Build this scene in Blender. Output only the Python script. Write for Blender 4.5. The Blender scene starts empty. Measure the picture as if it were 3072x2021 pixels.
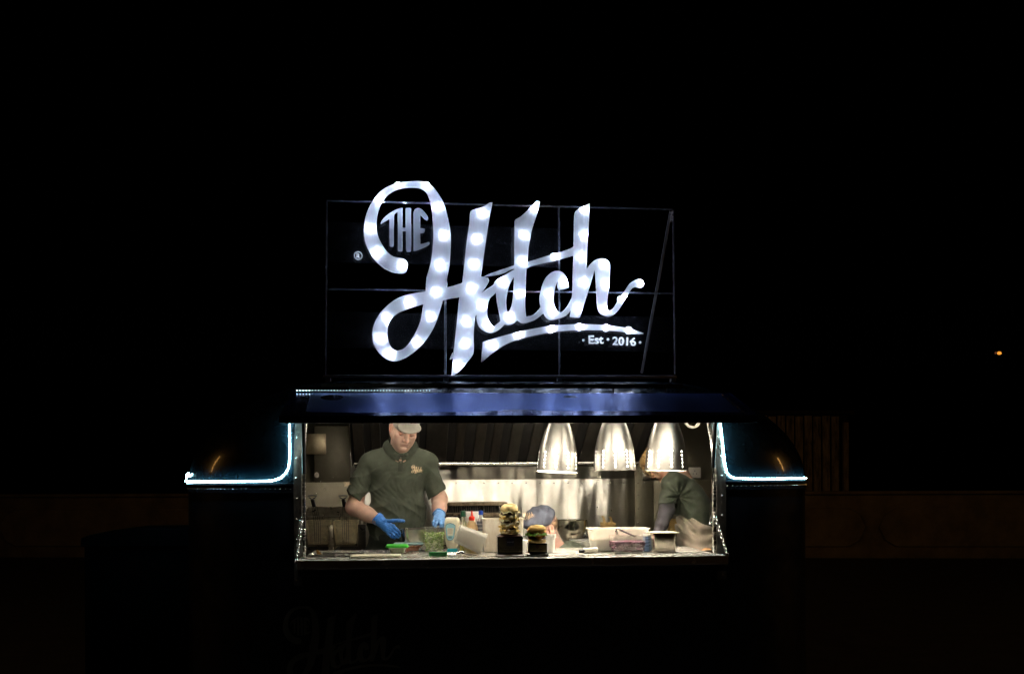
import bpy, bmesh, math, random
import numpy as np
from mathutils import Vector, Matrix
from mathutils.bvhtree import BVHTree

SC = bpy.context.scene
COL = SC.collection
random.seed(7)
RNG = np.random.default_rng(7)

# ------------------------------------------------------------------ camera
FPX, PX0, PY0 = 3608.0, 1536.0, 1413.0        # focal length and principal point in photograph pixels
YAW, ROLL = math.atan(0.0934), 0.0052
EYE = 1.63
FW = Vector((math.sin(YAW), math.cos(YAW), 0))
RT = Vector((math.cos(YAW), -math.sin(YAW), 0))
UP = Vector((0, 0, 1))
CX = RT * math.cos(ROLL) - UP * math.sin(ROLL)
CY = RT * math.sin(ROLL) + UP * math.cos(ROLL)
CAM = Vector((0, 0, EYE)) - FW * 6.5
cd = bpy.data.cameras.new('camera')
cam = bpy.data.objects.new('camera', cd)
COL.objects.link(cam)
M3 = Matrix((CX, CY, -FW)).transposed()
cam.matrix_world = Matrix.Translation(CAM) @ M3.to_4x4()
cd.sensor_width = 36.0
cd.lens = FPX * 36.0 / 3072.0
cd.shift_y = (PY0 - 1010.5) / 3072.0
cd.clip_start, cd.clip_end = 0.05, 600
SC.camera = cam

# ------------------------------------------------------------------ night sky, exposure
W = bpy.data.worlds.new('World')
SC.world = W
W.use_nodes = True
nt = W.node_tree
bg = nt.nodes['Background']
sky = nt.nodes.new('ShaderNodeTexSky')
sky.sky_type = 'NISHITA'
sky.sun_disc = False
sky.sun_elevation = math.radians(-6)
sky.sun_rotation = math.radians(160)
nt.links.new(sky.outputs[0], bg.inputs['Color'])
bg.inputs['Strength'].default_value = 0.012
SC.view_settings.view_transform = 'Standard'
SC.view_settings.look = 'None'
SC.view_settings.exposure = 0.0
SC.view_settings.gamma = 1.0
SC.cycles.max_bounces = 10
SC.cycles.transparent_max_bounces = 24
SC.cycles.sample_clamp_indirect = 40.0
SC.cycles.caustics_reflective = False
SC.cycles.caustics_refractive = False


def ray(px, py):
    return FW * FPX + CX * (px - PX0) + CY * (PY0 - py)


def P(px, py, Y):
    d = ray(px, py)
    return CAM + d * ((Y - CAM.y) / d.y)


def Pz(px, py, z):
    d = ray(px, py)
    return CAM + d * ((z - CAM.z) / d.z)


def Pd(px, py, dist):
    d = ray(px, py)
    return CAM + d * (dist / FPX)


def street_light(name, loc, power, rad):
    l = bpy.data.lights.new(name, 'POINT')
    l.energy = power
    l.shadow_soft_size = rad
    l.color = (1.0, 0.50, 0.14)
    o = bpy.data.objects.new(name, l)
    o.location = loc
    COL.objects.link(o)
    return o


# sodium street lamps of the car park, beyond both sides of the frame (seen as amber streaks on the curved ends)
def lamp_column(loc, power, w, h):
    l = bpy.data.lights.new('sodium_light', 'AREA')
    l.shape = 'RECTANGLE'
    l.size, l.size_y = w, h
    l.energy = power
    l.color = (1.0, 0.48, 0.12)
    o = bpy.data.objects.new('sodium_light', l)
    o.location = loc
    o.rotation_euler = (Vector((0, .5, 1.6)) - Vector(loc)).to_track_quat('-Z', 'Y').to_euler()
    COL.objects.link(o)


lamp_column((-13.0, 0.6, 6.0), 42, .22, 3.6)
lamp_column((16.0, -1.0, 6.0), 70, .22, 3.6)
# a low lamp behind the trailer that lights the wall on both sides of it
street_light('sodium_light', (1.6, 13.2, 2.2), 14, 0.10)

# ------------------------------------------------------------------ object helpers


def thing(name, label, cat, loc, group=None):
    o = bpy.data.objects.new(name, None)
    o.empty_display_size = 0.05
    o.location = loc
    COL.objects.link(o)
    o['label'] = label
    o['category'] = cat
    if group:
        o['group'] = group
    return o


def tag(o, label=None, cat=None, group=None, kind=None):
    if label: o['label'] = label
    if cat: o['category'] = cat
    if group: o['group'] = group
    if kind: o['kind'] = kind
    return o


def wloc(o):
    v = Vector((0, 0, 0))
    while o is not None:
        v = v + Vector(o.location)
        o = o.parent
    return v


def link(name, me, mat, parent=None, smooth=False):
    o = bpy.data.objects.new(name, me)
    COL.objects.link(o)
    if mat is not None:
        for m in (mat if isinstance(mat, (list, tuple)) else [mat]):
            me.materials.append(m)
    if parent is not None:
        o.parent = parent
        me.transform(Matrix.Translation(-wloc(parent)))
    if smooth:
        me.polygons.foreach_set('use_smooth', [True] * len(me.polygons))
    return o


def from_np(name, V, F, mat, parent=None, smooth=True):
    me = bpy.data.meshes.new(name)
    V = np.asarray(V, dtype=np.float32)
    F = np.asarray(F, dtype=np.int32)
    n, k = F.shape
    me.vertices.add(len(V))
    me.vertices.foreach_set('co', V.ravel())
    me.loops.add(n * k)
    me.loops.foreach_set('vertex_index', F.ravel())
    me.polygons.add(n)
    me.polygons.foreach_set('loop_start', np.arange(0, n * k, k, dtype=np.int32))
    me.update(calc_edges=True)
    me.validate()
    return link(name, me, mat, parent, smooth)


class MB:
    """collects shapes in world coordinates, builds one mesh"""
    def __init__(s):
        s.bm = bmesh.new()
        s.uv = None

    def faces(s, V, F, mi=0):
        vs = [s.bm.verts.new(Vector(v)) for v in V]
        out = []
        for f in F:
            try:
                fc = s.bm.faces.new([vs[i] for i in f])
                fc.material_index = mi
                out.append(fc)
            except ValueError:
                pass
        return vs, out

    def box(s, c, size, rot=None, bev=0.0, mi=0, seg=2):
        m = Matrix.Translation(Vector(c)) @ (rot.to_4x4() if rot is not None else Matrix.Identity(4)) @ Matrix.Diagonal((size[0], size[1], size[2], 1))
        r = bmesh.ops.create_cube(s.bm, size=1.0, matrix=m)
        fs = set(f for v in r['verts'] for f in v.link_faces)
        for f in fs: f.material_index = mi
        if bev > 0:
            es = list(set(e for v in r['verts'] for e in v.link_edges))
            bmesh.ops.bevel(s.bm, geom=es, offset=bev, segments=seg, affect='EDGES', profile=0.5, material=mi)
        return s

    def bar(s, a, b, w, h=None, bev=0.0, mi=0):
        a, b = Vector(a), Vector(b)
        h = h or w
        d = b - a
        q = d.to_track_quat('Z', 'Y').to_matrix()
        return s.box((a + b) / 2, (w, h, d.length), q, bev, mi)

    def tube(s, pts, r, n=8, cap=True, mi=0, closed=False):
        pts = [Vector(p) for p in pts]
        N = len(pts)
        rr = r if isinstance(r, (list, tuple)) else [r] * N
        rings = []
        ref = None
        for i, p in enumerate(pts):
            if closed:
                t = pts[(i + 1) % N] - pts[i - 1]
            else:
                t = pts[min(i + 1, N - 1)] - pts[max(i - 1, 0)]
            if t.length < 1e-9: t = Vector((0, 0, 1))
            t.normalize()
            if ref is None:
                ref = t.orthogonal().normalized()
            u = (ref - t * ref.dot(t))
            if u.length < 1e-6: u = t.orthogonal()
            u.normalize()
            ref = u
            v = t.cross(u)
            rings.append([s.bm.verts.new(p + (u * math.cos(2 * math.pi * k / n) + v * math.sin(2 * math.pi * k / n)) * rr[i]) for k in range(n)])
        for i in range(N if closed else N - 1):
            A, B = rings[i], rings[(i + 1) % N]
            for k in range(n):
                f = s.bm.faces.new((A[k], A[(k + 1) % n], B[(k + 1) % n], B[k]))
                f.material_index = mi
        if cap and not closed:
            for R, fl in ((rings[0], True), (rings[-1], False)):
                f = s.bm.faces.new(R[::-1] if fl else R)
                f.material_index = mi
        return s

    def lathe(s, prof, c=(0, 0, 0), n=24, mi=0, rot=None, cap=False, wob=None):
        c = Vector(c)
        rings = []
        for (r, z) in prof:
            ring = []
            for k in range(n):
                a = 2 * math.pi * k / n
                rr, zz = r, z
                if wob: rr, zz = wob(a, r, z)
                v = Vector((rr * math.cos(a), rr * math.sin(a), zz))
                if rot is not None: v = rot @ v
                ring.append(s.bm.verts.new(c + v))
            rings.append(ring)
        for A, B in zip(rings[:-1], rings[1:]):
            for k in range(n):
                f = s.bm.faces.new((A[k], A[(k + 1) % n], B[(k + 1) % n], B[k]))
                f.material_index = mi
        if cap:
            s.bm.faces.new(rings[0][::-1]).material_index = mi
            s.bm.faces.new(rings[-1]).material_index = mi
        return s

    def loft(s, secs, closed=True, cap0=False, cap1=False, mi=0):
        R = [[s.bm.verts.new(Vector(p)) for p in sec] for sec in secs]
        n = len(R[0])
        for A, B in zip(R[:-1], R[1:]):
            for k in range(n if closed else n - 1):
                s.bm.faces.new((A[k], A[(k + 1) % n], B[(k + 1) % n], B[k])).material_index = mi
        if cap0: s.bm.faces.new(R[0][::-1]).material_index = mi
        if cap1: s.bm.faces.new(R[-1]).material_index = mi
        return s

    def ball(s, c, r, mi=0, u=10, v=7):
        r = r if isinstance(r, (tuple, list)) else (r, r, r)
        m = Matrix.Translation(Vector(c)) @ Matrix.Diagonal((r[0], r[1], r[2], 1))
        q = bmesh.ops.create_uvsphere(s.bm, u_segments=u, v_segments=v, radius=1.0, matrix=m)
        for f in set(f for w in q['verts'] for f in w.link_faces): f.material_index = mi
        return s

    def build(s, name, mat, parent=None, smooth=None, fix=True, angle=40):
        if fix: bmesh.ops.recalc_face_normals(s.bm, faces=s.bm.faces[:])
        me = bpy.data.meshes.new(name)
        s.bm.to_mesh(me)
        s.bm.free()
        o = link(name, me, mat, parent)
        if smooth is not False:
            me.polygons.foreach_set('use_smooth', [True] * len(me.polygons))
            if smooth is None:
                me.set_sharp_from_angle(angle=math.radians(angle))
        return o


def rrect(cx, cy, w, d, r, z, n=5, yaw=0.0):
    """rounded rectangle section in the horizontal plane"""
    pts = []
    r = min(r, w / 2 - 1e-4, d / 2 - 1e-4)
    for qx, qy, a0 in ((1, 1, 0), (-1, 1, 90), (-1, -1, 180), (1, -1, 270)):
        for k in range(n + 1):
            a = math.radians(a0 + 90 * k / n)
            pts.append((qx * (w / 2 - r) + r * math.cos(a), qy * (d / 2 - r) + r * math.sin(a)))
    c, s = math.cos(yaw), math.sin(yaw)
    return [Vector((cx + x * c - y * s, cy + x * s + y * c, z)) for x, y in pts]


def tub(mb, c, w, d, h, taper=0.9, r=0.02, t=0.003, rim=0.006, yaw=0.0, rimh=0.004, mi=0, n=5):
    x, y, z = c
    S = []
    wb, db = w * taper, d * taper
    S.append(rrect(x, y, wb * 0.9, db * 0.9, r * .8, z, n, yaw))
    S.append(rrect(x, y, wb * 0.97, db * 0.97, r * .9, z + 0.002, n, yaw))
    S.append(rrect(x, y, wb, db, r, z + 0.008, n, yaw))
    S.append(rrect(x, y, w, d, r, z + h - rimh, n, yaw))
    if rim:
        S.append(rrect(x, y, w + 2 * rim, d + 2 * rim, r + rim, z + h - rimh, n, yaw))
        S.append(rrect(x, y, w + 2 * rim, d + 2 * rim, r + rim, z + h, n, yaw))
    S.append(rrect(x, y, w - 2 * t, d - 2 * t, r - t * .5, z + h, n, yaw))
    S.append(rrect(x, y, wb - 2 * t, db - 2 * t, r - t * .5, z + t + 0.003, n, yaw))
    mb.loft(S, cap0=True, cap1=True, mi=mi)
    return mb


def copy_tree(o, parent=None):
    c = o.copy()
    COL.objects.link(c)
    c.parent = parent
    for ch in list(o.children):
        copy_tree(ch, c)
    return c


# ------------------------------------------------------------------ materials
MATS = {}


def mat(name, col, rough=0.5, metal=0.0, var=0.0, vscale=20.0, bump=0.0, bscale=200.0, bdist=0.002, spec=0.5, coat=0.0,
        alpha=1.0, trans=0.0, sss=0.0, emit=None, estr=0.0, stretch=(1, 1, 1), rvar=0.0, dark=None, sheen=0.0, ior=1.45):
    m = bpy.data.materials.new(name)
    m.use_nodes = True
    N, L = m.node_tree.nodes, m.node_tree.links
    b = N['Principled BSDF']
    b.inputs['Base Color'].default_value = (*col, 1)
    b.inputs['Roughness'].default_value = rough
    b.inputs['Metallic'].default_value = metal
    b.inputs['Specular IOR Level'].default_value = spec
    b.inputs['Coat Weight'].default_value = coat
    b.inputs['Coat Roughness'].default_value = 0.08
    b.inputs['Alpha'].default_value = alpha
    b.inputs['Transmission Weight'].default_value = trans
    b.inputs['IOR'].default_value = ior
    b.inputs['Sheen Weight'].default_value = sheen
    if sss:
        b.inputs['Subsurface Weight'].default_value = sss
        b.inputs['Subsurface Radius'].default_value = (0.012, 0.005, 0.003)
        b.inputs['Subsurface Scale'].default_value = 0.6
    if emit:
        b.inputs['Emission Color'].default_value = (*emit, 1)
        b.inputs['Emission Strength'].default_value = estr
    tc = mp = None
    if var or bump or rvar:
        tc = N.new('ShaderNodeTexCoord')
        mp = N.new('ShaderNodeMapping')
        mp.inputs['Scale'].default_value = stretch
        L.new(tc.outputs['Object'], mp.inputs['Vector'])
    if var or rvar:
        nz = N.new('ShaderNodeTexNoise')
        nz.inputs['Scale'].default_value = vscale
        nz.inputs['Detail'].default_value = 6
        nz.inputs['Roughness'].default_value = 0.65
        L.new(mp.outputs[0], nz.inputs['Vector'])
        if var:
            cr = N.new('ShaderNodeValToRGB')
            lo = dark if dark else tuple(c * (1 - var) for c in col)
            hi = tuple(min(1, c * (1 + var * .6)) for c in col)
            cr.color_ramp.elements[0].position = 0.3
            cr.color_ramp.elements[1].position = 0.7
            cr.color_ramp.elements[0].color = (*lo, 1)
            cr.color_ramp.elements[1].color = (*hi, 1)
            L.new(nz.outputs['Fac'], cr.inputs['Fac'])
            L.new(cr.outputs['Color'], b.inputs['Base Color'])
        if rvar:
            mr = N.new('ShaderNodeMapRange')
            mr.inputs['From Min'].default_value = 0.3
            mr.inputs['From Max'].default_value = 0.7
            mr.inputs['To Min'].default_value = max(0.03, rough - rvar)
            mr.inputs['To Max'].default_value = min(1, rough + rvar)
            L.new(nz.outputs['Fac'], mr.inputs['Value'])
            L.new(mr.outputs[0], b.inputs['Roughness'])
    if bump:
        nb = N.new('ShaderNodeTexNoise')
        nb.inputs['Scale'].default_value = bscale
        nb.inputs['Detail'].default_value = 4
        L.new(mp.outputs[0], nb.inputs['Vector'])
        bp = N.new('ShaderNodeBump')
        bp.inputs['Strength'].default_value = bump
        bp.inputs['Distance'].default_value = bdist
        L.new(nb.outputs['Fac'], bp.inputs['Height'])
        L.new(bp.outputs[0], b.inputs['Normal'])
    MATS[name] = m
    return m


def emitter(name, col, strength):
    m = bpy.data.materials.new(name)
    m.use_nodes = True
    N, L = m.node_tree.nodes, m.node_tree.links
    N.clear()
    e = N.new('ShaderNodeEmission')
    e.inputs['Color'].default_value = (*col, 1)
    e.inputs['Strength'].default_value = strength
    o = N.new('ShaderNodeOutputMaterial')
    L.new(e.outputs[0], o.inputs['Surface'])
    return m


def mixmat(name, *shaders):
    """weighted sum of simple shaders: (type, colour, roughness, weight)"""
    m = bpy.data.materials.new(name)
    m.use_nodes = True
    N, L = m.node_tree.nodes, m.node_tree.links
    N.clear()
    out = N.new('ShaderNodeOutputMaterial')
    cur, tot = None, 0.0
    for ty, col, rough, wt in shaders:
        s = N.new('ShaderNodeBsdf' + ty)
        s.inputs['Color'].default_value = (*col, 1)
        if 'Roughness' in s.inputs: s.inputs['Roughness'].default_value = rough
        if cur is None:
            cur, tot = s.outputs[0], wt
        else:
            mx = N.new('ShaderNodeMixShader')
            tot += wt
            mx.inputs[0].default_value = wt / tot
            L.new(cur, mx.inputs[1])
            L.new(s.outputs[0], mx.inputs[2])
            cur = mx.outputs[0]
    L.new(cur, out.inputs['Surface'])
    return m


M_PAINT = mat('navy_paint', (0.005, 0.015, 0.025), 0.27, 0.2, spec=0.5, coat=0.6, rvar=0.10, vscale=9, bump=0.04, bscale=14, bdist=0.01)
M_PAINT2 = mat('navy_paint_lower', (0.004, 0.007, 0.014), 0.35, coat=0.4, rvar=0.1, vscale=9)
M_BLACKTRIM = mat('black_trim', (0.006, 0.007, 0.012), 0.35, 0.0, rvar=0.1)
M_ALU = mat('worn_aluminium', (0.30, 0.29, 0.27), 0.33, 0.9, var=0.75, vscale=16, rvar=0.15, bump=0.15, bscale=30, bdist=0.004, stretch=(1, 1, .35))
M_RIVET = mat('rivet_metal', (0.62, 0.62, 0.62), 0.25, 1.0)
M_STEEL = mat('brushed_steel', (0.60, 0.58, 0.54), 0.26, 1.0, vscale=6, rvar=0.06, bump=0.05, bscale=60, bdist=0.002, stretch=(.6, 14, 14))
M_COUNTER = mat('counter_steel', (0.64, 0.62, 0.57), 0.24, 0.5, var=.12, rvar=0.06, vscale=5, bump=0.02, bscale=60, bdist=0.002)
M_PAN = mat('pan_steel', (0.66, 0.63, 0.57), 0.25, 1.0, var=0.15, vscale=10, rvar=0.05, bump=0.1, bscale=20, bdist=0.003)
M_LAMP = mat('spun_aluminium', (0.50, 0.485, 0.45), 0.42, 1.0, bump=.25, bscale=70, bdist=.0015, stretch=(1, 1, .04))
_N, _L = M_LAMP.node_tree.nodes, M_LAMP.node_tree.links
_t = _N.new('ShaderNodeTangent'); _t.direction_type = 'RADIAL'; _t.axis = 'Z'
_N['Principled BSDF'].inputs['Anisotropic'].default_value = 0.7
_N['Principled BSDF'].inputs['Anisotropic Rotation'].default_value = 0.25
_L.new(_t.outputs[0], _N['Principled BSDF'].inputs['Tangent'])
M_ENAMEL = mat('white_enamel', (0.85, 0.85, 0.82), 0.3)
M_DARKSTEEL = mat('greasy_dark_steel', (0.10, 0.09, 0.08), 0.34, 0.8, var=0.5, vscale=14, rvar=0.12, bump=0.2, bscale=30, bdist=0.003)
M_BLACK = mat('black_plastic', (0.012, 0.012, 0.013), 0.35)
M_CHROME = mat('chrome', (0.75, 0.75, 0.75), 0.12, 1.0)
# ------------------------------------------------------------------ ground, low wall, container, street lamp
M_TARMAC = mat('tarmac', (0.045, 0.045, 0.047), 0.85, var=0.4, vscale=3, bump=0.5, bscale=180, bdist=0.006)
M_CONC = mat('stained_concrete', (0.30, 0.26, 0.21), 0.9, var=0.45, vscale=2.2, bump=0.4, bscale=40, bdist=0.01)
g = MB()
V, F = [], []
g.faces([(-220, -60, 0), (260, -60, 0), (260, 420, 0), (-220, 420, 0)], [(0, 1, 2, 3)])
tag(g.build('ground', M_TARMAC), 'dark tarmac of the car park', None, kind='structure')

# low precast concrete wall behind the trailer, made of bays with raised long panels
A, B = Pz(0, 1671, 0), Pz(2425, 1674, 0)
wd = (B - A).normalized()
wn = Vector((wd.y, -wd.x, 0))                      # towards the camera


def wallpt(s, out, z):
    return A + wd * s + wn * out + Vector((0, 0, z))


wall = thing('concrete_wall', 'low stained concrete wall with long raised panels behind the trailer', 'wall', A + wd * 8)
mb = MB()
s0, s1 = -14.0, 40.0
c = wallpt((s0 + s1) / 2, -0.13, 0.59)
rot = Matrix((wd, wd.cross(Vector((0, 0, 1))) * -1, Vector((0, 0, 1)))).transposed()
mb.box(c, (s1 - s0, 0.24, 1.18), rot, 0.015)
mb.build('wall_body', M_CONC, wall)
mb = MB(); mb.box(wallpt((s0 + s1) / 2, -0.11, 1.205), (s1 - s0, 0.34, 0.06), rot, 0.012)
mb.build('coping', M_CONC, wall)
sj = (Pz(2617, 1674, 0) - A).dot(wd)
bay = 5.6
k0 = -6
pan_me = None
for k in range(-6, 5):
    a = sj + k * bay
    if a < s0 or a + bay > s1: continue
    mb = MB()
    zl, zh, tip = 0.22, 0.93, 0.30
    lo = [(a + .12, (zl + zh) / 2), (a + .12 + tip * .35, zl + .12), (a + .12 + tip, zl), (a + bay - .12 - tip, zl), (a + bay - .12 - tip * .35, zl + .12), (a + bay - .12, (zl + zh) / 2),
          (a + bay - .12 - tip * .35, zh - .12), (a + bay - .12 - tip, zh), (a + .12 + tip, zh), (a + .12 + tip * .35, zh - .12)]
    cc = (a + bay / 2, (zl + zh) / 2)
    secs = []
    for sc, o in ((1.0, -0.02), (1.0, 0.012), (0.985, 0.03)):
        secs.append([wallpt(cc[0] + (x - cc[0]) * (1 - (1 - sc) * .3), o, cc[1] + (z - cc[1]) * sc) for x, z in lo])
    mb.loft(secs, cap1=True)
    mb.build('wall_panel', M_CONC, wall)

# board-clad container beyond the wall
M_BOARD = mat('weathered_board', (0.50, 0.45, 0.38), 0.85, var=0.8, vscale=4, bump=0.3, bscale=30, bdist=0.01, stretch=(3, 3, .6), dark=(0.05, 0.045, 0.04))
M_DARKB = mat('dark_board', (0.035, 0.033, 0.03), 0.9, var=0.4, vscale=5)
DC = 27.0
cbase = Pd(2440, 1413, DC); cbase.z = 0
cont = thing('cabin', 'pale cabin clad in tall vertical boards standing beyond the low wall', 'cabin', cbase)
yc = cbase.y
ppm = FPX / DC
ztop = EYE + (1413 - 1247) / ppm
mb = MB()
xa, xb = P(2220, 1413, yc).x, P(2548, 1413, yc).x
mb.box(((xa + xb) / 2, yc + 1.3, ztop / 2), (xb - xa, 2.4, ztop))
mb.build('cabin_body', M_DARKB, cont)
for i, px in enumerate(range(2226, 2520, 27)):
    x0, x1 = P(px + 2, 1413, yc).x, P(px + 24, 1413, yc).x
    mb = MB()
    mb.box(((x0 + x1) / 2, yc + 0.07, ztop / 2 + random.uniform(-.02, .02)), (x1 - x0, 0.05, ztop - .05), None, 0.008)
    mb.build('board', M_BOARD, cont)
mb = MB(); mb.bar((P(2538, 1413, yc).x, yc + .02, 0), (P(2538, 1413, yc).x, yc + .02, ztop - .18), 0.10, 0.12)
mb.build('corner_post', M_BOARD, cont)
mb = MB(); mb.box(((xa + xb) / 2, yc + 1.28, ztop + .05), (xb - xa + .2, 2.7, .08))
mb.build('roof', M_DARKB, cont)

# the one street lamp seen far off on the right
lp = Pd(2998, 1059, 62.0)
M_SOD = emitter('sodium_glow', (1.0, 0.36, 0.04), 1.1)
M_SODD = emitter('sodium_glow_dim', (1.0, 0.35, 0.15), 0.10)
M_POLE = mat('lamp_pole_grey', (0.06, 0.06, 0.06), 0.6, .3)
sl = thing('street_lamp', 'distant street lamp glowing orange in the dark beyond the car park', 'street lamp', (lp.x + .5, lp.y, 0))
mb = MB(); mb.tube([(lp.x + 1.3, lp.y, 0), (lp.x + 1.3, lp.y, lp.z - .2), (lp.x + 1.1, lp.y, lp.z + .1), (lp.x + .2, lp.y, lp.z + .14)], .05, 8)
mb.build('pole', M_POLE, sl)
mb = MB(); mb.box((lp.x, lp.y, lp.z + .12), (.5, .26, .07), None, .02)
mb.build('lantern_hood', M_POLE, sl)
mb = MB(); mb.ball((lp.x, lp.y, lp.z), (.115, .1, .085))
mb.build('lantern_lens', M_SOD, sl)
mb = MB(); mb.ball((lp.x - .19, lp.y, lp.z + .01), (.06, .05, .06))
mb.build('lantern_reflection', M_SODD, sl)  # emissive ball put in for the dim reflection beside the lens

# dark lidded chest standing at the trailer's left end
M_CHEST = mat('chest_black', (0.0015, 0.0015, 0.0018), 0.95, spec=.0, bump=.1, bscale=30)
yk = 1.15
ch0, ch1 = P(243, 1413, yk), P(575, 1413, yk)
zt0, zt1 = P(243, 1614, yk).z, P(400, 1589, yk).z
ch = thing('storage_chest', 'black lidded chest with a sloping top beside the left end of the trailer', 'chest', ((ch0.x + ch1.x) / 2, yk + .3, 0))
mb = MB(); mb.box(((ch0.x + ch1.x) / 2, yk + .32, zt0 / 2 - .02), (ch1.x - ch0.x - .02, .6, zt0 - .05), None, .015)
mb.build('chest_body', M_CHEST, ch)
xm = P(380, 1413, yk).x
mb = MB()
secs = []
for y in (yk - .01, yk + .64):
    secs.append([Vector((ch0.x, y, zt0 - .05)), Vector((ch1.x, y, zt0 - .05)), Vector((ch1.x, y, zt1)), Vector((xm, y, zt1)), Vector((ch0.x + .05, y, zt0 + .02)), Vector((ch0.x, y, zt0))])
mb.loft(secs, cap0=True, cap1=True)
mb.build('lid', M_CHEST, ch)
# ------------------------------------------------------------------ the food trailer
XL, XR = P(559, 1441, .30).x - .018, P(2420, 1434, .30).x + .036
XC, TA = (XL + XR) / 2, (XR - XL) / 2
ZB = P(700, 1452, 0).z                 # belt line: above it the shell curves over
TH = 0.60                              # height of the curved roof
TD = 2.0                               # depth of the trailer
AX, BY, TS, RY = 0.90, 0.75, 1.17, 0.50
ZC = 1.176                             # counter height
OX0, OX1 = P(905, 1500, 0).x, P(2150, 1500, 0).x


def prof(z):
    s = min(1.0, max(0.0, (z - ZB) / TH))
    g = 1 - math.sqrt(max(0.0, 1 - s * s))
    a = TA - AX * g
    S = min(TS, a - 0.08)
    return a, BY * g, S, a - S, RY * (1 - .5 * g)


def yfront(x, z):
    a, yf, S, rx, ry = prof(z)
    d = abs(x - XC)
    y = yf
    if d > S:
        q = (d - S) / rx
        y = yf + (ry * (1 - math.sqrt(1 - q * q)) if q < 1 else ry + (d - a) * 8)
    if z > ZB + TH: y += (z - ZB - TH) * 8
    return y


def at_shell(px, py, off=0.0):
    d = ray(px, py)
    d = d / d.y
    lo, hi = -1.2, 1.4
    f = lambda Y: Y - yfront((CAM + d * (Y - CAM.y)).x, (CAM + d * (Y - CAM.y)).z)
    Y = lo
    while Y < 1.4 and f(Y) < 0: Y += .008
    lo, hi = Y - .008, Y
    for _ in range(30):
        m = (lo + hi) / 2
        if f(m) < 0: lo = m
        else: hi = m
    p = CAM + d * (hi - CAM.y)
    if off:
        e = 0.004
        nx = (yfront(p.x + e, p.z) - yfront(p.x - e, p.z)) / (2 * e)
        nz = (yfront(p.x, p.z + e) - yfront(p.x, p.z - e)) / (2 * e)
        n = Vector((nx, -1, nz)).normalized()
        p = p + n * off
    return p


HG = at_shell(1500, 1181)              # hinge of the flap
ZH = HG.z
trailer = thing('food_trailer', 'dark navy rounded food trailer with open serving hatch and lit kitchen inside', 'food trailer', (XC, 1.0, 0))
UL, UR = (OX0 - XC) / TS, (OX1 - XC) / TS
us = sorted(set([-1, -.97, UL, UR, .97, 1] + [UL + (UR - UL) * i / 14 for i in range(1, 14)]))
zs = [.14, .45, .8, 1.0, 1.12, 1.25, 1.4, ZB - .001]
nphi = 22
sh = (ZH - ZB) / TH
phis = [math.pi / 2 * i / nphi for i in range(nphi + 1)]
ph = math.asin(sh)
phis = sorted([p for p in phis if abs(p - ph) > .03] + [ph])
zs += [ZB + TH * math.sin(p) for p in phis]


def section(z):
    a, yf, S, rx, ry = prof(z)
    ring = []
    for u in us: ring.append((XC + u * S, yf))
    na = 12
    for i in range(1, na + 1):
        t = math.pi / 2 * i / na
        ring.append((XC + S + rx * math.sin(t), yf + ry * (1 - math.cos(t))))
    for i in range(0, na + 1):
        t = math.pi / 2 * i / na
        ring.append((XC + S + rx * math.cos(t), TD - yf - ry + ry * math.sin(t)))
    for i in range(0, na + 1):
        t = math.pi / 2 * i / na
        ring.append((XC - S - rx * math.sin(t), TD - yf - ry + ry * math.cos(t)))
    for i in range(0, na):
        t = math.pi / 2 * i / na
        ring.append((XC - S - rx * math.cos(t), yf + ry - ry * math.sin(t)))
    return [Vector((x, y, z)) for x, y in ring]


secs = [section(z) for z in zs]
V, F = [], []
n = len(secs[0])
for s_ in secs: V += s_
il, ir = us.index(UL), us.index(UR)
rows_open = [i for i in range(len(zs) - 1) if zs[i] > 1.11 and zs[i + 1] <= ZH + 1e-4]
MI = []
for r in range(len(zs) - 1):
    for k in range(n):
        if r in rows_open and il <= k < ir: continue
        k2 = (k + 1) % n
        F.append((r * n + k, r * n + k2, (r + 1) * n + k2, (r + 1) * n + k))
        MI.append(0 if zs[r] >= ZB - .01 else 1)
mb = MB()
vs, fs = mb.faces(V, F)
for f, m_ in zip(fs, MI): f.material_index = m_
mb.bm.faces.new(vs[-n:])
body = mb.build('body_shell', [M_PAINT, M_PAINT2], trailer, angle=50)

# belt moulding with rivets
def ring_pt(sgn, t, z, off):
    """t metres along the front from the opening edge towards the end and round the corner"""
    a, yf, S, rx, ry = prof(z)
    x0 = OX1 + .045 if sgn > 0 else OX0 - .045
    L0 = (XC + S - x0) if sgn > 0 else (x0 - XC + S)
    if t < L0: return Vector((x0 + sgn * t, yf - off, z)), Vector((0, -1, 0))
    q = (t - L0) / ((rx + ry) / 2 * 1.57) * (math.pi / 2)
    q = min(q, math.pi / 2)
    p = Vector((XC + sgn * (S + rx * math.sin(q)), yf + ry * (1 - math.cos(q)), z))
    nn = Vector((sgn * math.sin(q) / rx, -math.cos(q) / ry, 0)).normalized()
    return p + nn * off, nn


for sgn in (-1, 1):
    mb = MB(); rv = MB()
    secb = []
    for i in range(36):
        t = i * 0.032
        lo_, nn = ring_pt(sgn, t, ZB - .03, 0)
        row = []
        for dz, off in ((-.045, 0.0), (-.045, .005), (-.006, .005), (-.004, .009), (.004, .009), (.006, 0.0)):
            p, _ = ring_pt(sgn, t, ZB, off)
            row.append(Vector((p.x, p.y, ZB + dz - .002)))
        secb.append(row)
    mb.loft(secb, closed=False)
    for i in range(44):
        p, nn = ring_pt(sgn, .012 + i * .0245, ZB - .026, .005)
        rv.ball(p, .0045, u=6, v=4)
    bo = mb.build('belt_moulding', M_BLACKTRIM, trailer, angle=35)
    tag(rv.build('rivets', M_RIVET, bo), kind='stuff')

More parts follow.
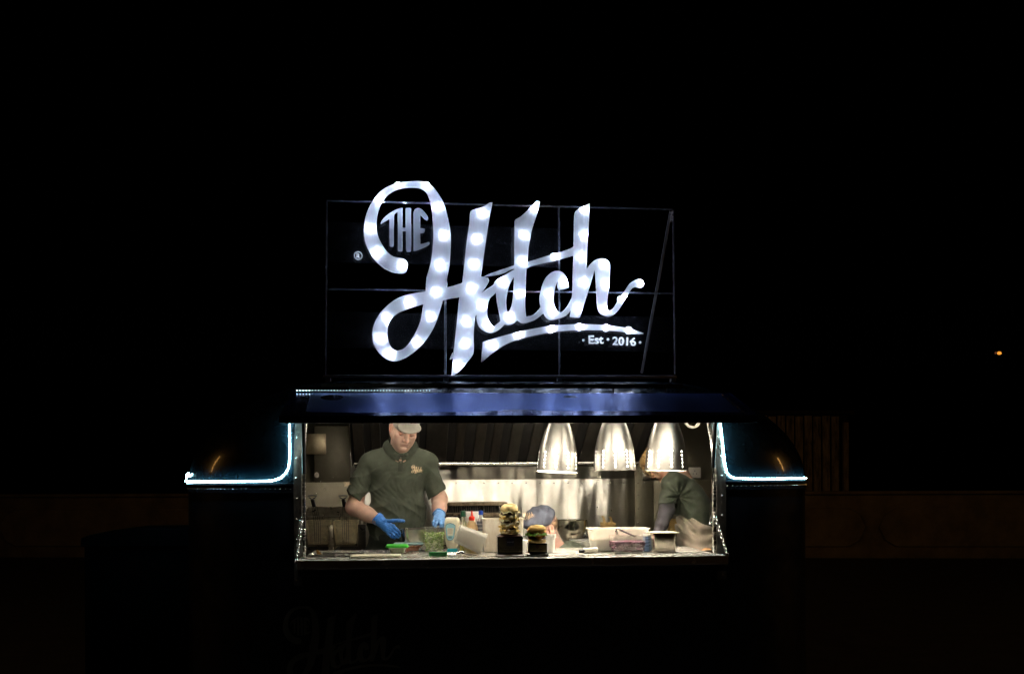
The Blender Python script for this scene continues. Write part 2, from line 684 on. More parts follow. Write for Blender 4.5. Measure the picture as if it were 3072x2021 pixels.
# aluminium trim beside the hatch, with rivets
for sgn, xe in ((-1, OX0), (1, OX1)):
    mb = MB(); rv = MB()
    rows = []
    w0 = .042 if sgn < 0 else .052
    for i in range(31):
        z = 1.03 + (ZH - .03 - 1.03) * i / 30
        y = prof(z)[1]
        rows.append([Vector((xe + sgn * w0, y - .001, z)), Vector((xe + sgn * w0, y - .005, z)), Vector((xe, y - .005, z)), Vector((xe, y + .03, z))])
    mb.loft(rows, closed=False)
    t = mb.build('hatch_trim', M_ALU, trailer, angle=35)
    for z in np.arange(1.06, ZH - .05, .108):
        rv.ball((xe + sgn * .028, prof(z)[1] - .006, z), .0055, u=8, v=5)
    tag(rv.build('rivets', M_RIVET, t), kind='stuff')
    # bright frame edge standing just inside
    mb = MB()
    mb.bar((xe - sgn * .012, .012, ZC + .002), (xe - sgn * .012, .012, ZB), .016, .03, .003)
    mb.tube([(xe - sgn * .012, prof(z)[1] + .012, z) for z in np.linspace(ZB, ZH - .02, 10)], .008, 8)
    mb.build('hatch_post', M_STEEL, trailer)

# counter: shelf in front, worktop inside, steel front lip
SHY = Pz(1539, 1673, ZC).y
SX0, SX1 = Pz(890, 1681, ZC).x, Pz(2188, 1666, ZC).x
mb = MB()
mb.box(((SX0 + SX1) / 2, (SHY + 0) / 2 - .001, ZC - .024), (SX1 - SX0, -SHY, .048), None, .004)
mb.build('serving_shelf', M_COUNTER, trailer)
mb = MB()
mb.box(((OX0 + OX1) / 2, .312, ZC - .022), (OX1 - OX0 - .03, .62, .04), None, .003)
mb.build('worktop', M_COUNTER, trailer)
mb = MB()
mb.box(((SX0 + SX1) / 2, SHY + .03, ZC - .066), (SX1 - SX0 - .01, .03, .032), None, .003)
for x in (SX0 + .03, SX1 - .03, XC):
    mb.box((x, SHY / 2, ZC - .06), (.03, -SHY - .02, .022), None, .002)
mb.build('shelf_frame', M_BLACKTRIM, trailer)

# kitchen lining: floor, ceiling, end walls, back wall of overlapping steel sheets with rivets
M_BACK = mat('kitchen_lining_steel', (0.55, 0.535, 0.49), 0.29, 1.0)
N, L = M_BACK.node_tree.nodes, M_BACK.node_tree.links
tc = N.new('ShaderNodeTexCoord'); mp = N.new('ShaderNodeMapping')
mp.inputs['Scale'].default_value = (5.5, 1, 1.1)
n1 = N.new('ShaderNodeTexNoise'); n1.inputs['Scale'].default_value = 1.0; n1.inputs['Detail'].default_value = 1.5
mp2 = N.new('ShaderNodeMapping'); mp2.inputs['Scale'].default_value = (14, 1, 300)
n2 = N.new('ShaderNodeTexNoise'); n2.inputs['Scale'].default_value = 1.0; n2.inputs['Detail'].default_value = 2
ad = N.new('ShaderNodeMath'); ad.operation = 'MULTIPLY_ADD'; ad.inputs[1].default_value = 0.0022
bp = N.new('ShaderNodeBump'); bp.inputs['Strength'].default_value = 1.0; bp.inputs['Distance'].default_value = 0.085
L.new(tc.outputs['Object'], mp.inputs[0]); L.new(mp.outputs[0], n1.inputs['Vector'])
L.new(tc.outputs['Object'], mp2.inputs[0]); L.new(mp2.outputs[0], n2.inputs['Vector'])
L.new(n2.outputs['Fac'], ad.inputs[0]); L.new(n1.outputs['Fac'], ad.inputs[2])
L.new(ad.outputs[0], bp.inputs['Height']); L.new(bp.outputs[0], N['Principled BSDF'].inputs['Normal'])
M_END = mat('kitchen_lining_dark', (0.155, 0.14, 0.10), 0.42, 0.8, var=0.10, vscale=4, rvar=0.08, bump=.25, bscale=5, bdist=.02)  # darker lining copy: missing reflections on the side sheets put into the colour
M_FLOOR = mat('kitchen_floor', (0.05, 0.05, 0.05), 0.6)
YB = 1.78
IX0, IX1 = XC - TA + .10, XC + TA - .10
ZSEAM = P(1700, 1442, YB).z
FLZ = .42
xs1 = P(1913, 1500, YB).x
xs0 = P(1052, 1500, YB).x
mb = MB()
mb.box(((IX0 + IX1) / 2, 1.0, FLZ - .02), (IX1 - IX0, 1.7, .04))
mb.build('floor_lining', M_FLOOR, trailer)
mb = MB()
mb.box(((OX0 + OX1) / 2, 1.10, 2.125), (2.1, 1.3, .02))
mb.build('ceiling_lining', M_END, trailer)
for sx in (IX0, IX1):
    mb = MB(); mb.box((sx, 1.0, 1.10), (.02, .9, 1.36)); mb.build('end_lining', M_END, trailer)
ls = []
for i in range(0, 17):
    z = ZB - .06 + (TH - .05) * math.sin(math.pi / 2 * i / 16)
    sec = section(z + .03)
    ls.append([Vector((XC + (p.x - XC) * .975, 1.0 + (p.y - 1.0) * .965, z)) for p in sec[len(us):]])
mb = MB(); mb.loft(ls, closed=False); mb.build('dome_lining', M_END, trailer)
bw = None
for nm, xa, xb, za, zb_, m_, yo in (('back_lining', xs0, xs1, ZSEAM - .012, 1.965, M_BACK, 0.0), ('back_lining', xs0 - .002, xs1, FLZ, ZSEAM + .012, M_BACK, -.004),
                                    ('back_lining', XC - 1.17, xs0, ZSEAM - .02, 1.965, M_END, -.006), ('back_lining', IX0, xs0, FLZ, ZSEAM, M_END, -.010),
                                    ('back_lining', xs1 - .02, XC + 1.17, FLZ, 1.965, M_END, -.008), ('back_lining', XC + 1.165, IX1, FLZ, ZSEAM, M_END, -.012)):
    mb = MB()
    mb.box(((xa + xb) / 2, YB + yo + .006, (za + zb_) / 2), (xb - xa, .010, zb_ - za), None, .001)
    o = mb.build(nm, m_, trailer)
    bw = bw or o
rv = MB()
for px in list(range(1368, 1915, 42)):
    p = P(px, 1448, YB - .004); rv.ball((p.x, YB - .007, p.z), .0045, u=6, v=4)
for py in (1300, 1340, 1372, 1412, 1448, 1484, 1525, 1567, 1605):
    p = P(1915, py, YB - .01); rv.ball((p.x, YB - .009, p.z), .0045, u=6, v=4)
for px, py in ((1934, 1448), (1975, 1446), (1834, 1530), (1792, 1520), (962, 1443), (975, 1467), (948, 1478), (1000, 1430)):
    p = P(px, py, YB - .01); rv.ball((p.x, YB - .011, p.z), .004, u=6, v=4)
tag(rv.build('rivets', M_RIVET, bw), kind='stuff')
# paler patch panel high on the left of the back wall, and a paint splash
mb = MB()
pa, pb_ = P(917, 1301, YB - .02), P(978, 1362, YB - .02)
mb.box(((pa.x + pb_.x) / 2, YB - .016, (pa.z + pb_.z) / 2), (pb_.x - pa.x, .006, pa.z - pb_.z), None, .001)
mb.build('patch_panel', mat('patch_steel', (.34, .28, .18), .36, .9, var=.4, vscale=12, rvar=.1), trailer)
p = P(950, 1424, YB - .02)
mb = MB(); mb.ball((p.x, YB - .012, p.z), (.017, .003, .02), u=7, v=5)
mb.build('plaster_blob', mat('dried_plaster', (.55, .5, .42), .8), trailer)
mb = MB()
pa, pb_ = P(1926, 1250, YB - .02), P(1953, 1440, YB - .02)
mb.box(((pa.x + pb_.x) / 2, YB - .02, (pa.z + pb_.z) / 2), (pb_.x - pa.x, .012, pa.z - pb_.z), None, .002)
mb.build('wall_batten', M_STEEL, trailer)

# gas struts of the flap
FY, FZ = -.20, None
FO = P(1500, 1246, FY)
for sgn, a, b, c in ((-1, (911, 1258, -.10), (912, 1420, -.05), (913, 1590, -.012)), (1, (2146, 1258, -.10), (2139, 1402, -.05), (2131, 1569, -.012))):
    A_, B_, C_ = P(*a), P(*b), P(*c)
    mb = MB(); mb.tube([A_, B_], .0105, 12)
    st = mb.build('gas_strut', M_BLACK, trailer)
    mb = MB(); mb.tube([B_ + (B_ - C_) * .02, C_], .0045, 8); mb.ball(C_, .009)
    mb.bar(C_, C_ + Vector((sgn * .03, .03, 0)), .012, .008)
    mb.build('strut_rod', M_CHROME, st)

# shelf chains
for pts in (((905, 1549, -.01), (888, 1690, SHY - .004)), ((2142, 1537, -.01), (2184, 1667, SHY + .008))):
    A_, B_ = P(*pts[0]), P(*pts[1])
    mb = MB()
    d = B_ - A_
    nl = 12
    q = d.normalized()
    side = q.cross(Vector((0, 1, 0))).normalized()
    for i in range(nl):
        c = A_ + d * ((i + .5) / nl)
        ll = d.length / nl * .66
        ax = (side if i % 2 else (side * .35 + q.cross(side) * .94)).normalized()
        ring = []
        for k in range(12):
            t = 2 * math.pi * k / 12
            ring.append(c + q * (math.sin(t) * ll * (1.0)) + ax * math.cos(t) * .0075)
        mb.tube(ring, .0021, 6, closed=True)
    mb.build('shelf_chain', M_CHROME, trailer)

# ------------------------------------------------------------------ hatch flap
M_FLAP = mat('flap_paint', (0.10, 0.17, 0.60), 0.22, 0.85, spec=0.6, coat=.3)
N, L = M_FLAP.node_tree.nodes, M_FLAP.node_tree.links
pb = N['Principled BSDF']
uvn = N.new('ShaderNodeUVMap'); uvn.uv_map = 'UVMap'
att = N.new('ShaderNodeAttribute'); att.attribute_name = 'dew'
nz = N.new('ShaderNodeTexNoise'); nz.inputs['Scale'].default_value = 90; nz.inputs['Detail'].default_value = 5; nz.inputs['Roughness'].default_value = .7
L.new(uvn.outputs[0], nz.inputs['Vector'])
nz3 = N.new('ShaderNodeTexNoise'); nz3.inputs['Scale'].default_value = 7; nz3.inputs['Detail'].default_value = 4
L.new(uvn.outputs[0], nz3.inputs['Vector'])
m1 = N.new('ShaderNodeMath'); m1.operation = 'MULTIPLY_ADD'; m1.inputs[1].default_value = .25
L.new(nz3.outputs['Fac'], m1.inputs[0]); L.new(att.outputs['Fac'], m1.inputs[2])
ss = N.new('ShaderNodeMapRange'); ss.interpolation_type = 'SMOOTHSTEP'
ss.inputs['From Min'].default_value = .55; ss.inputs['From Max'].default_value = .70
L.new(m1.outputs[0], ss.inputs['Value'])
mixc = N.new('ShaderNodeMix'); mixc.data_type = 'RGBA'
mixc.inputs[6].default_value = (0.06, 0.11, 0.46, 1)
mixc.inputs[7].default_value = (0.17, 0.33, 1.0, 1)
L.new(ss.outputs[0], mixc.inputs[0]); L.new(mixc.outputs[2], pb.inputs['Base Color'])
mr = N.new('ShaderNodeMapRange'); mr.inputs['To Min'].default_value = .16; mr.inputs['To Max'].default_value = .31
L.new(ss.outputs[0], mr.inputs['Value']); L.new(mr.outputs[0], pb.inputs['Roughness'])
mr2 = N.new('ShaderNodeMapRange'); mr2.inputs['To Min'].default_value = .3; mr2.inputs['To Max'].default_value = .0
L.new(ss.outputs[0], mr2.inputs['Value']); L.new(mr2.outputs[0], pb.inputs['Coat Weight'])
bp = N.new('ShaderNodeBump'); bp.inputs['Strength'].default_value = .05; bp.inputs['Distance'].default_value = .002
mm = N.new('ShaderNodeMath'); mm.operation = 'MULTIPLY'
L.new(nz.outputs['Fac'], mm.inputs[0]); L.new(ss.outputs[0], mm.inputs[1]); L.new(mm.outputs[0], bp.inputs['Height'])
L.new(bp.outputs[0], pb.inputs['Normal'])

hy, hz = HG.y - .012, ZH + .006
oy, oz = FY, FO.z
h0, h1 = P(880, 1181, hy).x, P(2192, 1180, hy).x
o0, o1 = P(838, 1247, oy).x, P(2274, 1246, oy).x
NU, NV = 130, 24
V, UV, DW = [], [], []


def flap_pt(u, v, lift=0.0):
    bow = .003 * math.sin(math.pi * v)
    y = hy + (oy - hy) * v
    z = hz + (oz - hz) * v + bow
    x0 = h0 + (o0 - h0) * v
    x1 = h1 + (o1 - h1) * (math.sin(v * math.pi / 2) ** .9)
    x = x0 + (x1 - x0) * u
    # a slightly dented sheet
    z += .0018 * math.sin(x * 9.0 + 1.3) * math.sin(v * 7 + x * 2) * math.sin(math.pi * v)
    return Vector((x, y, z + lift))


def dew(x, v):
    """1 where the condensation lies, 0 on bare paint (an irregular edge, and a few wiped spots)"""
    e = min((x - (h0 + .075)) / .05, ((h1 - .02) - x) / .1, v / .02, (0.88 - .03 * math.sin(x * 3.1 + .4) - .05 * math.exp(-((x - .02) / .12) ** 2) * 1.6 - v) / .05)
    e = max(0, min(1, e))
    cx, cv = P(996, 1195, hy + (oy - hy) * .25).x, .24
    d1 = math.hypot((x - cx) / .062, (v - cv) / .125)
    e *= 1 - max(0, min(1, (1.15 - d1) / .3))
    cx, cv = P(1712, 1192, hy + (oy - hy) * .2).x, .2
    d1 = math.hypot((x - cx) / .055, (v - cv) / .07)
    e *= 1 - .7 * max(0, min(1, (1.2 - d1) / .6))
    return e


for j in range(NV + 1):
    for i in range(NU + 1):
        p = flap_pt(i / NU, j / NV)
        V.append(p); UV.append((p.x, j / NV * .74)); DW.append(dew(p.x, j / NV))
F = [(j * (NU + 1) + i, (j + 1) * (NU + 1) + i, (j + 1) * (NU + 1) + i + 1, j * (NU + 1) + i + 1) for j in range(NV) for i in range(NU)]
flap = from_np('hatch_flap', np.array([tuple(v) for v in V]), np.array(F), M_FLAP, trailer)
me = flap.data
uvl = me.uv_layers.new(name='UVMap')
li = np.zeros(len(me.loops), dtype=np.int32); me.loops.foreach_get('vertex_index', li)
uvl.data.foreach_set('uv', np.array(UV, dtype=np.float32)[li].ravel())
at = me.attributes.new('dew', 'FLOAT', 'POINT'); at.data.foreach_set('value', np.array(DW, dtype=np.float32))
# black frame round the flap and its lining
mb = MB()
secs = []
for i in range(61):
    u = i / 60
    a = flap_pt(u, 1.0)
    secs.append([a + Vector((0, -.001, .001)), a + Vector((0, -.004, -.004)), a + Vector((0, -.004, -.036)), a + Vector((0, .03, -.036)), a + Vector((0, .03, -.004))])
mb.loft(secs, cap0=True, cap1=True)
for u in (0.0, 1.0):
    secs = []
    for j in range(13):
        a = flap_pt(u, j / 12 * .985)
        s_ = 1 if u == 0 else -1
        secs.append([a + Vector((s_ * .001, 0, .0)), a + Vector((s_ * .001, 0, -.034)), a + Vector((s_ * .03, 0, -.034)), a + Vector((s_ * .03, 0, -.003))])
    mb.loft(secs, cap0=True, cap1=True)
mb.build('flap_frame', M_BLACKTRIM, flap, angle=30)
mb = MB()
mb.loft([[flap_pt(u, v, -.026) for u in np.linspace(.01, .99, 12)] for v in np.linspace(.02, .97, 8)], closed=False)
mb.build('flap_lining', M_ALU, flap)
mb = MB()
a, b = flap_pt(0.01, 1.0), flap_pt(.99, 1.0)
mb.bar(a + Vector((0, .004, -.038)), b + Vector((0, .004, -.038)), .012, .0035)
mb.build('flap_edge_strip', M_ALU, flap)
rv = MB()
for i in range(24):
    p = flap_pt(.016 + i * .0421, .93); rv.ball(p, (.0045, .0045, .003), u=6, v=4)
for i in range(5):
    p = flap_pt(.028, .1 + i * .19); rv.ball(p, .004, u=6, v=4)
    p = flap_pt(.975, .1 + i * .19); rv.ball(p, .004, u=6, v=4)
tag(rv.build('rivets', M_RIVET, flap), kind='stuff')

# ------------------------------------------------------------------ LED strips along the belt, the hatch sides and the hinge
M_LED = emitter('led_cold_white', (0.45, 0.92, 1.0), 115.0)
M_LEDB = emitter('led_hinge_white', (0.72, 0.95, 1.0), 5.0)
M_TAPE = mat('led_tape', (.5, .55, .55), .4)


def dense(pts, step):
    out = [pts[0]]
    acc = 0
    for a, b in zip(pts[:-1], pts[1:]):
        L_ = (b - a).length
        t = step - acc
        while t < L_:
            out.append(a + (b - a) * (t / L_))
            t += step
        acc = (acc + L_) % step
    return out


def led_strip(pix, pitch, r, m, off=.010):
    raw = []
    for (a, b) in zip(pix[:-1], pix[1:]):
        for k in range(8):
            t = k / 8
            raw.append(at_shell(a[0] + (b[0] - a[0]) * t, a[1] + (b[1] - a[1]) * t, off))
    raw.append(at_shell(*pix[-1], off))
    mb = MB(); mb.tube(raw[::2] + [raw[-1]], r * .55, 6)
    tape = mb.build('led_strip', M_TAPE, trailer)
    mb = MB()
    for p in dense(raw, pitch): mb.ball(p - Vector((0, r * .5, 0)), (r, r * .8, r), u=6, v=4)
    tag(mb.build('led_beads', m, tape), kind='stuff')


led_strip([(571, 1421), (565, 1428), (563, 1443), (600, 1444), (690, 1444), (775, 1443), (819, 1441), (842, 1434), (858, 1419), (866, 1403), (870, 1376), (870, 1331), (869, 1290), (868, 1262)], .0168, .0050, M_LED)
led_strip([(2158, 1262), (2163, 1301), (2168, 1348), (2174, 1396), (2179, 1418), (2188, 1428), (2203, 1434), (2268, 1436), (2341, 1435), (2390, 1433.5), (2413, 1433)], .0172, .0048, M_LED)
raw = [Vector((h0 + .02 + i * .0172, hy + .004, hz + .012)) for i in range(44)]
mb = MB(); mb.tube([raw[0], raw[-1]], .002, 6)
tape = mb.build('led_strip', M_TAPE, trailer)
mb = MB()
for i, p in enumerate(raw): mb.ball(p, .0036 if i < 5 else .0024, u=6, v=4)
tag(mb.build('led_beads', M_LEDB, tape), kind='stuff')

# ------------------------------------------------------------------ light tubes of the kitchen: under the open flap and on the ceiling
M_TUBE = emitter('tube_warm_white', (1.0, 0.90, 0.74), 68.0)
M_TUBE2 = emitter('tube_warm_white_ceiling', (1.0, 0.90, 0.74), 31.0)
for par, xc_, L_, y_, z_, m_ in ((flap, -.72, .62, -.08, 1.912, M_TUBE), (flap, .05, .62, -.08, 1.912, M_TUBE), (flap, .80, .62, -.08, 1.912, M_TUBE),
                                 (trailer, -.45, .9, .62, 2.09, M_TUBE2), (trailer, .78, .9, .62, 2.09, M_TUBE2)):
    mb = MB(); mb.box((XC + xc_, y_, z_ + .016), (L_ + .06, .05, .014), None, .004)
    ft = mb.build('light_fitting', M_ENAMEL, par)
    mb = MB(); mb.tube([(XC + xc_ - L_ / 2, y_, z_), (XC + xc_ + L_ / 2, y_, z_)], .014 if par is flap else .020, 12)
    mb.build('light_tube', m_, ft)
# ------------------------------------------------------------------ lettering traced as strokes, joined into one outline
def z1(*c): return [(c[i] / 2.485 + 950, c[i + 1] / 2.485 + 520) for i in range(0, len(c), 2)]
def z2(*c): return [(c[i] / 2.655 + 1450, c[i + 1] / 2.655 + 560) for i in range(0, len(c), 2)]
def z6(*c): return [(c[i] / 6.525 + 1080, c[i + 1] / 6.525 + 540) for i in range(0, len(c), 2)]


def smooth_poly(p, step=1.2, corner=42):
    """closed Catmull-Rom through the points, keeping sharp corners sharp"""
    p = np.array(p, dtype=float)
    n = len(p)
    d = np.roll(p, -1, 0) - p
    ang = np.degrees(np.arctan2(d[:, 1], d[:, 0]))
    turn = np.abs((ang - np.roll(ang, 1) + 180) % 360 - 180)
    cor = turn > corner
    out = []
    for i in range(n):
        a, b = p[i], p[(i + 1) % n]
        L_ = np.hypot(*(b - a))
        ta = (b - p[i - 1]) / 2 if not cor[i] else (b - a)
        tb = (p[(i + 2) % n] - a) / 2 if not cor[(i + 1) % n] else (b - a)
        for t, nm in ((ta, 'a'), (tb, 'b')):
            l = np.hypot(*t)
            if l > 1e-6: t *= min(1.0, L_ / l * 1.0) if l > L_ else 1.0
        k = max(1, int(L_ / step))
        for j in range(k):
            s = j / k
            h00 = 2 * s**3 - 3 * s**2 + 1; h10 = s**3 - 2 * s**2 + s; h01 = -2 * s**3 + 3 * s**2; h11 = s**3 - s**2
            out.append(h00 * a + h10 * ta + h01 * b + h11 * tb)
    return np.array(out)


def raster_union(adds, subs, res, pad=4):
    allp = np.concatenate(adds)
    x0, y0 = allp.min(0) - pad
    x1, y1 = allp.max(0) + pad
    nx, ny = int((x1 - x0) / res), int((y1 - y0) / res)
    xs = x0 + (np.arange(nx) + .5) * res
    M = np.zeros((ny, nx), bool)

    def fill(poly, val):
        j0, j1 = max(0, int((poly[:, 1].min() - y0) / res) - 1), min(ny, int((poly[:, 1].max() - y0) / res) + 2)
        a, b = poly, np.roll(poly, -1, 0)
        for j in range(j0, j1):
            y = y0 + (j + .5) * res
            m = (a[:, 1] <= y) != (b[:, 1] <= y)
            if not m.any(): continue
            xc = np.sort(a[m, 0] + (y - a[m, 1]) / (b[m, 1] - a[m, 1]) * (b[m, 0] - a[m, 0]))
            idx = np.clip(((xc - x0) / res + .5).astype(int), 0, nx)
            for k in range(0, len(idx) - 1, 2): M[j, idx[k]:idx[k + 1]] = val
    for p in adds: fill(p, True)
    for p in subs: fill(p, False)
    G = M.astype(np.float32)
    for _ in range(3):
        G[1:-1] = (G[:-2] + 2 * G[1:-1] + G[2:]) / 4
        G[:, 1:-1] = (G[:, :-2] + 2 * G[:, 1:-1] + G[:, 2:]) / 4
    return G - .5, x0 + res / 2, y0 + res / 2


def contours(G, x0, y0, res, tol):
    """closed outlines of the zero level (dual method), simplified"""
    S = G > 0
    c = S[:-1, :-1].astype(int) + S[1:, :-1] + S[:-1, 1:] + S[1:, 1:]
    mix = (c > 0) & (c < 4)
    J, I = np.nonzero(mix)
    sx = np.zeros(len(J)); sy = np.zeros(len(J)); cnt = np.zeros(len(J))
    for (ja, ia, jb, ib) in ((0, 0, 0, 1), (1, 0, 1, 1), (0, 0, 1, 0), (0, 1, 1, 1)):
        fa, fb = G[J + ja, I + ia], G[J + jb, I + ib]
        m = (fa > 0) != (fb > 0)
        t = np.where(m, fa / np.where(fa - fb == 0, 1, fa - fb), 0)
        sx += np.where(m, ia + (ib - ia) * t, 0); sy += np.where(m, ja + (jb - ja) * t, 0); cnt += m
    X = x0 + (I + sx / cnt) * res
    Y = y0 + (J + sy / cnt) * res
    idx = {(j, i): k for k, (j, i) in enumerate(zip(J, I))}
    nb = [[] for _ in J]
    for k, (j, i) in enumerate(zip(J, I)):
        if S[j, i + 1] != S[j + 1, i + 1] and (j, i + 1) in idx: q = idx[(j, i + 1)]; nb[k].append(q); nb[q].append(k)
        if S[j + 1, i] != S[j + 1, i + 1] and (j + 1, i) in idx: q = idx[(j + 1, i)]; nb[k].append(q); nb[q].append(k)
    seen = [False] * len(J)
    loops = []
    for k in range(len(J)):
        if seen[k] or len(nb[k]) < 2: continue
        lp, cur, prev = [k], k, -1
        seen[k] = True
        while True:
            nx_ = [q for q in nb[cur] if not seen[q]]
            if not nx_: break
            prev, cur = cur, nx_[0]
            seen[cur] = True
            lp.append(cur)
        if len(lp) > 12: loops.append(np.stack([X[lp], Y[lp]], 1))

    def dp(p):
        keep = np.zeros(len(p), bool); keep[0] = keep[-1] = True
        st = [(0, len(p) - 1)]
        while st:
            a, b = st.pop()
            if b - a < 2: continue
            d = p[b] - p[a]; l = np.hypot(*d)
            q = p[a + 1:b] - p[a]
            e = np.abs(d[0] * q[:, 1] - d[1] * q[:, 0]) / l if l > 1e-9 else np.hypot(q[:, 0], q[:, 1])
            k = int(e.argmax())
            if e[k] > tol:
                k += a + 1; keep[k] = True; st += [(a, k), (k, b)]
        return p[keep]
    out = []
    for lp in loops:
        h = len(lp) // 2
        out.append(np.concatenate([dp(lp[:h + 1])[:-1], dp(np.concatenate([lp[h:], lp[:1]]))[:-1]]))
    return out


def fill_mesh(name, loops, thick=0.0, bevel=0.0):
    """flat outlines (with holes) in XY -> mesh, extruded to +-thick/2"""
    cu = bpy.data.curves.new(name, 'CURVE')
    cu.dimensions = '2D'
    cu.fill_mode = 'BOTH'
    cu.extrude = thick / 2
    cu.bevel_depth = bevel
    cu.bevel_resolution = 1
    for lp in loops:
        sp = cu.splines.new('POLY')
        sp.points.add(len(lp) - 1)
        for pt, (x, y) in zip(sp.points, lp): pt.co = (x, y, 0, 1)
        sp.use_cyclic_u = True
    o = bpy.data.objects.new(name, cu)
    COL.objects.link(o)
    dg = bpy.context.evaluated_depsgraph_get()
    me = bpy.data.meshes.new_from_object(o.evaluated_get(dg))
    bpy.data.objects.remove(o); bpy.data.curves.remove(cu)
    me.name = name
    return me


def text_mesh(name, s, size, thick=0.0, bold=0.0, align='CENTER'):
    cu = bpy.data.curves.new(name, 'FONT')
    cu.body = s; cu.size = size; cu.extrude = thick / 2; cu.offset = bold
    cu.align_x = align; cu.align_y = 'CENTER'; cu.resolution_u = 4
    o = bpy.data.objects.new(name, cu)
    COL.objects.link(o)
    dg = bpy.context.evaluated_depsgraph_get()
    me = bpy.data.meshes.new_from_object(o.evaluated_get(dg))
    bpy.data.objects.remove(o); bpy.data.curves.remove(cu)
    me.name = name
    return me


# the big first stroke: upper hook, stem and lower loop (outer edge, then inner edge back)
A_out = z1(668, 735, 640, 748, 600, 745, 560, 738, 500, 705, 440, 655, 395, 590, 362, 510, 352, 430, 360, 350, 380, 280, 415, 210, 470, 140, 540, 95, 620, 70, 720, 60, 800, 64, 860, 95, 905, 150, 950, 230, 975, 320, 995, 420, 1000, 520, 995, 620, 985, 720, 970, 795, 976, 832, 940, 950, 920, 1020, 890, 1110, 850, 1190, 800, 1260, 740, 1320, 670, 1370, 590, 1400, 520, 1385, 460, 1330, 425, 1270, 415, 1200, 425, 1130, 460, 1060, 510, 1000, 570, 950, 640, 915, 720, 895, 812, 880,
           820, 780, 842, 700, 858, 620, 866, 540, 870, 460, 868, 380, 860, 290, 845, 210, 820, 150, 780, 118, 720, 108, 650, 112, 580, 132, 525, 170, 490, 215, 465, 270, 450, 330, 446, 380, 448, 430, 462, 480, 490, 535, 530, 590, 575, 622, 625, 632, 655, 640, 677, 665, 677, 700)
A_hole = z1(796, 975, 785, 1040, 770, 1110, 740, 1180, 700, 1250, 650, 1305, 600, 1322, 565, 1305, 540, 1265, 528, 1210, 530, 1150, 545, 1105, 575, 1065, 620, 1035, 670, 1015, 720, 997)
BAR = z1(880, 868, 918, 858, 1000, 843, 1090, 815, 1110, 870, 1065, 920, 1000, 933, 940, 948, 890, 955)
STEM = z1(1145, 292, 1160, 275, 1240, 250, 1290, 218, 1312, 215, 1290, 320, 1265, 480, 1245, 620, 1235, 700, 1225, 768, 1278, 778, 1286, 800, 1265, 842, 1235, 880, 1210, 912, 1230, 1000, 1185, 1062, 1180, 1090, 1170, 1200, 1168, 1338, 1120, 1410, 1060, 1480, 1008, 1512, 1005, 1500, 1020, 1340, 1035, 1200, 1050, 1060, 1065, 920, 1085, 815, 1105, 640, 1120, 500, 1140, 360)
BOWL = z1(1205, 918, 1240, 880, 1300, 842, 1330, 818, 1345, 850, 1330, 895, 1290, 935, 1272, 1000, 1275, 1070, 1298, 1120, 1320, 1142, 1370, 1102, 1400, 1090, 1405, 1122, 1360, 1165, 1310, 1187, 1260, 1180, 1215, 1150, 1195, 1100, 1190, 1040, 1170, 960)
A_MID = z2(85, 780, 90, 755, 130, 725, 180, 697, 243, 660, 244, 712, 205, 790, 184, 880, 183, 955, 195, 1003, 222, 955, 238, 880, 250, 900, 250, 1060, 270, 1064, 240, 1090, 200, 1101, 160, 1095, 140, 1090, 128, 1020, 110, 930, 100, 850)
T_STEM = z2(420, 114, 453, 119, 435, 190, 410, 270, 385, 350, 370, 430, 358, 500, 352, 598, 345, 650, 338, 750, 335, 850, 333, 950, 342, 1038, 345, 1084, 320, 1088, 300, 1085, 268, 1064, 215, 1080, 225, 1000, 235, 900, 243, 760, 246, 640, 247, 500, 248, 400, 250, 280, 255, 262, 300, 236, 350, 190, 395, 143)
T_BAR = z2(-1, 718, 45, 696, 130, 666, 245, 628, 350, 600, 450, 570, 530, 545, 620, 518, 700, 490, 722, 470, 724, 548, 640, 572, 560, 592, 470, 612, 390, 630, 345, 650, 240, 655, 160, 690, 80, 709)
LINK = z2(335, 1036, 390, 1024, 430, 990, 458, 955, 500, 1000, 485, 1004, 440, 1040, 400, 1065, 335, 1087)
C_ = z2(682, 803, 676, 770, 660, 722, 635, 686, 595, 671, 550, 680, 505, 715, 475, 770, 455, 840, 447, 900, 453, 945, 465, 985, 480, 1012, 500, 1043, 530, 1060, 570, 1056, 620, 1044, 660, 1025, 693, 985, 712, 870, 690, 910, 668, 950, 640, 985, 612, 1001, 590, 985, 570, 955, 558, 900, 565, 840, 580, 780, 606, 735, 593, 765, 590, 795, 600, 822, 625, 820, 655, 812)
H_STEM = z2(847, 130, 842, 250, 835, 380, 828, 500, 820, 660, 870, 720, 845, 800, 820, 880, 800, 940, 785, 990, 772, 1030, 765, 1042, 730, 1042, 690, 1035, 700, 940, 708, 850, 712, 750, 715, 650, 718, 550, 720, 400, 722, 300, 724, 225, 735, 197, 760, 175, 820, 146)
H_ARCH = z2(812, 670, 850, 620, 890, 585, 930, 572, 970, 575, 1000, 597, 1010, 640, 1006, 720, 1000, 800, 990, 880, 985, 940, 988, 985, 1010, 985, 1040, 960, 1070, 910, 1120, 840, 1165, 772, 1205, 745, 1240, 735, 1268, 745, 1278, 772, 1268, 798, 1250, 808, 1225, 802, 1205, 800, 1180, 815, 1150, 860, 1110, 930, 1070, 990, 1030, 1024, 985, 1031, 940, 1017, 915, 985, 905, 930, 900, 850, 895, 760, 886, 655, 868, 725, 830, 760)
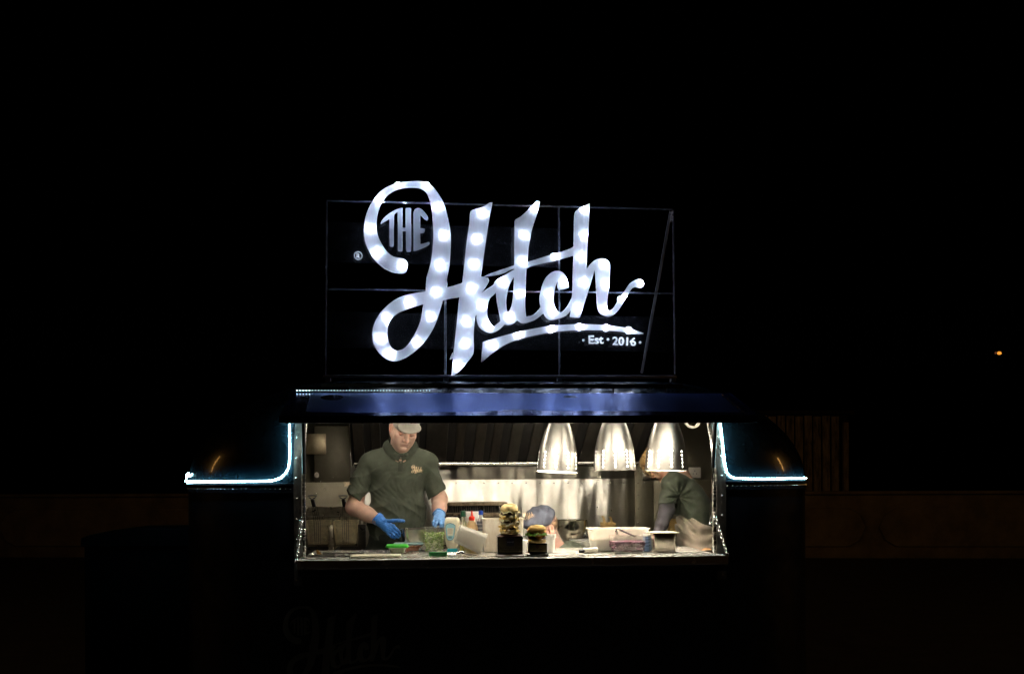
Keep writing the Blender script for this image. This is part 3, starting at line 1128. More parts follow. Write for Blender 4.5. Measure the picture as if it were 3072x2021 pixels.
SWOOSH = z2(-5, 1236, 130, 1195, 260, 1160, 400, 1130, 520, 1110, 640, 1100, 760, 1095, 900, 1098, 1000, 1105, 1100, 1118, 1180, 1135, 1240, 1154, 1281, 1170, 1240, 1173, 1180, 1168, 1100, 1155, 1000, 1146, 900, 1141, 760, 1142, 640, 1148, 520, 1163, 400, 1186, 280, 1215, 200, 1245, 130, 1285, 60, 1335, 5, 1382, -19, 1400)
SPUR = z1(990, 1393, 1003, 1355, 1015, 1328, 1020, 1376)
L_TH = z6(397, 872, 420, 810, 480, 735, 560, 665, 650, 610, 740, 567, 835, 545, 835, 935, 893, 935, 893, 562, 905, 546, 980, 548, 998, 565, 1000, 1390, 985, 1407, 915, 1405, 905, 1390, 897, 1005, 835, 1005, 833, 1390, 815, 1398, 755, 1396, 742, 1380, 738, 628, 700, 650, 668, 690, 660, 1285, 645, 1308, 600, 1308, 580, 1290, 575, 762, 490, 815)
L_E = z6(1045, 660, 1060, 600, 1100, 560, 1150, 550, 1210, 577, 1280, 650, 1332, 730, 1328, 780, 1310, 800, 1260, 762, 1180, 690, 1180, 945, 1255, 955, 1272, 968, 1262, 1018, 1240, 1038, 1180, 1045, 1183, 1255, 1280, 1235, 1345, 1212, 1366, 1235, 1355, 1265, 1290, 1305, 1180, 1355, 1100, 1385, 1048, 1390)
script_polys = [smooth_poly(p) for p in (A_out, BAR, STEM, BOWL, A_MID, T_STEM, T_BAR, LINK, C_, H_STEM, H_ARCH)]
RES = 0.55
G_, gx, gy = raster_union(script_polys, [smooth_poly(A_hole)], RES)
SCRIPT = contours(G_, gx, gy, RES, 0.16)
SW = []
for pl in (SWOOSH, SPUR):
    G_, gx, gy = raster_union([smooth_poly(pl)], [], RES); SW.append(contours(G_, gx, gy, RES, 0.14))
TH_L = []
for pl in (L_TH, L_E):
    G_, gx, gy = raster_union([smooth_poly(pl, corner=50)], [], RES); TH_L.append(contours(G_, gx, gy, RES, 0.12))

# ------------------------------------------------------------------ the sign's own frame of reference: an upright plane, turned a little more than the trailer
SYAW = math.radians(4.3)
S0 = P(1500, 1126, 0.95)
SA = Vector((math.cos(SYAW), math.sin(SYAW), 0))
SN = Vector((math.sin(SYAW), -math.cos(SYAW), 0))
SM = Matrix((SA, UP, SN)).transposed().to_4x4()
SM.translation = S0


def suv(px, py, w=0.0):
    d = ray(px, py)
    o = S0 + SN * w
    t = (o - CAM).dot(SN) / d.dot(SN)
    q = CAM + d * t - S0
    return (q.dot(SA), q.z)


def loops_uv(loops, w=0.0): return [np.array([suv(x, y, w) for x, y in lp]) for lp in loops]


def M_acrylic(name, t, d, col):
    """opal acrylic sheet: passes diffuse light through, with a soft surface gloss"""
    m = bpy.data.materials.new(name); m.use_nodes = True
    N, L = m.node_tree.nodes, m.node_tree.links
    N.clear()
    out = N.new('ShaderNodeOutputMaterial')
    tr = N.new('ShaderNodeBsdfTranslucent'); tr.inputs['Color'].default_value = (col[0] * t, col[1] * t, col[2] * t, 1)
    df = N.new('ShaderNodeBsdfDiffuse'); df.inputs['Color'].default_value = (col[0] * d, col[1] * d, col[2] * d, 1)
    ad = N.new('ShaderNodeAddShader')
    gl = N.new('ShaderNodeBsdfGlossy'); gl.inputs['Roughness'].default_value = .3
    mx = N.new('ShaderNodeMixShader'); mx.inputs[0].default_value = .04
    L.new(tr.outputs[0], ad.inputs[0]); L.new(df.outputs[0], ad.inputs[1])
    L.new(ad.outputs[0], mx.inputs[1]); L.new(gl.outputs[0], mx.inputs[2]); L.new(mx.outputs[0], out.inputs['Surface'])
    return m


M_OPAL = M_acrylic('opal_acrylic', .55, .30, (.93, .95, 1))
M_FROST = M_acrylic('frosted_acrylic', .75, .22, (.85, .9, 1))
M_CLEAR = mixmat('clear_acrylic', ('Transparent', (.985, .985, .985), 0, .93), ('Glossy', (1, 1, 1), .08, .03), ('Diffuse', (.6, .65, .75), 0, .010))
M_ROD = mixmat('acrylic_rod', ('Transparent', (.9, .92, .95), 0, .46), ('Glossy', (.9, .95, 1), .25, .44), ('Diffuse', (.55, .6, .7), 0, .10))
M_FRAME = mat('sign_frame_steel', (.40, .42, .47), .38, .8, rvar=.1)

sign = thing('illuminated_sign', 'tall sign of glowing opal script letters on a clear acrylic frame above the trailer roof', 'sign', S0)


def on_sign(me, m, name, w=0.0, parent=None, open_back=True):
    me.transform(Matrix.Translation(Vector((0, 0, w))))
    me.transform(SM)
    if open_back:
        bm = bmesh.new(); bm.from_mesh(me)
        bmesh.ops.delete(bm, geom=[f for f in bm.faces if f.normal.dot(SN) < -.9], context='FACES_ONLY')
        bm.to_mesh(me); bm.free()
    o = link(name, me, m, parent or sign)
    o.data.polygons.foreach_set('use_smooth', [False] * len(o.data.polygons))
    return o


on_sign(fill_mesh('letter_script', loops_uv(SCRIPT), .005), M_OPAL, 'letter_script')
on_sign(fill_mesh('swoosh', loops_uv(SW[0]), .005), M_OPAL, 'swoosh')
on_sign(fill_mesh('letter_spur', loops_uv(SW[1]), .005), M_OPAL, 'letter_spur')
on_sign(fill_mesh('small_letters', loops_uv(TH_L[0]), .005), M_FROST, 'small_letters')
on_sign(fill_mesh('small_letters', loops_uv(TH_L[1]), .005), M_FROST, 'small_letters')

M_PRINT = M_acrylic('white_print', .9, .1, (.95, .97, 1))
# EST / 2016 line and the registered mark
def print_text(s, px, py, hpx, rotdeg=0, wpx=None, bold=.0018):
    c = suv(px, py); e = suv(px, py - hpx)
    size = (e[1] - c[1]) / .70
    me = text_mesh('date_lettering', s, size, .004, bold)
    if wpx:
        xs = [v.co.x for v in me.vertices]
        k = (suv(px + wpx / 2, py)[0] - suv(px - wpx / 2, py)[0]) / (max(xs) - min(xs))
        me.transform(Matrix.Diagonal((k, 1, 1, 1)))
    ys = [v.co.y for v in me.vertices]; xs = [v.co.x for v in me.vertices]
    me.transform(Matrix.Translation((-(max(xs) + min(xs)) / 2, -(max(ys) + min(ys)) / 2, 0)))
    me.transform(Matrix.Rotation(math.radians(rotdeg), 4, 'Z'))
    me.transform(Matrix.Translation((c[0], c[1], 0)))
    return on_sign(me, M_PRINT, 'date_lettering', .001)


print_text('Est', 1788, 1018.5, 24, 1.5, 45)
print_text('2016', 1872.5, 1023.5, 23.5, -1.5, 71)
for px, py in ((1750.6, 1020.3), (1823.6, 1017.6), (1920, 1027)):
    c = suv(px, py); r = .0085
    on_sign(fill_mesh('dot', [np.array([(c[0] + r * math.cos(t), c[1] + r * math.sin(t)) for t in np.linspace(0, 2 * math.pi, 15)[:-1]])], .004), M_PRINT, 'dot', .001)
c = suv(1074.7, 767); r = .0255
ring = [np.array([(c[0] + k * r * math.cos(t), c[1] + k * r * math.sin(t)) for t in np.linspace(0, 2 * math.pi, 29)[:-1]]) for k in (1, .82)]
rm = on_sign(fill_mesh('registered_mark', ring, .004), M_PRINT, 'registered_mark', .001)
me = text_mesh('mark_letter', 'R', .036, .004, .0012)
xs = [v.co.x for v in me.vertices]; ys = [v.co.y for v in me.vertices]
me.transform(Matrix.Translation((c[0] - (max(xs) + min(xs)) / 2, c[1] - (max(ys) + min(ys)) / 2, 0)))
on_sign(me, M_PRINT, 'mark_letter', .001, rm)

# LED pucks behind the letters: a domed lens with its light
M_PUCK = emitter('led_puck_lens', (.78, .86, 1.0), 4.0)
pucks = z1(460, 210, 607, 88, 820, 88, 905, 265, 940, 468, 915, 690, 885, 892, 685, 970, 845, 1075, 520, 1085, 475, 1232, 750, 1265, 545, 1350, 400, 420, 450, 605, 630, 695, 1225, 310, 1185, 500, 1165, 690, 1145, 865, 1220, 988, 1110, 1110, 1100, 1275, 1050, 1435, 1380, 815, 1275, 1140, 1430, 1075, 1300, 1285) \
    + z2(398, 180, 318, 398, 305, 605, 562, 556, 285, 860, 630, 765, 510, 865, 540, 995, 790, 195, 790, 395, 770, 570, 790, 770, 742, 968, 950, 630, 960, 785, 955, 985, 1100, 895, 1250, 770, 275, 1187, 535, 1135, 765, 1115, 980, 1122, 1160, 1142)
PW = -.043
ld = bpy.data.lights.new('led_puck_light', 'POINT')
ld.energy = 0.24
ld.shadow_soft_size = .0025
ld.color = (.64, .76, 1.0)
ld.use_nodes = True
N, L = ld.node_tree.nodes, ld.node_tree.links
em = N['Emission']
tcn = N.new('ShaderNodeTexCoord'); sp = N.new('ShaderNodeSeparateXYZ')
at2 = N.new('ShaderNodeMath'); at2.operation = 'ARCTAN2'
L.new(tcn.outputs['Normal'], sp.inputs[0]); L.new(sp.outputs[0], at2.inputs[0]); L.new(sp.outputs[1], at2.inputs[1])
# moulded facets of the lens throw a star of rays
def wave(k, ph, amp):
    a = N.new('ShaderNodeMath'); a.operation = 'MULTIPLY_ADD'; a.inputs[1].default_value = k; a.inputs[2].default_value = ph
    b = N.new('ShaderNodeMath'); b.operation = 'SINE'
    c_ = N.new('ShaderNodeMath'); c_.operation = 'MULTIPLY'; c_.inputs[1].default_value = amp
    L.new(at2.outputs[0], a.inputs[0]); L.new(a.outputs[0], b.inputs[0]); L.new(b.outputs[0], c_.inputs[0])
    return c_
w1, w2, w3 = wave(11, .3, .40), wave(17, 1.1, .26), wave(6, 2.0, .18)
s1_ = N.new('ShaderNodeMath'); s2_ = N.new('ShaderNodeMath'); s3_ = N.new('ShaderNodeMath'); s3_.inputs[1].default_value = 1.0
L.new(w1.outputs[0], s1_.inputs[0]); L.new(w2.outputs[0], s1_.inputs[1])
L.new(s1_.outputs[0], s2_.inputs[0]); L.new(w3.outputs[0], s2_.inputs[1]); L.new(s2_.outputs[0], s3_.inputs[0])
# and most of the light leaves straight ahead
ab = N.new('ShaderNodeMath'); ab.operation = 'ABSOLUTE'
L.new(sp.outputs[2], ab.inputs[0])
ex = N.new('ShaderNodeMath'); ex.operation = 'MULTIPLY_ADD'; ex.inputs[1].default_value = -17; ex.inputs[2].default_value = 48
L.new(s3_.outputs[0], ex.inputs[0])
ex2 = N.new('ShaderNodeMath'); ex2.operation = 'MAXIMUM'; ex2.inputs[1].default_value = 13
L.new(ex.outputs[0], ex2.inputs[0])
pw = N.new('ShaderNodeMath'); pw.operation = 'POWER'
L.new(ex2.outputs[0], pw.inputs[1])
L.new(ab.outputs[0], pw.inputs[0])
core = N.new('ShaderNodeMath'); core.operation = 'MULTIPLY_ADD'; core.inputs[1].default_value = 680; core.inputs[2].default_value = 1
L.new(pw.outputs[0], core.inputs[0])
s4_ = N.new('ShaderNodeMath'); s4_.operation = 'MULTIPLY'
L.new(s3_.outputs[0], s4_.inputs[0]); L.new(core.outputs[0], s4_.inputs[1])
L.new(s4_.outputs[0], em.inputs['Strength'])
mb = MB()
mb.lathe([(.0001, .010), (.011, .009), (.020, .004), (.0235, -.004), (.023, -.012), (.0001, -.012)], (0, 0, 0), 14)
puck_me = None
for i, (px, py) in enumerate(pucks):
    u, v = suv(px, py, PW)
    if puck_me is None:
        o = mb.build('led_puck', M_PUCK, None)
        puck_me = o.data
    else:
        o = bpy.data.objects.new('led_puck', puck_me); COL.objects.link(o)
    o.parent = sign
    rr = Matrix.Rotation(random.uniform(0, 6.28), 4, 'Z')
    o.matrix_local = Matrix.Translation(-S0) @ SM @ Matrix.Translation((u, v, PW - .006)) @ rr
    lo = bpy.data.objects.new('led_puck_light', ld); COL.objects.link(lo)
    lo.parent = o
    lo.location = (0, 0, .0125)

# unseen fill lights added behind the small lettering to brighten it
lb2 = bpy.data.lights.new('lettering_fill_light', 'POINT'); lb2.energy = .085; lb2.shadow_soft_size = .01; lb2.color = (.74, .83, 1.0)
for px, py, k_ in ((1148, 606, 1), (1180, 640, 1), (1214, 610, 1), (1222, 660, 1), (1152, 660, 1), (1776, 1018, 1), (1800, 1019, 1), (1850, 1023, 1), (1872, 1023, 1), (1895, 1024, 1), (1075, 767, 1)):
    u, v = suv(px, py, -.05)
    lo = bpy.data.objects.new('lettering_fill_light', lb2); COL.objects.link(lo)
    lo.location = SM @ Vector((u, v, -.05))

# clear acrylic frame, cross bars, backing strips, brace
def srod(name, a, b, wd=.010, w=-.066, m=None):
    pa, pb_ = suv(*a, w), suv(*b, w)
    q0, q1 = SM @ Vector((pa[0], pa[1], w)), SM @ Vector((pb_[0], pb_[1], w))
    mb = MB(); mb.bar(q0, q1, wd, wd, .0015)
    return mb.build(name, m or M_ROD, sign)


srod('frame_bar', (980, 602), (2019, 628)); srod('frame_bar', (976, 1126), (2026, 1127))
srod('frame_bar', (981, 606), (977, 1122)); srod('frame_bar', (2019, 632), (2025, 1123))
srod('frame_bar', (984, 867), (2019, 880)); srod('frame_bar', (1677, 622), (1678, 1123)); srod('frame_bar', (1336, 870), (1336, 1123), .014)
srod('frame_bar', (968, 1129), (2030, 1131), .014, -.02, M_FRAME)
srod('brace', (2012, 636), (1990, 760), .016, -.10, M_FRAME)
srod('brace', (1990, 760), (1925, 1120), .016, -.16, M_FRAME)
for (a, b, c_, d) in ((975, 686, 1675, 786), (972, 952, 2030, 1043)):
    u0, v0 = suv(a, d, -.058); u1, v1 = suv(c_, b, -.058)
    mb = MB(); mb.box((0, 0, 0), (u1 - u0, v1 - v0, .004))
    o = mb.build('acrylic_strip', M_CLEAR, None)
    me = o.data
    me.transform(Matrix.Translation(((u0 + u1) / 2, (v0 + v1) / 2, -.058)))
    me.transform(SM); o.parent = sign; me.transform(Matrix.Translation(-S0))
# cable-tie tangle at the brace's top
mb = MB()
q = SM @ Vector((*suv(2014, 634, -.05), -.05))
for k in range(5):
    pts = [q + Vector((random.uniform(-.01, .012), random.uniform(-.01, .01), -.012 * j + random.uniform(-.006, .006))) for j in range(6)]
    mb.tube(pts, .0022, 5)
mb.build('cable_tie', M_PRINT, sign)
for px in (1337, 1678, 985, 2018):
    q = SM @ Vector((*suv(px, 1128, -.05), -.05))
    mb = MB(); mb.box((q.x, q.y, q.z - .02), (.03, .05, .035), None, .003); mb.build('foot_bracket', M_FRAME, sign)

# the same lettering painted on the trailer's lower front
M_SIGNPAINT = mat('faded_gold_lettering', (.36, .33, .27), .6)
lx, ly = 848.0, 1815.0
k = .41


def small_logo(cx, cy, s):
    """all loops of the logo in metres: (cx, cy) is the place of the sign's px (1091, 540), s metres per sign pixel"""
    out = []
    for grp in (SCRIPT, SW[0], SW[1], TH_L[0], TH_L[1]):
        out.append([np.stack([cx + (lp[:, 0] - 1091) * s, cy - (lp[:, 1] - 540) * s], 1) for lp in grp])
    return out


c = P(lx, ly, 0)
mpp = k * 6.5 / FPX
mb = None
me_all = bmesh.new()
for grp in small_logo(c.x, c.z, mpp):
    m_ = fill_mesh('painted_lettering', grp, .0)
    m_.transform(Matrix.Rotation(math.pi / 2, 4, 'X'))
    m_.transform(Matrix.Translation((0, -.004, 0)))
    me_all.from_mesh(m_); bpy.data.meshes.remove(m_)
m_ = bpy.data.meshes.new('painted_lettering'); me_all.to_mesh(m_); me_all.free()
link('painted_lettering', m_, M_SIGNPAINT, trailer)
# ------------------------------------------------------------------ soft-body modelling: distance fields turned into one skin
class Field:
    def __init__(s, lo, hi, h):
        s.lo = np.array(lo, dtype=np.float32); s.h = h
        s.n = np.ceil((np.array(hi) - s.lo) / h).astype(int) + 1
        s.F = np.full(s.n, 1.0, dtype=np.float32)

    def _sub(s, lo, hi):
        a = np.clip(np.floor((np.array(lo) - s.lo) / s.h).astype(int), 0, s.n)
        b = np.clip(np.ceil((np.array(hi) - s.lo) / s.h).astype(int) + 1, 0, s.n)
        if (b <= a).any(): return None, None
        sl = tuple(slice(i, j) for i, j in zip(a, b))
        g = [(s.lo[k] + s.h * np.arange(a[k], b[k])).astype(np.float32) for k in range(3)]
        return sl, (g[0][:, None, None], g[1][None, :, None], g[2][None, None, :])

    def _op(s, sl, d, k, sub):
        f = s.F[sl]
        if sub:
            d = -d
            if k > 0:
                h = np.maximum(k - np.abs(f - d), 0) / k
                s.F[sl] = np.maximum(f, d) + h * h * k * .25
            else: s.F[sl] = np.maximum(f, d)
        else:
            if k > 0:
                h = np.maximum(k - np.abs(f - d), 0) / k
                s.F[sl] = np.minimum(f, d) - h * h * k * .25
            else: s.F[sl] = np.minimum(f, d)

    def cap(s, a, b, ra, rb=None, k=.02, sub=False):
        rb = ra if rb is None else rb
        a, b = np.array(a, dtype=np.float32), np.array(b, dtype=np.float32)
        R = max(ra, rb) + k + 3 * s.h
        sl, g = s._sub(np.minimum(a, b) - R, np.maximum(a, b) + R)
        if sl is None: return
        d = b - a
        L2 = float(d @ d) + 1e-12
        t = np.clip(((g[0] - a[0]) * d[0] + (g[1] - a[1]) * d[1] + (g[2] - a[2]) * d[2]) / L2, 0, 1)
        q = np.sqrt((g[0] - a[0] - t * d[0])**2 + (g[1] - a[1] - t * d[1])**2 + (g[2] - a[2] - t * d[2])**2) - (ra + (rb - ra) * t)
        s._op(sl, q, k, sub)

    def ell(s, c, r, R=None, k=.02, sub=False, clip=None):
        """R: 3x3 columns = local axes; clip: list of (point, normal) half spaces removed on the normal's side"""
        c = np.array(c, dtype=np.float32)
        m = max(r) + k + 3 * s.h
        sl, g = s._sub(c - m, c + m)
        if sl is None: return
        x, y, z = g[0] - c[0], g[1] - c[1], g[2] - c[2]
        if R is not None:
            x, y, z = (x * R[0, 0] + y * R[1, 0] + z * R[2, 0], x * R[0, 1] + y * R[1, 1] + z * R[2, 1], x * R[0, 2] + y * R[1, 2] + z * R[2, 2])
        k0 = np.sqrt((x / r[0])**2 + (y / r[1])**2 + (z / r[2])**2) + 1e-6
        k1 = np.sqrt((x / r[0]**2)**2 + (y / r[1]**2)**2 + (z / r[2]**2)**2) + 1e-6
        d = k0 * (k0 - 1) / k1
        for (p, nn) in (clip or []):
            d = np.maximum(d, (g[0] - p[0]) * nn[0] + (g[1] - p[1]) * nn[1] + (g[2] - p[2]) * nn[2])
        s._op(sl, d, k, sub)

    def half(s, p, nn, k=0.0):
        """remove everything on the normal's side of a plane"""
        g = [(s.lo[i] + s.h * np.arange(s.n[i])).astype(np.float32) for i in range(3)]
        d = (g[0][:, None, None] - p[0]) * nn[0] + (g[1][None, :, None] - p[1]) * nn[1] + (g[2][None, None, :] - p[2]) * nn[2]
        s.F = np.maximum(s.F, d)

    def add(s, fn, band=.03):
        """displace the surface: fn(x, y, z) in metres"""
        m = np.abs(s.F) < band
        I = np.nonzero(m)
        x, y, z = (s.lo[k] + s.h * I[k] for k in range(3))
        s.F[I] += fn(x, y, z).astype(np.float32)

    def mesh(s):
        F = s.F
        S = F < 0
        c = np.zeros(tuple(np.array(F.shape) - 1), dtype=np.int8)
        for i in (0, 1):
            for j in (0, 1):
                for k in (0, 1):
                    c += S[i:F.shape[0] - 1 + i, j:F.shape[1] - 1 + j, k:F.shape[2] - 1 + k]
        I, J, K = np.nonzero((c > 0) & (c < 8))
        idx = np.full(c.shape, -1, dtype=np.int32)
        idx[I, J, K] = np.arange(len(I))
        val = np.stack([F[I + i, J + j, K + k] for i in (0, 1) for j in (0, 1) for k in (0, 1)], 1)
        off = [(i, j, k) for i in (0, 1) for j in (0, 1) for k in (0, 1)]
        acc = np.zeros((len(I), 3)); cnt = np.zeros(len(I))
        for a in range(8):
            for b in range(a + 1, 8):
                if sum(abs(off[a][q] - off[b][q]) for q in range(3)) != 1: continue
                m = (val[:, a] < 0) != (val[:, b] < 0)
                dd = val[:, a] - val[:, b]
                t = np.where(m, val[:, a] / np.where(dd == 0, 1, dd), 0)[:, None]
                p = np.array(off[a]) * (1 - t) + np.array(off[b]) * t
                acc += p * m[:, None]; cnt += m
        V = s.lo + (np.stack([I, J, K], 1) + acc / cnt[:, None]) * s.h
        Fc = []
        for ax in range(3):
            sa = [slice(1, -1)] * 3; sb = [slice(1, -1)] * 3
            sa[ax] = slice(0, -1); sb[ax] = slice(1, None)
            A, B = S[tuple(sa)], S[tuple(sb)]
            w = np.stack(np.nonzero(A != B), 1)
            if not len(w): continue
            o = np.array([1, 1, 1]); o[ax] = 0
            q = w + o
            u, v = [(1, 2), (2, 0), (0, 1)][ax]
            du = np.zeros(3, int); dv = np.zeros(3, int); du[u] = 1; dv[v] = 1
            quad = np.stack([idx[tuple((q - du - dv).T)], idx[tuple((q - dv).T)], idx[tuple(q.T)], idx[tuple((q - du).T)]], 1)
            ins = A[tuple(w.T)]
            quad[~ins] = quad[~ins][:, ::-1]
            Fc.append(quad[(quad >= 0).all(1)])
        return V, np.concatenate(Fc)


def relax(V, F, it=2, lam=.5):
    for _ in range(it):
        acc = np.zeros_like(V); cnt = np.zeros(len(V))
        for a in range(4):
            b = (a + 1) % 4
            np.add.at(acc, F[:, a], V[F[:, b]]); np.add.at(cnt, F[:, a], 1)
            np.add.at(acc, F[:, b], V[F[:, a]]); np.add.at(cnt, F[:, b], 1)
        V = V + lam * (acc / np.maximum(cnt, 1)[:, None] - V)
    return V


def skin_obj(name, fld, m, parent, tint=None, sm=1):
    V, F = fld.mesh()
    V = relax(V, F, sm)
    o = from_np(name, V, F, m, parent)
    if tint is not None:
        at = o.data.color_attributes.new('tint', 'FLOAT_COLOR', 'POINT')
        c = np.ones((len(V), 4), dtype=np.float32)
        c[:, :3] = tint(V)
        at.data.foreach_set('color', c.ravel())
    return o, (V, F)


def A3(v): return np.array([v[0], v[1], v[2]], dtype=float)


def frame(fwd, roll=0.0):
    f = Vector(fwd).normalized()
    x = f.cross(Vector((0, 0, 1))) * -1
    x = x.normalized()
    u = f.cross(x).normalized()
    if u.z < 0: u, x = -u, -x
    c, s = math.cos(roll), math.sin(roll)
    x2, u2 = x * c + u * s, u * c - x * s
    return np.array([x2, u2, f]).T          # columns: right (as seen), up, forward


def head_sdf(S, C, R, k=1.0, ear=(1, 1)):
    L_ = lambda x, y, z: A3(C) + R @ (np.array([x, y, z]) * k)
    e = lambda c, r, kk=.02, sub=False: S.ell(L_(*c), tuple(q * k for q in r), R, kk * k, sub)
    cp = lambda a, b, ra, rb=None, kk=.02, sub=False: S.cap(L_(*a), L_(*b), ra * k, (rb or ra) * k, kk * k, sub)
    e((0, .028, -.012), (.076, .090, .097), .01)
    e((0, -.045, .026), (.061, .078, .064), .03)
    e((0, -.106, .062), (.026, .020, .022), .03)
    for s in (-1, 1):
        cp((s * .058, -.050, .0), (s * .020, -.104, .058), .019, .017, .035)
        e((s * .043, -.026, .062), (.022, .018, .02), .025)
        e((s * .036, -.062, .062), (.020, .024, .018), .03)
    cp((-.036, .017, .082), (.036, .017, .082), .0115, None, .018)
    for s in (-1, 1):
        e((s * .031, -.004, .098), (.021, .012, .019), .012, True)
        e((s * .031, -.007, .078), (.0145, .0115, .0125), .004)
    cp((0, .004, .088), (0, -.040, .108), .0078, .0115, .012)
    for s in (-1, 1):
        e((s * .0125, -.045, .096), (.0085, .007, .010), .007)
        e((s * .0075, -.052, .103), (.0035, .003, .004), .003, True)
    cp((-.019, -.0705, .088), (.019, -.0705, .088), .0052, None, .008)
    cp((-.015, -.0795, .087), (.015, -.0795, .087), .0062, None, .008)
    cp((-.024, -.0750, .0935), (.024, -.0750, .0935), .0028, None, .004, True)
    cp((-.012, -.090, .088), (.012, -.090, .088), .0045, None, .009, True)
    for s, on in ((-1, ear[0]), (1, ear[1])):
        if not on: continue
        e((s * .080, -.008, -.008), (.009, .032, .020), .006)
        e((s * .076, -.034, .002), (.008, .012, .010), .008)
        e((s * .088, -.004, -.003), (.006, .018, .010), .004, True)


def head_local(V, C, R, k=1.0): return ((V - A3(C)) @ R) / k


SKIN = np.array([.60, .38, .30])


def face_tint(V, C, R, k=1.0, brow=(.10, .065, .04), stubble=.2):
    q = head_local(V, C, R, k)
    x, y, z = np.abs(q[:, 0]), q[:, 1], q[:, 2]
    near = (np.abs(q).max(1) < .17)
    c = np.tile(SKIN, (len(V), 1))
    n = .5 + .5 * np.sin(V[:, 0] * 61 + 1.7 * np.sin(V[:, 2] * 47)) * np.sin(V[:, 2] * 53 + V[:, 1] * 41)
    c *= (1 - .16 * n)[:, None]

    def blend(m, col, a):
        nonlocal c
        m = np.clip(m, 0, 1) * a * near
        c = c * (1 - m[:, None]) + np.array(col) * m[:, None]
    f = z > .02
    blend(f * (1.2 - np.hypot((x - .034) / .020, (y - .0185 + (x - .034) * .12) / .0065)) * 2, brow, .95)            # eyebrows
    blend(f * (1.15 - np.hypot((x - .031) / .0165, (y + .0125) / .0028)) * 2.5, (.05, .03, .025), 1.0)             # lash line of lowered lids
    blend(f * (1.2 - np.hypot((x - .031) / .021, (y + .003) / .012)), (.34, .18, .13), .6)                        # lids, with eye-socket shade painted in
    blend(f * (1.15 - np.hypot(x / .024, (y + .0755) / .0095)) * 2, (.46, .17, .14), .75)                          # lips
    blend(f * (1.1 - np.hypot(x / .024, (y + .0752) / .0017)) * 2, (.16, .05, .045), .8)                           # between the lips
    blend(f * (1.1 - np.hypot(x / .017, (y + .043) / .02)), (.62, .30, .22), .5)                                   # nose
    blend((y < -.03) * (1.0 - np.clip((x - .06) / .02, 0, 1)) * np.clip((-.045 - y) / .03, 0, 1), (.38, .25, .19), stubble)
    blend((1.2 - np.hypot((x - .083) / .012, (y + .008) / .035)), (.66, .30, .22), .5)                             # ears
    return c


def tint_mat(name, rough, sss=0.0, bump=.15, bscale=300, fabric=False):
    m = mat(name, (.5, .3, .2), rough, sss=sss, bump=bump, bscale=bscale, bdist=.0008, spec=.4)
    N, L = m.node_tree.nodes, m.node_tree.links
    a = N.new('ShaderNodeVertexColor'); a.layer_name = 'tint'
    L.new(a.outputs['Color'], N['Principled BSDF'].inputs['Base Color'])
    return m


M_SKIN = tint_mat('skin', .48, .12)


def fabric(name, col, rough=.9, var=.25, wscale=520, bump=.35):
    m = mat(name, col, rough, var=var, vscale=26, bump=bump, bscale=wscale, bdist=.0012, spec=.2, sheen=.04)
    return m


M_POLO = fabric('olive_pique', (.062, .072, .052))
M_COLLAR = fabric('olive_rib', (.040, .047, .034))
M_NAVYCLOTH = fabric('dark_apron_cloth', (.018, .022, .017))
M_CAP = fabric('stone_cap_cloth', (.36, .34, .295), var=.14)
M_GLOVE = mat('blue_nitrile', (.055, .22, .66), .36, var=.25, vscale=40, bump=.35, bscale=90, bdist=.003, spec=.5)
M_THREAD = mat('gold_thread', (.72, .52, .33), .6)
M_BUTTON = mat('button_horn', (.12, .12, .09), .3)


def wr(*terms):
    """folds: sum of (amp, kx, ky, kz, phase, sharp)"""
    def fn(x, y, z):
        o = 0
        for (a, kx, ky, kz, ph, sh) in terms:
            w = np.sin(kx * x + ky * y + kz * z + ph + 1.3 * np.sin(2.1 * x * 3 + z * 7 + ph))
            o = o - a * np.sign(w) * np.abs(w) ** sh if sh != 1 else o - a * w
        return o
    return fn


def drape(loops_groups, origin, ex, ez, proj, V, F, m, name, parent, off=.0012):
    """flat lettering laid on a cloth: loops in metres, projected along 'proj' on to the cloth's surface"""
    tree = BVHTree.FromPolygons([tuple(v) for v in V], [tuple(f) for f in F])
    bm = bmesh.new()
    for grp in loops_groups:
        me = fill_mesh('lettering', grp, 0)
        bm.from_mesh(me); bpy.data.meshes.remove(me)
    bmesh.ops.triangulate(bm, faces=bm.faces[:])
    for v in bm.verts:
        w = Vector(origin) + Vector(ex) * v.co.x + Vector(ez) * v.co.y
        h = tree.ray_cast(w - Vector(proj) * .4, Vector(proj))
        v.co = (h[0] - Vector(proj) * off) if h[0] is not None else w
    me = bpy.data.meshes.new(name); bm.to_mesh(me); bm.free()
    return link(name, me, m, parent)


# ================================================================== the man at the counter
YM = .68
man = thing('person', 'man in olive polo shirt, stone cap and blue gloves looking down over the steel pan', 'person', (P(1190, 1500, YM).x, YM, FLZ))
DY = .14                                                            # how far behind the shelf people stand
J = lambda px, py, Y: A3(P(px, py, Y + DY))
psi, alp = math.radians(14), math.radians(32)
fw = np.array([math.sin(psi) * math.cos(alp), -math.cos(psi) * math.cos(alp), -math.sin(alp)])
HR = frame(fw, math.radians(-5))
HC = J(1207, 1349, .565) - HR @ np.array([0, -.122, .066])
S = Field(np.minimum(J(1020, 1600, .3), J(1350, 1600, .3)) - [0, .05, 0], A3((P(1350, 1200, .86).x, .90 + DY, HC[2] + .16)), .0032)
head_sdf(S, HC, HR, 1.0)
nb = J(1200, 1372, .66)
S.cap(HC + HR @ np.array([0, -.05, -.03]), nb, .057, .066, .03)
shL, shR = J(1098, 1396, .67), J(1280, 1400, .67)
S.cap(nb + [0, 0, -.03], J(1190, 1600, .67), .09, .10, .04)
S.cap(J(1140, 1400, .67), J(1248, 1400, .67), .05, .05, .03)
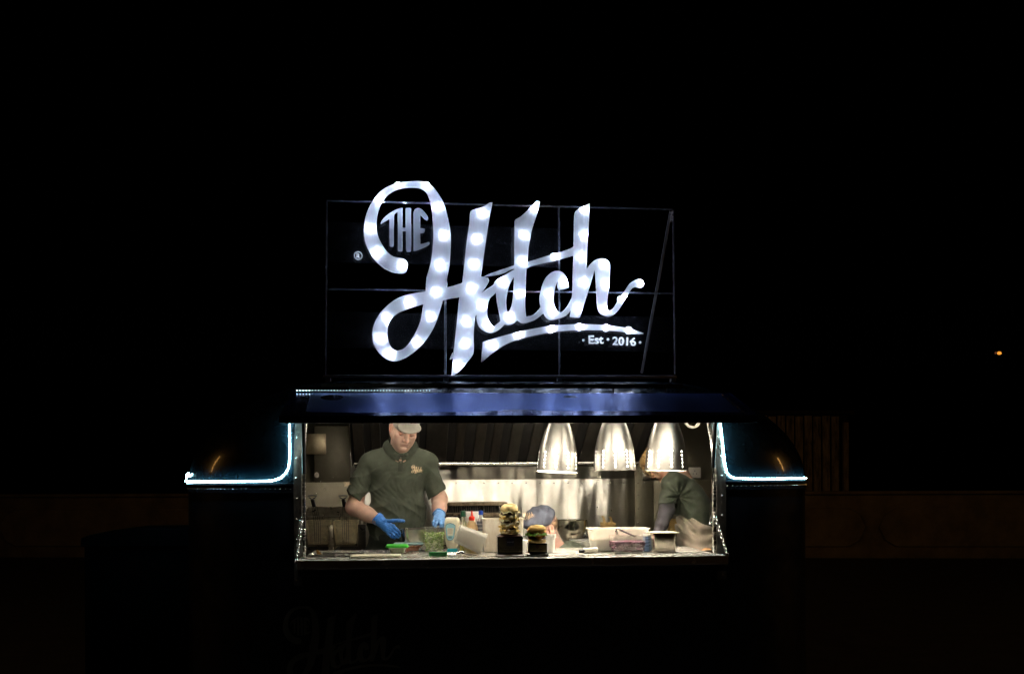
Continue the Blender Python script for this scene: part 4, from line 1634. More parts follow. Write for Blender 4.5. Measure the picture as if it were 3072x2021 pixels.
elL, elR = J(1062, 1522, .64), J(1319, 1497, .66)
wrL, wrR = J(1140, 1561, .475), J(1317, 1547, .465)
S.cap(shL, elL, .046, .047, .03); S.cap(shR, elR, .036, .047, .02)
S.cap(elL, elL * .45 + wrL * .55, .050, .043, .02); S.cap(elL * .55 + wrL * .45, wrL, .044, .030, .02)
S.cap(elR, elR * .5 + wrR * .5, .048, .043, .02); S.cap(elR * .5 + wrR * .5, wrR, .043, .030, .02)
for w, d in ((wrL, J(1166, 1582, .43) - wrL), (wrR, J(1316, 1565, .42) - wrR)):
    S.cap(w, w + d * .6, .028, .026, .015)
skin_obj('body', S, M_SKIN, man, lambda V: face_tint(V, HC, HR, 1.0, stubble=.5), 1)


def glove(name, parent, wrist, palm, fingers, cuff_dir, m, h=.0016):
    pts = [wrist] + palm + [p for f in fingers for p in f[0]]
    lo = np.min(pts, 0) - .05; hi = np.max(pts, 0) + .05
    S = Field(lo, hi, h)
    cd_ = np.array(cuff_dir) / np.linalg.norm(cuff_dir)
    S.cap(wrist + cd_ * .010, palm[0], .0335, .031, .012)
    for a, b in zip(palm[:-1], palm[1:]): S.cap(a, b, .027, .022, .016)
    for f, r in fingers:
        rr = np.linspace(r, r * .82, len(f))
        S.cap(palm[0], f[0], .020, r * 1.2, .012)
        for i in range(len(f) - 1): S.cap(f[i], f[i + 1], rr[i], rr[i + 1], .0035)
    S.add(lambda x, y, z: .0007 * np.sin(x * 340 + 2 * np.sin(z * 170)) * np.sin(z * 300 + y * 260), .008)
    # rolled cuff
    wc = wrist + cd_ * .020
    u = np.cross(cd_, [0.3, .2, 1]); u /= np.linalg.norm(u); v = np.cross(cd_, u)
    prev = None
    for k in range(25):
        t = 2 * math.pi * k / 24
        p = wc + (u * math.cos(t) + v * math.sin(t)) * (.0355 + .0015 * math.sin(5 * t)) + cd_ * .004 * math.sin(3 * t + 1)
        if prev is not None: S.cap(prev, p, .0030, None, .003)
        prev = p
    return skin_obj(name, S, m, parent, None, 1)


Yh = lambda *a: [J(*p) for p in a]
glove('glove', man, wrL, Yh((1160, 1578, .435), (1172, 1586, .415)), [
    (Yh((1180, 1577, .400), (1193, 1589, .372), (1200, 1599, .372)), .0098),
    (Yh((1179, 1587, .398), (1191, 1599, .372), (1199, 1606, .380)), .0100),
    (Yh((1173, 1594, .402), (1184, 1605, .380), (1194, 1611, .388)), .0096),
    (Yh((1165, 1599, .412), (1175, 1609, .396), (1185, 1613, .402)), .0086),
    (Yh((1160, 1563, .425), (1178, 1561, .398), (1195, 1560, .382), (1211, 1562, .378)), .0115)], wrL * 1 - J(1160, 1578, .435), M_GLOVE)
glove('glove', man, wrR, Yh((1317, 1558, .430), (1317, 1562, .412)), [
    (Yh((1311, 1562, .398), (1308, 1571, .372), (1306, 1579, .368)), .0095),
    (Yh((1320, 1562, .394), (1323, 1572, .370), (1322, 1581, .370)), .0098),
    (Yh((1327, 1561, .397), (1331, 1571, .374), (1329, 1580, .374)), .0094),
    (Yh((1333, 1559, .404), (1337, 1569, .386), (1335, 1577, .384)), .0084),
    (Yh((1307, 1556, .420), (1301, 1566, .398), (1302, 1576, .382)), .0110)], wrR * 1 - J(1316, 1562, .42), mat('pale_blue_nitrile', (.16, .36, .74), .36, var=.2, vscale=40, bump=.3, bscale=90, bdist=.003))

# polo shirt
S = Field(np.minimum(J(1015, 1655, .5), J(1360, 1655, .5)) - [0, .02, .10], A3((P(1365, 1200, .86).x, .90 + DY, J(0, 1330, .68)[2] + .03)), .0046)
ck = np.eye(3)
S.ell(J(1194, 1432, .675), (.182, .125, .16), ck, .04)
S.ell(J(1190, 1540, .660), (.178, .128, .20), ck, .06)
S.ell(J(1188, 1590, .655), (.172, .125, .14), ck, .05)
S.cap(J(1128, 1392, .675), J(1262, 1392, .675), .074, .074, .05)
S.cap(J(1166, 1364, .68), J(1110, 1388, .675), .045, .060, .05)
S.cap(J(1236, 1364, .68), J(1286, 1388, .675), .045, .060, .05)
S.cap(J(1178, 1362, .665), J(1226, 1362, .665), .056, .056, .04)
hemL, hemR = J(1061, 1492, .645), J(1311, 1486, .660)
for sh, hem, r0, r1 in ((J(1101, 1402, .672), hemL, .060, .070), (J(1285, 1402, .672), hemR, .058, .066)):
    T = Field(S.lo, S.lo + (S.n - 1) * S.h, S.h)
    dd = (hem - sh) / np.linalg.norm(hem - sh)
    T.cap(sh, hem + dd * .08, r0, r1, 0)
    cutn = dd + (np.array([-.45, 0, 0]) if hem is hemL else np.array([.42, 0, 0])); cutn /= np.linalg.norm(cutn)
    T.half(hem, cutn)
    S._op((slice(None),) * 3, T.F[:S.n[0], :S.n[1], :S.n[2]], .010, False)
S.half(J(1190, 1655, .6) - [0, 0, .10], (0, 0, -1))
S.cap(HC + HR @ np.array([0, -.06, -.02]), nb + [0, 0, .0], .050, .056, .01, True)
S.cap(J(1188, 1364, .592), J(1216, 1364, .592), .026, None, .02)
fx = wr((.0046, 30, 10, 36, .4, 1), (.0034, -46, 8, 40, 1.0, 1), (.0024, 70, 0, 26, 2.2, 1))


def man_folds(x, y, z):
    q = fx(x, y, z)
    xc_ = J(1195, 1450, .6)[0]
    d = np.abs(x - xc_)
    low = np.clip((J(0, 1420, .6)[2] - z) / .14, .25, 1)
    # pulls running from the armpits to the belly
    rid = lambda w: 1 - 2 * np.abs(np.sin(w)) ** .7
    mid = np.clip((J(0, 1385, .6)[2] - z) / .10, 0, 1)
    pull = .0062 * rid(27 * (z * .80 + d * .85) + 2.2 * np.sin(9 * x + 5 * z)) * np.clip((d - .02) / .10, 0, 1) * mid
    vert = .0058 * rid(24 * x + 1.6 * np.sin(z * 13 + 1) + .8 * np.sin(z * 31)) * np.clip((J(0, 1470, .6)[2] - z) / .15, 0, 1)
    crisp = .0022 * rid(60 * x + 3 * np.sin(z * 21) + 2.5 * np.sin(17 * z + 9 * x)) * rid(19 * z - 23 * d + 1.5 * np.sin(x * 31)) * mid
    return q * low * .45 - pull - vert - crisp


S.add(man_folds, .03)
shirt, SM_ = skin_obj('polo_shirt', S, M_POLO, man, None, 1)
# hem bands, placket, buttons, collar
def ring_band(name, c, axis, r, w, m, parent, squash=1.0):
    a = Vector(axis).normalized(); u = a.orthogonal().normalized(); v = a.cross(u)
    mb = MB(); mb.tube([Vector(c) + (u * math.cos(t) + v * math.sin(t)) * r for t in np.linspace(0, 2 * math.pi, 33)[:-1]], w, 6, closed=True)
    return mb.build(name, m, parent)


treeS = BVHTree.FromPolygons([tuple(v) for v in SM_[0]], [tuple(f) for f in SM_[1]])


def on_shirt(px, py, off=.002):
    d = ray(px, py).normalized()
    h = treeS.ray_cast(CAM, d)
    return (h[0] + h[1] * off) if h[0] is not None else P(px, py, .55)


mb = MB()
rows = []
for t in np.linspace(0, 1, 14):
    y = 1360 + t * 54
    x = 1203 - t * 1.5
    rows.append([on_shirt(x - 7, y, -.001), on_shirt(x - 6.5, y, .0022), on_shirt(x, y, .003), on_shirt(x + 6.5, y, .0022), on_shirt(x + 7, y, -.001)])
mb.loft(rows, closed=False)
pk = mb.build('placket', M_COLLAR, shirt)
for py in (1372, 1387):
    c = on_shirt(1202, py, .004)
    mb = MB(); mb.lathe([(.0001, .002), (.004, .002), (.0056, .0008), (.0056, -.001)], c, 12, rot=Matrix.Rotation(math.radians(80), 3, 'X'))
    mb.build('button', M_BUTTON, pk)
# collar: a band round the neck that folds over, points at the front
cn = Vector(J(1201, 1342, .665))
mb = MB()
rows = []
for k in range(49):
    t = math.radians(-90 + 4) + math.radians(352) * k / 48          # from the right of the front gap, round the back
    sx, sy = math.cos(t), math.sin(t)
    front = max(0, -sy)
    top = Vector((.070 * sx, .068 * sy - .002, .042 - .034 * front ** 1.5 + .012 * max(0, sy)))
    fold = Vector((.076 * sx, .076 * sy - .002, .046 - .034 * front ** 1.5 + .012 * max(0, sy)))
    gap = max(0, 1 - min(k, 48 - k) / 7)
    low = Vector((.108 * sx, .098 * sy - .016 * front, -.008 - .030 * front ** 1.2 - .016 * gap - .014 * gap))
    mid = (fold + low) / 2 + Vector((sx, sy, 0)) * .007 + Vector((0, 0, .008))
    inn = Vector((.064 * sx, .062 * sy - .002, -.01))
    tilt = Matrix.Rotation(math.radians(8), 3, 'X')
    Q = [cn + tilt @ p for p in (inn, top, fold, mid, low)]
    h = treeS.ray_cast(Vector((Q[4].x, Q[4].y, cn.z + .15)), Vector((0, 0, -1)))
    f = treeS.ray_cast(Vector((Q[4].x, Q[4].y - .4, Q[4].z)), Vector((0, 1, 0)))
    if sy < -.55 and f[0] is not None: Q[4].y = min(Q[4].y, f[0].y - .006)
    elif h[0] is not None: Q[4].z = max(Q[4].z, h[0].z + .005)
    Q[3] = (Q[2] + Q[4]) / 2 + Vector((sx, sy, .6)) * .007
    rows.append(Q + [Q[4] - Vector((sx, sy, .3)) * .004])
mb.loft(rows, closed=False)
mb.build('collar', M_COLLAR, shirt)
# embroidery on the chest and on the sleeve
ps = 37 / 840.0                                                      # photo px per sign px
o_ = P(1235, 1394, .55)
sc_ = ps * (6.5 + .55) / FPX
rotl = Matrix.Rotation(math.radians(6), 3, 'Y')
drape(small_logo(0, 0, sc_), o_, rotl @ Vector((1, 0, 0)), rotl @ Vector((0, 0, 1)), (CAM * -1 + o_).normalized(), *SM_, M_THREAD, 'embroidery', shirt)
o_ = P(1031, 1444, .58)
drape([small_logo(0, 0, sc_ * .62)[0]], o_, Vector((1, 0, .1)), Vector((-.1, 0, 1)), (o_ - CAM).normalized(), *SM_, M_THREAD, 'embroidery', shirt)
# cap
S = Field(HC - .17, HC + .19, .0026)
hl = lambda x, y, z: HC + HR @ np.array([x, y, z])
T_ = hl(0, .034, .06)
S.ell(hl(0, .045, -.004), (.0835, .088, .108), HR, .0, clip=[(hl(0, .020, 0), -(HR @ np.array([0, .97, .24])))])
vr = HR @ np.array([[1, 0, 0], [0, math.cos(.55), -math.sin(.55)], [0, math.sin(.55), math.cos(.55)]]).T
S.ell(hl(0, .050, .099), (.073, .0075, .036), HR @ np.array([[1, 0, 0], [0, math.cos(.95), -math.sin(.95)], [0, math.sin(.95), math.cos(.95)]]), .014)
S.ell(hl(0, .028, -.010), (.0745, .088, .0955), HR, .002, sub=True)
skin_obj('cap', S, M_CAP, man, None, 2)
# dark apron and trousers below the shirt
S = Field(J(1060, 1655, .5) * [1, 0, 0] + [0, .40 + DY, FLZ], J(1330, 1500, .5) * [1, 0, 1] + [0, .95 + DY, .0], .009)
S.ell(J(1188, 1640, .655), (.176, .128, .18), ck, .05)
for s_ in (-1, 1):
    hp = J(1188, 1680, .655) + [s_ * .085, 0, 0]
    S.cap(hp, (hp[0], .66 + DY, .85), .10, .08, .05); S.cap((hp[0], .66 + DY, .85), (hp[0], .68 + DY, FLZ + .06), .08, .055, .03)
    S.cap((hp[0], .60 + DY, FLZ + .05), (hp[0], .74 + DY, FLZ + .05), .045, .04, .03)
S.add(wr((.005, 40, 0, 14, .4, 1), (.004, 22, 0, 50, 1, 1)), .03)
S.half(J(1190, 1545, .655), (0, 0, 1))
skin_obj('apron', S, M_NAVYCLOTH, man, None, 2)

# ================================================================== the woman bending at the right, half hidden by a lamp
YW = .82
woman = thing('person', 'person in olive shirt over grey sleeves bending forward at the right behind the third lamp', 'person', (P(2100, 1500, YW).x, YW, FLZ))
WR = frame((-.77, -.08, -.64), 0)
WC = J(1984, 1384, .80)
S = Field(np.minimum(J(1905, 1690, .5), J(2185, 1690, .5)) - [0, .02, 0], A3((P(2190, 1300, 1.1).x, 1.12 + DY, J(0, 1290, .8)[2])), .0045)
head_sdf(S, WC, WR, .95)
wn_ = J(2030, 1428, .80)
S.cap(WC + WR @ np.array([0, -.05, -.03]), wn_, .050, .056, .03)
S.cap(wn_, J(2100, 1560, .82), .08, .10, .03)
S.cap(J(2008, 1445, .70), J(2000, 1530, .66), .045, .038, .02); S.cap(J(2000, 1530, .66), J(1966, 1625, .62), .038, .026, .02)
S.cap(J(1966, 1625, .62), J(1950, 1648, .62), .03, .018, .02)
SKIN = np.array([.58, .34, .23])
skin_obj('body', S, M_SKIN, woman, lambda V: face_tint(V, WC, WR, .95, (.3, .2, .1), 0.0), 1)
lo_, hi_ = np.minimum(J(1940, 1690, .5), J(2200, 1690, .5)) - [0, .02, .05], A3((P(2215, 1300, 1.1).x, 1.12 + DY, J(0, 1330, .8)[2]))
S = Field(lo_, hi_, .0052)
sp_ = J(2030, 1440, .80); hp_ = J(2108, 1580, .82)
ax_ = (sp_ - hp_) / np.linalg.norm(sp_ - hp_)
yd = np.array([0, 1, 0]) - ax_ * ax_[1]; yd /= np.linalg.norm(yd)
TR = np.array([np.cross(yd, ax_), yd, ax_]).T
S.ell((sp_ * .55 + hp_ * .45), (.112, .165, .185), TR, .03)
S.ell((sp_ * .25 + hp_ * .75), (.115, .15, .16), TR, .05)
S.cap(J(2022, 1440, .70), J(2040, 1440, .92), .06, .06, .05)
sh, hem = J(2014, 1446, .690), J(2003, 1512, .665)
T = Field(lo_, hi_, .0052)
dd = (hem - sh) / np.linalg.norm(hem - sh)
T.cap(sh, hem + dd * .06, .060, .053, 0); T.half(hem, dd + np.array([.18, 0, 0]))
S._op((slice(None),) * 3, T.F, .014, False)
S.half(J(2085, 1569, .8), -np.array([.42, 0, .9]) / .993)
fx2 = wr((.004, 46, 0, 44, .4, 1), (.003, -30, 20, 66, 1.4, 1))


def w_folds(x, y, z):
    px_ = J(2034, 1490, .7)
    ang = np.arctan2(z - px_[2], x - px_[0]); r = np.hypot(z - px_[2], x - px_[0])
    return fx2(x, y, z) * .6 - .006 * np.sin(ang * 11 + .5) * np.exp(-((r - .06) / .07) ** 2) * (y < .8 + DY)


S.add(w_folds, .03)
ws, WSM = skin_obj('polo_shirt', S, M_POLO, woman, None, 1)
ring_band('sleeve_band', hem - dd * .006, dd + np.array([.18, 0, 0]), .0525, .0035, M_COLLAR, ws)
M_GREYS = fabric('grey_jersey', (.050, .046, .052), var=.2)
S = Field(lo_ + [-.08, 0, 0], hi_, .0045)
S.cap(J(2010, 1470, .68), J(2000, 1530, .66), .046, .047, .02); S.cap(J(2000, 1530, .66), J(1972, 1612, .63), .046, .036, .02)
S.add(wr((.002, 40, 0, 120, .4, 1),), .02)
skin_obj('undersleeve', S, M_GREYS, woman, None, 1)
M_TAUPE = fabric('taupe_apron_cloth', (.40, .33, .265), var=.14)
S = Field(np.minimum(J(1990, 1700, .5), J(2200, 1700, .5)) * [1, 1, 0] + [0, 0, FLZ], A3((P(2230, 1300, 1.1).x, 1.12 + DY, J(0, 1520, .8)[2])), .006)
S.ell(J(2096, 1612, .82), (.132, .165, .15), np.eye(3), .04)
S.ell(J(2085, 1570, .80), (.115, .155, .11), np.eye(3), .04)
S.cap(J(2100, 1640, .76), (J(2105, 1640, .76)[0], .78 + DY, FLZ + .1), .105, .06, .03)
S.cap(J(2100, 1640, .88), (J(2105, 1640, .88)[0], .92 + DY, FLZ + .1), .105, .06, .03)
S.half(J(2085, 1562, .8), np.array([.42, 0, .9]) / .993)


def t_folds(x, y, z):
    p0 = J(2030, 1520, .7)
    ang = np.arctan2(z - p0[2], x - p0[0]); r = np.hypot(z - p0[2], x - p0[0])
    return -.0050 * np.sin(92 * (z + .45 * x) + 4 * np.sin(x * 17)) - .0065 * np.sin(ang * 26) * np.clip(1.4 - r / .2, 0, 1)


S.add(t_folds, .03)
skin_obj('trousers', S, M_TAUPE, woman, None, 1)
M_HAIR = mat('blond_hair', (.42, .27, .11), .5, var=.5, vscale=18, bump=.8, bscale=50, bdist=.004, stretch=(5, 5, .6), spec=.4)
S = Field(WC - .18, WC + .18, .004)
wl = lambda x, y, z: WC + WR @ (np.array([x, y, z]) * .95)
S.ell(wl(0, .036, -.02), (.085, .098, .105), WR, .0, clip=[(wl(0, .012, .035), WR @ np.array([0, -.55, .83]))])
S.ell(wl(0, .07, .075), (.07, .035, .045), WR, .03)
for k in range(9):
    x = -.06 + k * .015
    S.cap(wl(x, .095, .05), wl(x * 1.15, .055, .105), .013, .009, .008)
    S.cap(wl(x * 1.15, .055, .105), wl(x * 1.3, .012, .108), .009, .004, .006)
S.ell(wl(0, -.01, -.11), (.04, .05, .035), WR, .03)
S.add(lambda x, y, z: .0012 * np.sin(x * 260 + 3 * np.sin(z * 60)) + .0015 * np.sin(z * 230 + x * 190), .02)
skin_obj('hair', S, M_HAIR, woman, None, 1)
mb = MB()
for k in range(12):
    t = random.uniform(0, 1)
    a = Vector(wl(random.uniform(-.05, .05), .10 - .02 * t, .06)); b = Vector(wl(random.uniform(-.06, .06), .055, .128 + .02 * t)); c = Vector(wl(random.uniform(-.06, .06), -.01 - .02 * t, .118 + .01 * t))
    mb.tube([a * (1 - s) ** 2 + b * 2 * s * (1 - s) + c * s * s for s in np.linspace(0, 1, 8)], .0012, 4)
tag(mb.build('loose_strands', M_HAIR, woman), kind='stuff')
mb = MB()
mb.loft([[Vector(wl(.062 * math.cos(t), -.075 + .028 * j + .02 * math.sin(t), -.012 + (.060 + .004 * j) * math.sin(t))) for t in np.linspace(0, 2 * math.pi, 24)[:-1]] for j in (-1.6, -1, 0)])
mb.build('collar', M_NAVYCLOTH, ws)

# ================================================================== the man crouching behind the counter, head down
YC = .66
crouch = thing('person', 'crouching person in a grey-blue skull cap with head bowed behind the small burger trophy', 'person', (P(1680, 1600, YC).x, YC + .1, FLZ))
b_ = math.radians(33)
KR = frame((-math.cos(b_) * math.cos(.30), -math.sin(b_) * math.cos(.30), -math.sin(.30)), math.radians(-4))
KC = J(1625, 1580, YC)
S = Field(np.minimum(J(1540, 1760, .5), J(1790, 1760, .5)) - [0, .02, 0], A3((P(1800, 1500, .98).x, .98 + DY, J(0, 1500, .66)[2])), .0036)
head_sdf(S, KC, KR, 1.0)
kn = J(1671, 1662, .74)
S.cap(KC + KR @ np.array([0, -.045, -.040]), kn, .056, .060, .03)
S.cap(kn, J(1700, 1730, .80), .075, .12, .04)
SKIN = np.array([.50, .29, .24])
skin_obj('body', S, M_SKIN, crouch, lambda V: face_tint(V, KC, KR, 1.0, (.2, .12, .06), .15), 1)
S = Field(np.minimum(J(1580, 1800, .5), J(1800, 1800, .5)) * [1, 1, 0] + [0, 0, FLZ], A3((P(1810, 1500, 1.1).x, 1.1 + DY, J(0, 1600, .66)[2])), .006)
S.cap(J(1694, 1672, .64), J(1706, 1664, .86), .075, .085, .05)
S.cap(J(1708, 1664, .78), J(1752, 1682, .74), .085, .070, .05)
S.ell(J(1735, 1730, .80), (.15, .17, .16), np.eye(3), .06)
S.cap(J(1735, 1740, .80), (J(1735, 1740, .8)[0], .85 + DY, FLZ + .15), .17, .14, .05)
S.cap(KC + KR @ np.array([0, -.045, -.040]), kn, .060, .064, .008, True)
S.add(wr((.004, 40, 10, 40, .3, 1),), .03)
ks, _ = skin_obj('polo_shirt', S, M_POLO, crouch, None, 1)
axn = Vector(kn - (KC + KR @ np.array([0, -.045, -.040]))).normalized()
u = axn.orthogonal().normalized(); v = axn.cross(u)
base = Vector(kn) - axn * .005
mb = MB()
mb.loft([[base + axn * dz + (u * math.cos(t) + v * math.sin(t)) * r for t in np.linspace(0, 2 * math.pi, 29)[:-1]] for dz, r in ((.01, .066), (-.022, .069), (-.026, .072), (-.015, .081), (.014, .095))])
mb.build('collar', M_COLLAR, ks)
mb = MB(); mb.tube([base + axn * -.006 + (u * math.cos(t) + v * math.sin(t)) * .090 for t in np.linspace(0, 2 * math.pi, 29)[:-1]], .0018, 5, closed=True)
mb.build('collar_piping', mat('cream_piping', (.6, .58, .5), .7), ks)
M_SKULL = fabric('grey_blue_cloth', (.075, .084, .115), var=.15)
S = Field(KC - .18, KC + .2, .0034)
kl = lambda x, y, z: KC + KR @ np.array([x, y, z])
cutn = KR @ np.array([0, -.985, .17])
S.ell(kl(0, .050, .0), (.086, .078, .106), KR, .0, clip=[(kl(0, .026, 0), cutn)])
S.ell(kl(0, .090, -.004), (.074, .030, .070), KR, .03)
S.ell(kl(0, .052, .088), (.058, .030, .046), KR, .03)
S.ell(kl(0, .03, -.012), (.077, .090, .097), KR, .002, sub=True)
S.add(lambda x, y, z: .0026 * np.sin(70 * x + 60 * z + 2 * np.sin(40 * z)) + .0016 * np.sin(130 * x - 50 * z), .02)
cp_, CM = skin_obj('skull_cap', S, M_SKULL, crouch, None, 1)
mb = MB()
mb.tube([Vector(kl(.0775 * math.cos(t), .024 + .17 * .0 + .017 * math.sin(t) * 1.0, .098 * math.sin(t))) for t in np.linspace(0, 2 * math.pi, 41)[:-1]], .0045, 6, closed=True)
mb.build('sweat_band', M_NAVYCLOTH, cp_)
o_ = Vector(A3(P(1568, 1538, .55)))
drape(small_logo(0, 0, sc_ * .95), o_, Vector((.97, 0, .22)), Vector((-.22, 0, .97)), (o_ - CAM).normalized(), *CM, M_THREAD, 'embroidery', cp_)
M_SHORT = mat('cropped_hair', (.20, .12, .07), .8, var=.3, bump=.6, bscale=220, bdist=.002)
S = Field(KC - .15, KC + .15, .0036)
S.ell(kl(0, .022, -.020), (.0780, .088, .0935), KR, .0, clip=[(kl(0, .03, 0), KR @ np.array([0, 1, 0])), (kl(0, 0, .030), KR @ np.array([0, -.35, .94])), (kl(0, -.055, 0), KR @ np.array([0, -1, 0]))])
skin_obj('hair', S, M_SHORT, crouch, None, 1)
# ================================================================== fixed kitchen equipment
M_BAFFLE = mat('hood_baffle_steel', (.105, .094, .080), .42, .85, var=.5, vscale=10, rvar=.1, stretch=(3, 1, .4))
M_HOODB = mat('hood_shadow_gap', (.012, .011, .010), .7)
hy0, hy1 = 1.62, .86                                                  # the filter bank leans from the back wall up towards the front
hz0 = P(1500, 1386, hy0).z
slope = (P(1500, 1268, 1.13).z - hz0) / (hy0 - 1.13)
hz1 = hz0 + slope * (hy0 - hy1)
hx0, hx1 = P(1062, 1386, hy0).x, P(1916, 1384, hy0).x
hood = thing('extractor_hood', 'dark extractor hood with upright grease filter baffles above the griddle', 'extractor hood', ((hx0 + hx1) / 2, hy0, hz0))
nv = Vector((0, -(hz1 - hz0), -(hy0 - hy1))).normalized()              # filter bank's face, down and to the front


def hoodpt(x, t, off): return Vector((x, hy0 + (hy1 - hy0) * t, hz0 + (hz1 - hz0) * t)) + nv * off


mb = MB()
mb.loft([[hoodpt(hx0, t, 0), hoodpt(hx1, t, 0), hoodpt(hx1, t, -.05), hoodpt(hx0, t, -.05)] for t in (0, 1)], cap0=True, cap1=True)
mb.build('filter_tray', M_HOODB, hood)
x = hx0 + .004
i = 0
pat = [34, 26, 30, 26, 60, 26, 32, 26]
while x < hx1 - .03:
    w = pat[i % 8] / (FPX / (6.5 + hy0)) * (1 + random.uniform(-.06, .06))
    mb = MB()
    for a, b, off in ((x, min(x + w, hx1 - .003), .012),):
        mb.loft([[hoodpt(a, t, .001), hoodpt(a + .003, t, off), hoodpt(b - .003, t, off), hoodpt(b, t, .001)] for t in (.015, 1)], cap0=True, cap1=True)
    mb.build('baffle', M_BAFFLE, hood)
    x += w + (20 + (i % 3) * 4) / (FPX / (6.5 + hy0))
    i += 1
mb = MB()
mb.box(((hx0 + hx1) / 2, hy0 - .01, hz0 - .010), (hx1 - hx0, .035, .022), None, .003)
mb.build('grease_channel', M_STEEL, hood)
mb = MB()
mb.box(((hx0 + hx1) / 2, hy0 + .06, hz0 - .026), (hx1 - hx0 - .01, .10, .008), None, .002)
mb.build('hood_back_rail', M_DARKSTEEL, hood)
for xe in (hx0 - .012, hx1 + .006):
    mb = MB()
    mb.loft([[Vector((xe + d, hy0 + .1, hz0 - .02)), Vector((xe + d, hy0 - .03, hz0 - .02)), Vector((xe + d, hy1 - .02, hz1)), Vector((xe + d, hy0 + .1, hz1))] for d in (0, .006)], cap0=True, cap1=True)
    mb.build('hood_cheek', M_DARKSTEEL, hood)

# ------------------------------------------------------------------ fryer with two baskets
M_FRY = mat('fryer_steel', (.42, .37, .28), .34, 1.0, var=.45, vscale=16, rvar=.12, bump=.1, bscale=30)
M_OIL = mat('old_oil', (.02, .012, .004), .1)
yf0, yf1 = 1.10, 1.68
fx0, fx1 = P(905, 1600, 1.2).x, P(1092, 1600, 1.2).x
FRZ = P(950, 1560, 1.45).z
fry = thing('deep_fryer', 'steel twin deep fryer with a splash back at the left end of the kitchen', 'deep fryer', ((fx0 + fx1) / 2, 1.4, FLZ))
mb = MB()
zt = 1.10
mb.box(((fx0 + fx1) / 2, 1.40, (FLZ + zt) / 2), (fx1 - fx0, .56, zt - FLZ), None, .006)
mb.build('fryer_body', M_FRY, fry)
xm = P(995, 1600, 1.2).x
for xa, xb in ((fx0 + .012, xm - .02), (xm + .02, fx1 - .012)):
    mb = MB()
    tub(mb, ((xa + xb) / 2, 1.36, zt - .16), xb - xa, .40, .20, .96, .02, .004, .004)
    w_ = mb.build('fryer_well', M_DARKSTEEL, fry)
    mb = MB(); mb.box(((xa + xb) / 2, 1.36, zt - .09), (xb - xa - .03, .36, .004)); mb.build('oil', M_OIL, w_)
pa, pb_ = P(930, 1520, 1.66), P(1040, 1548, 1.60)
mb = MB()
mb.loft([[Vector((fx0, 1.66, P(950, 1520, 1.66).z)), Vector((fx1, 1.66, P(950, 1520, 1.66).z))], [Vector((fx0, 1.62, P(950, 1546, 1.62).z)), Vector((fx1, 1.62, P(950, 1546, 1.62).z))],
         [Vector((fx0, 1.60, P(950, 1548, 1.60).z)), Vector((fx1, 1.60, P(950, 1548, 1.60).z))], [Vector((fx0, 1.592, P(950, 1553, 1.59).z)), Vector((fx1, 1.592, P(950, 1553, 1.59).z))],
         [Vector((fx0, 1.60, P(950, 1558, 1.60).z)), Vector((fx1, 1.60, P(950, 1558, 1.60).z))], [Vector((fx0, 1.66, zt - .1)), Vector((fx1, 1.66, zt - .1))]], closed=False)
mb.build('splash_back', M_FRY, fry)
mb = MB(); mb.bar((xm, 1.14, zt), (xm, 1.14, zt + .06), .03, .06, .004); mb.bar((xm, 1.14, zt + .06), (xm + .0, 1.50, zt + .16), .036, .012, .003)
mb.bar((xm, 1.12, zt + .03), (xm, 1.12, zt + .20), .030, .012, .003)
mb.build('basket_rail', M_FRY, fry)
mb = MB()
for px in (970, 1020):
    c = P(px, 1545, 1.55)
    mb.tube([c + Vector((0, 0, .012)), c + Vector((.008, -.01, 0)), c + Vector((-.004, -.016, -.015)), c + Vector((0, -.01, -.03))], .003, 6)
mb.build('basket_hook', M_CHROME, fry)

M_WIRE = mat('basket_wire', (.80, .70, .48), .32, 1.0, var=.4, vscale=40)


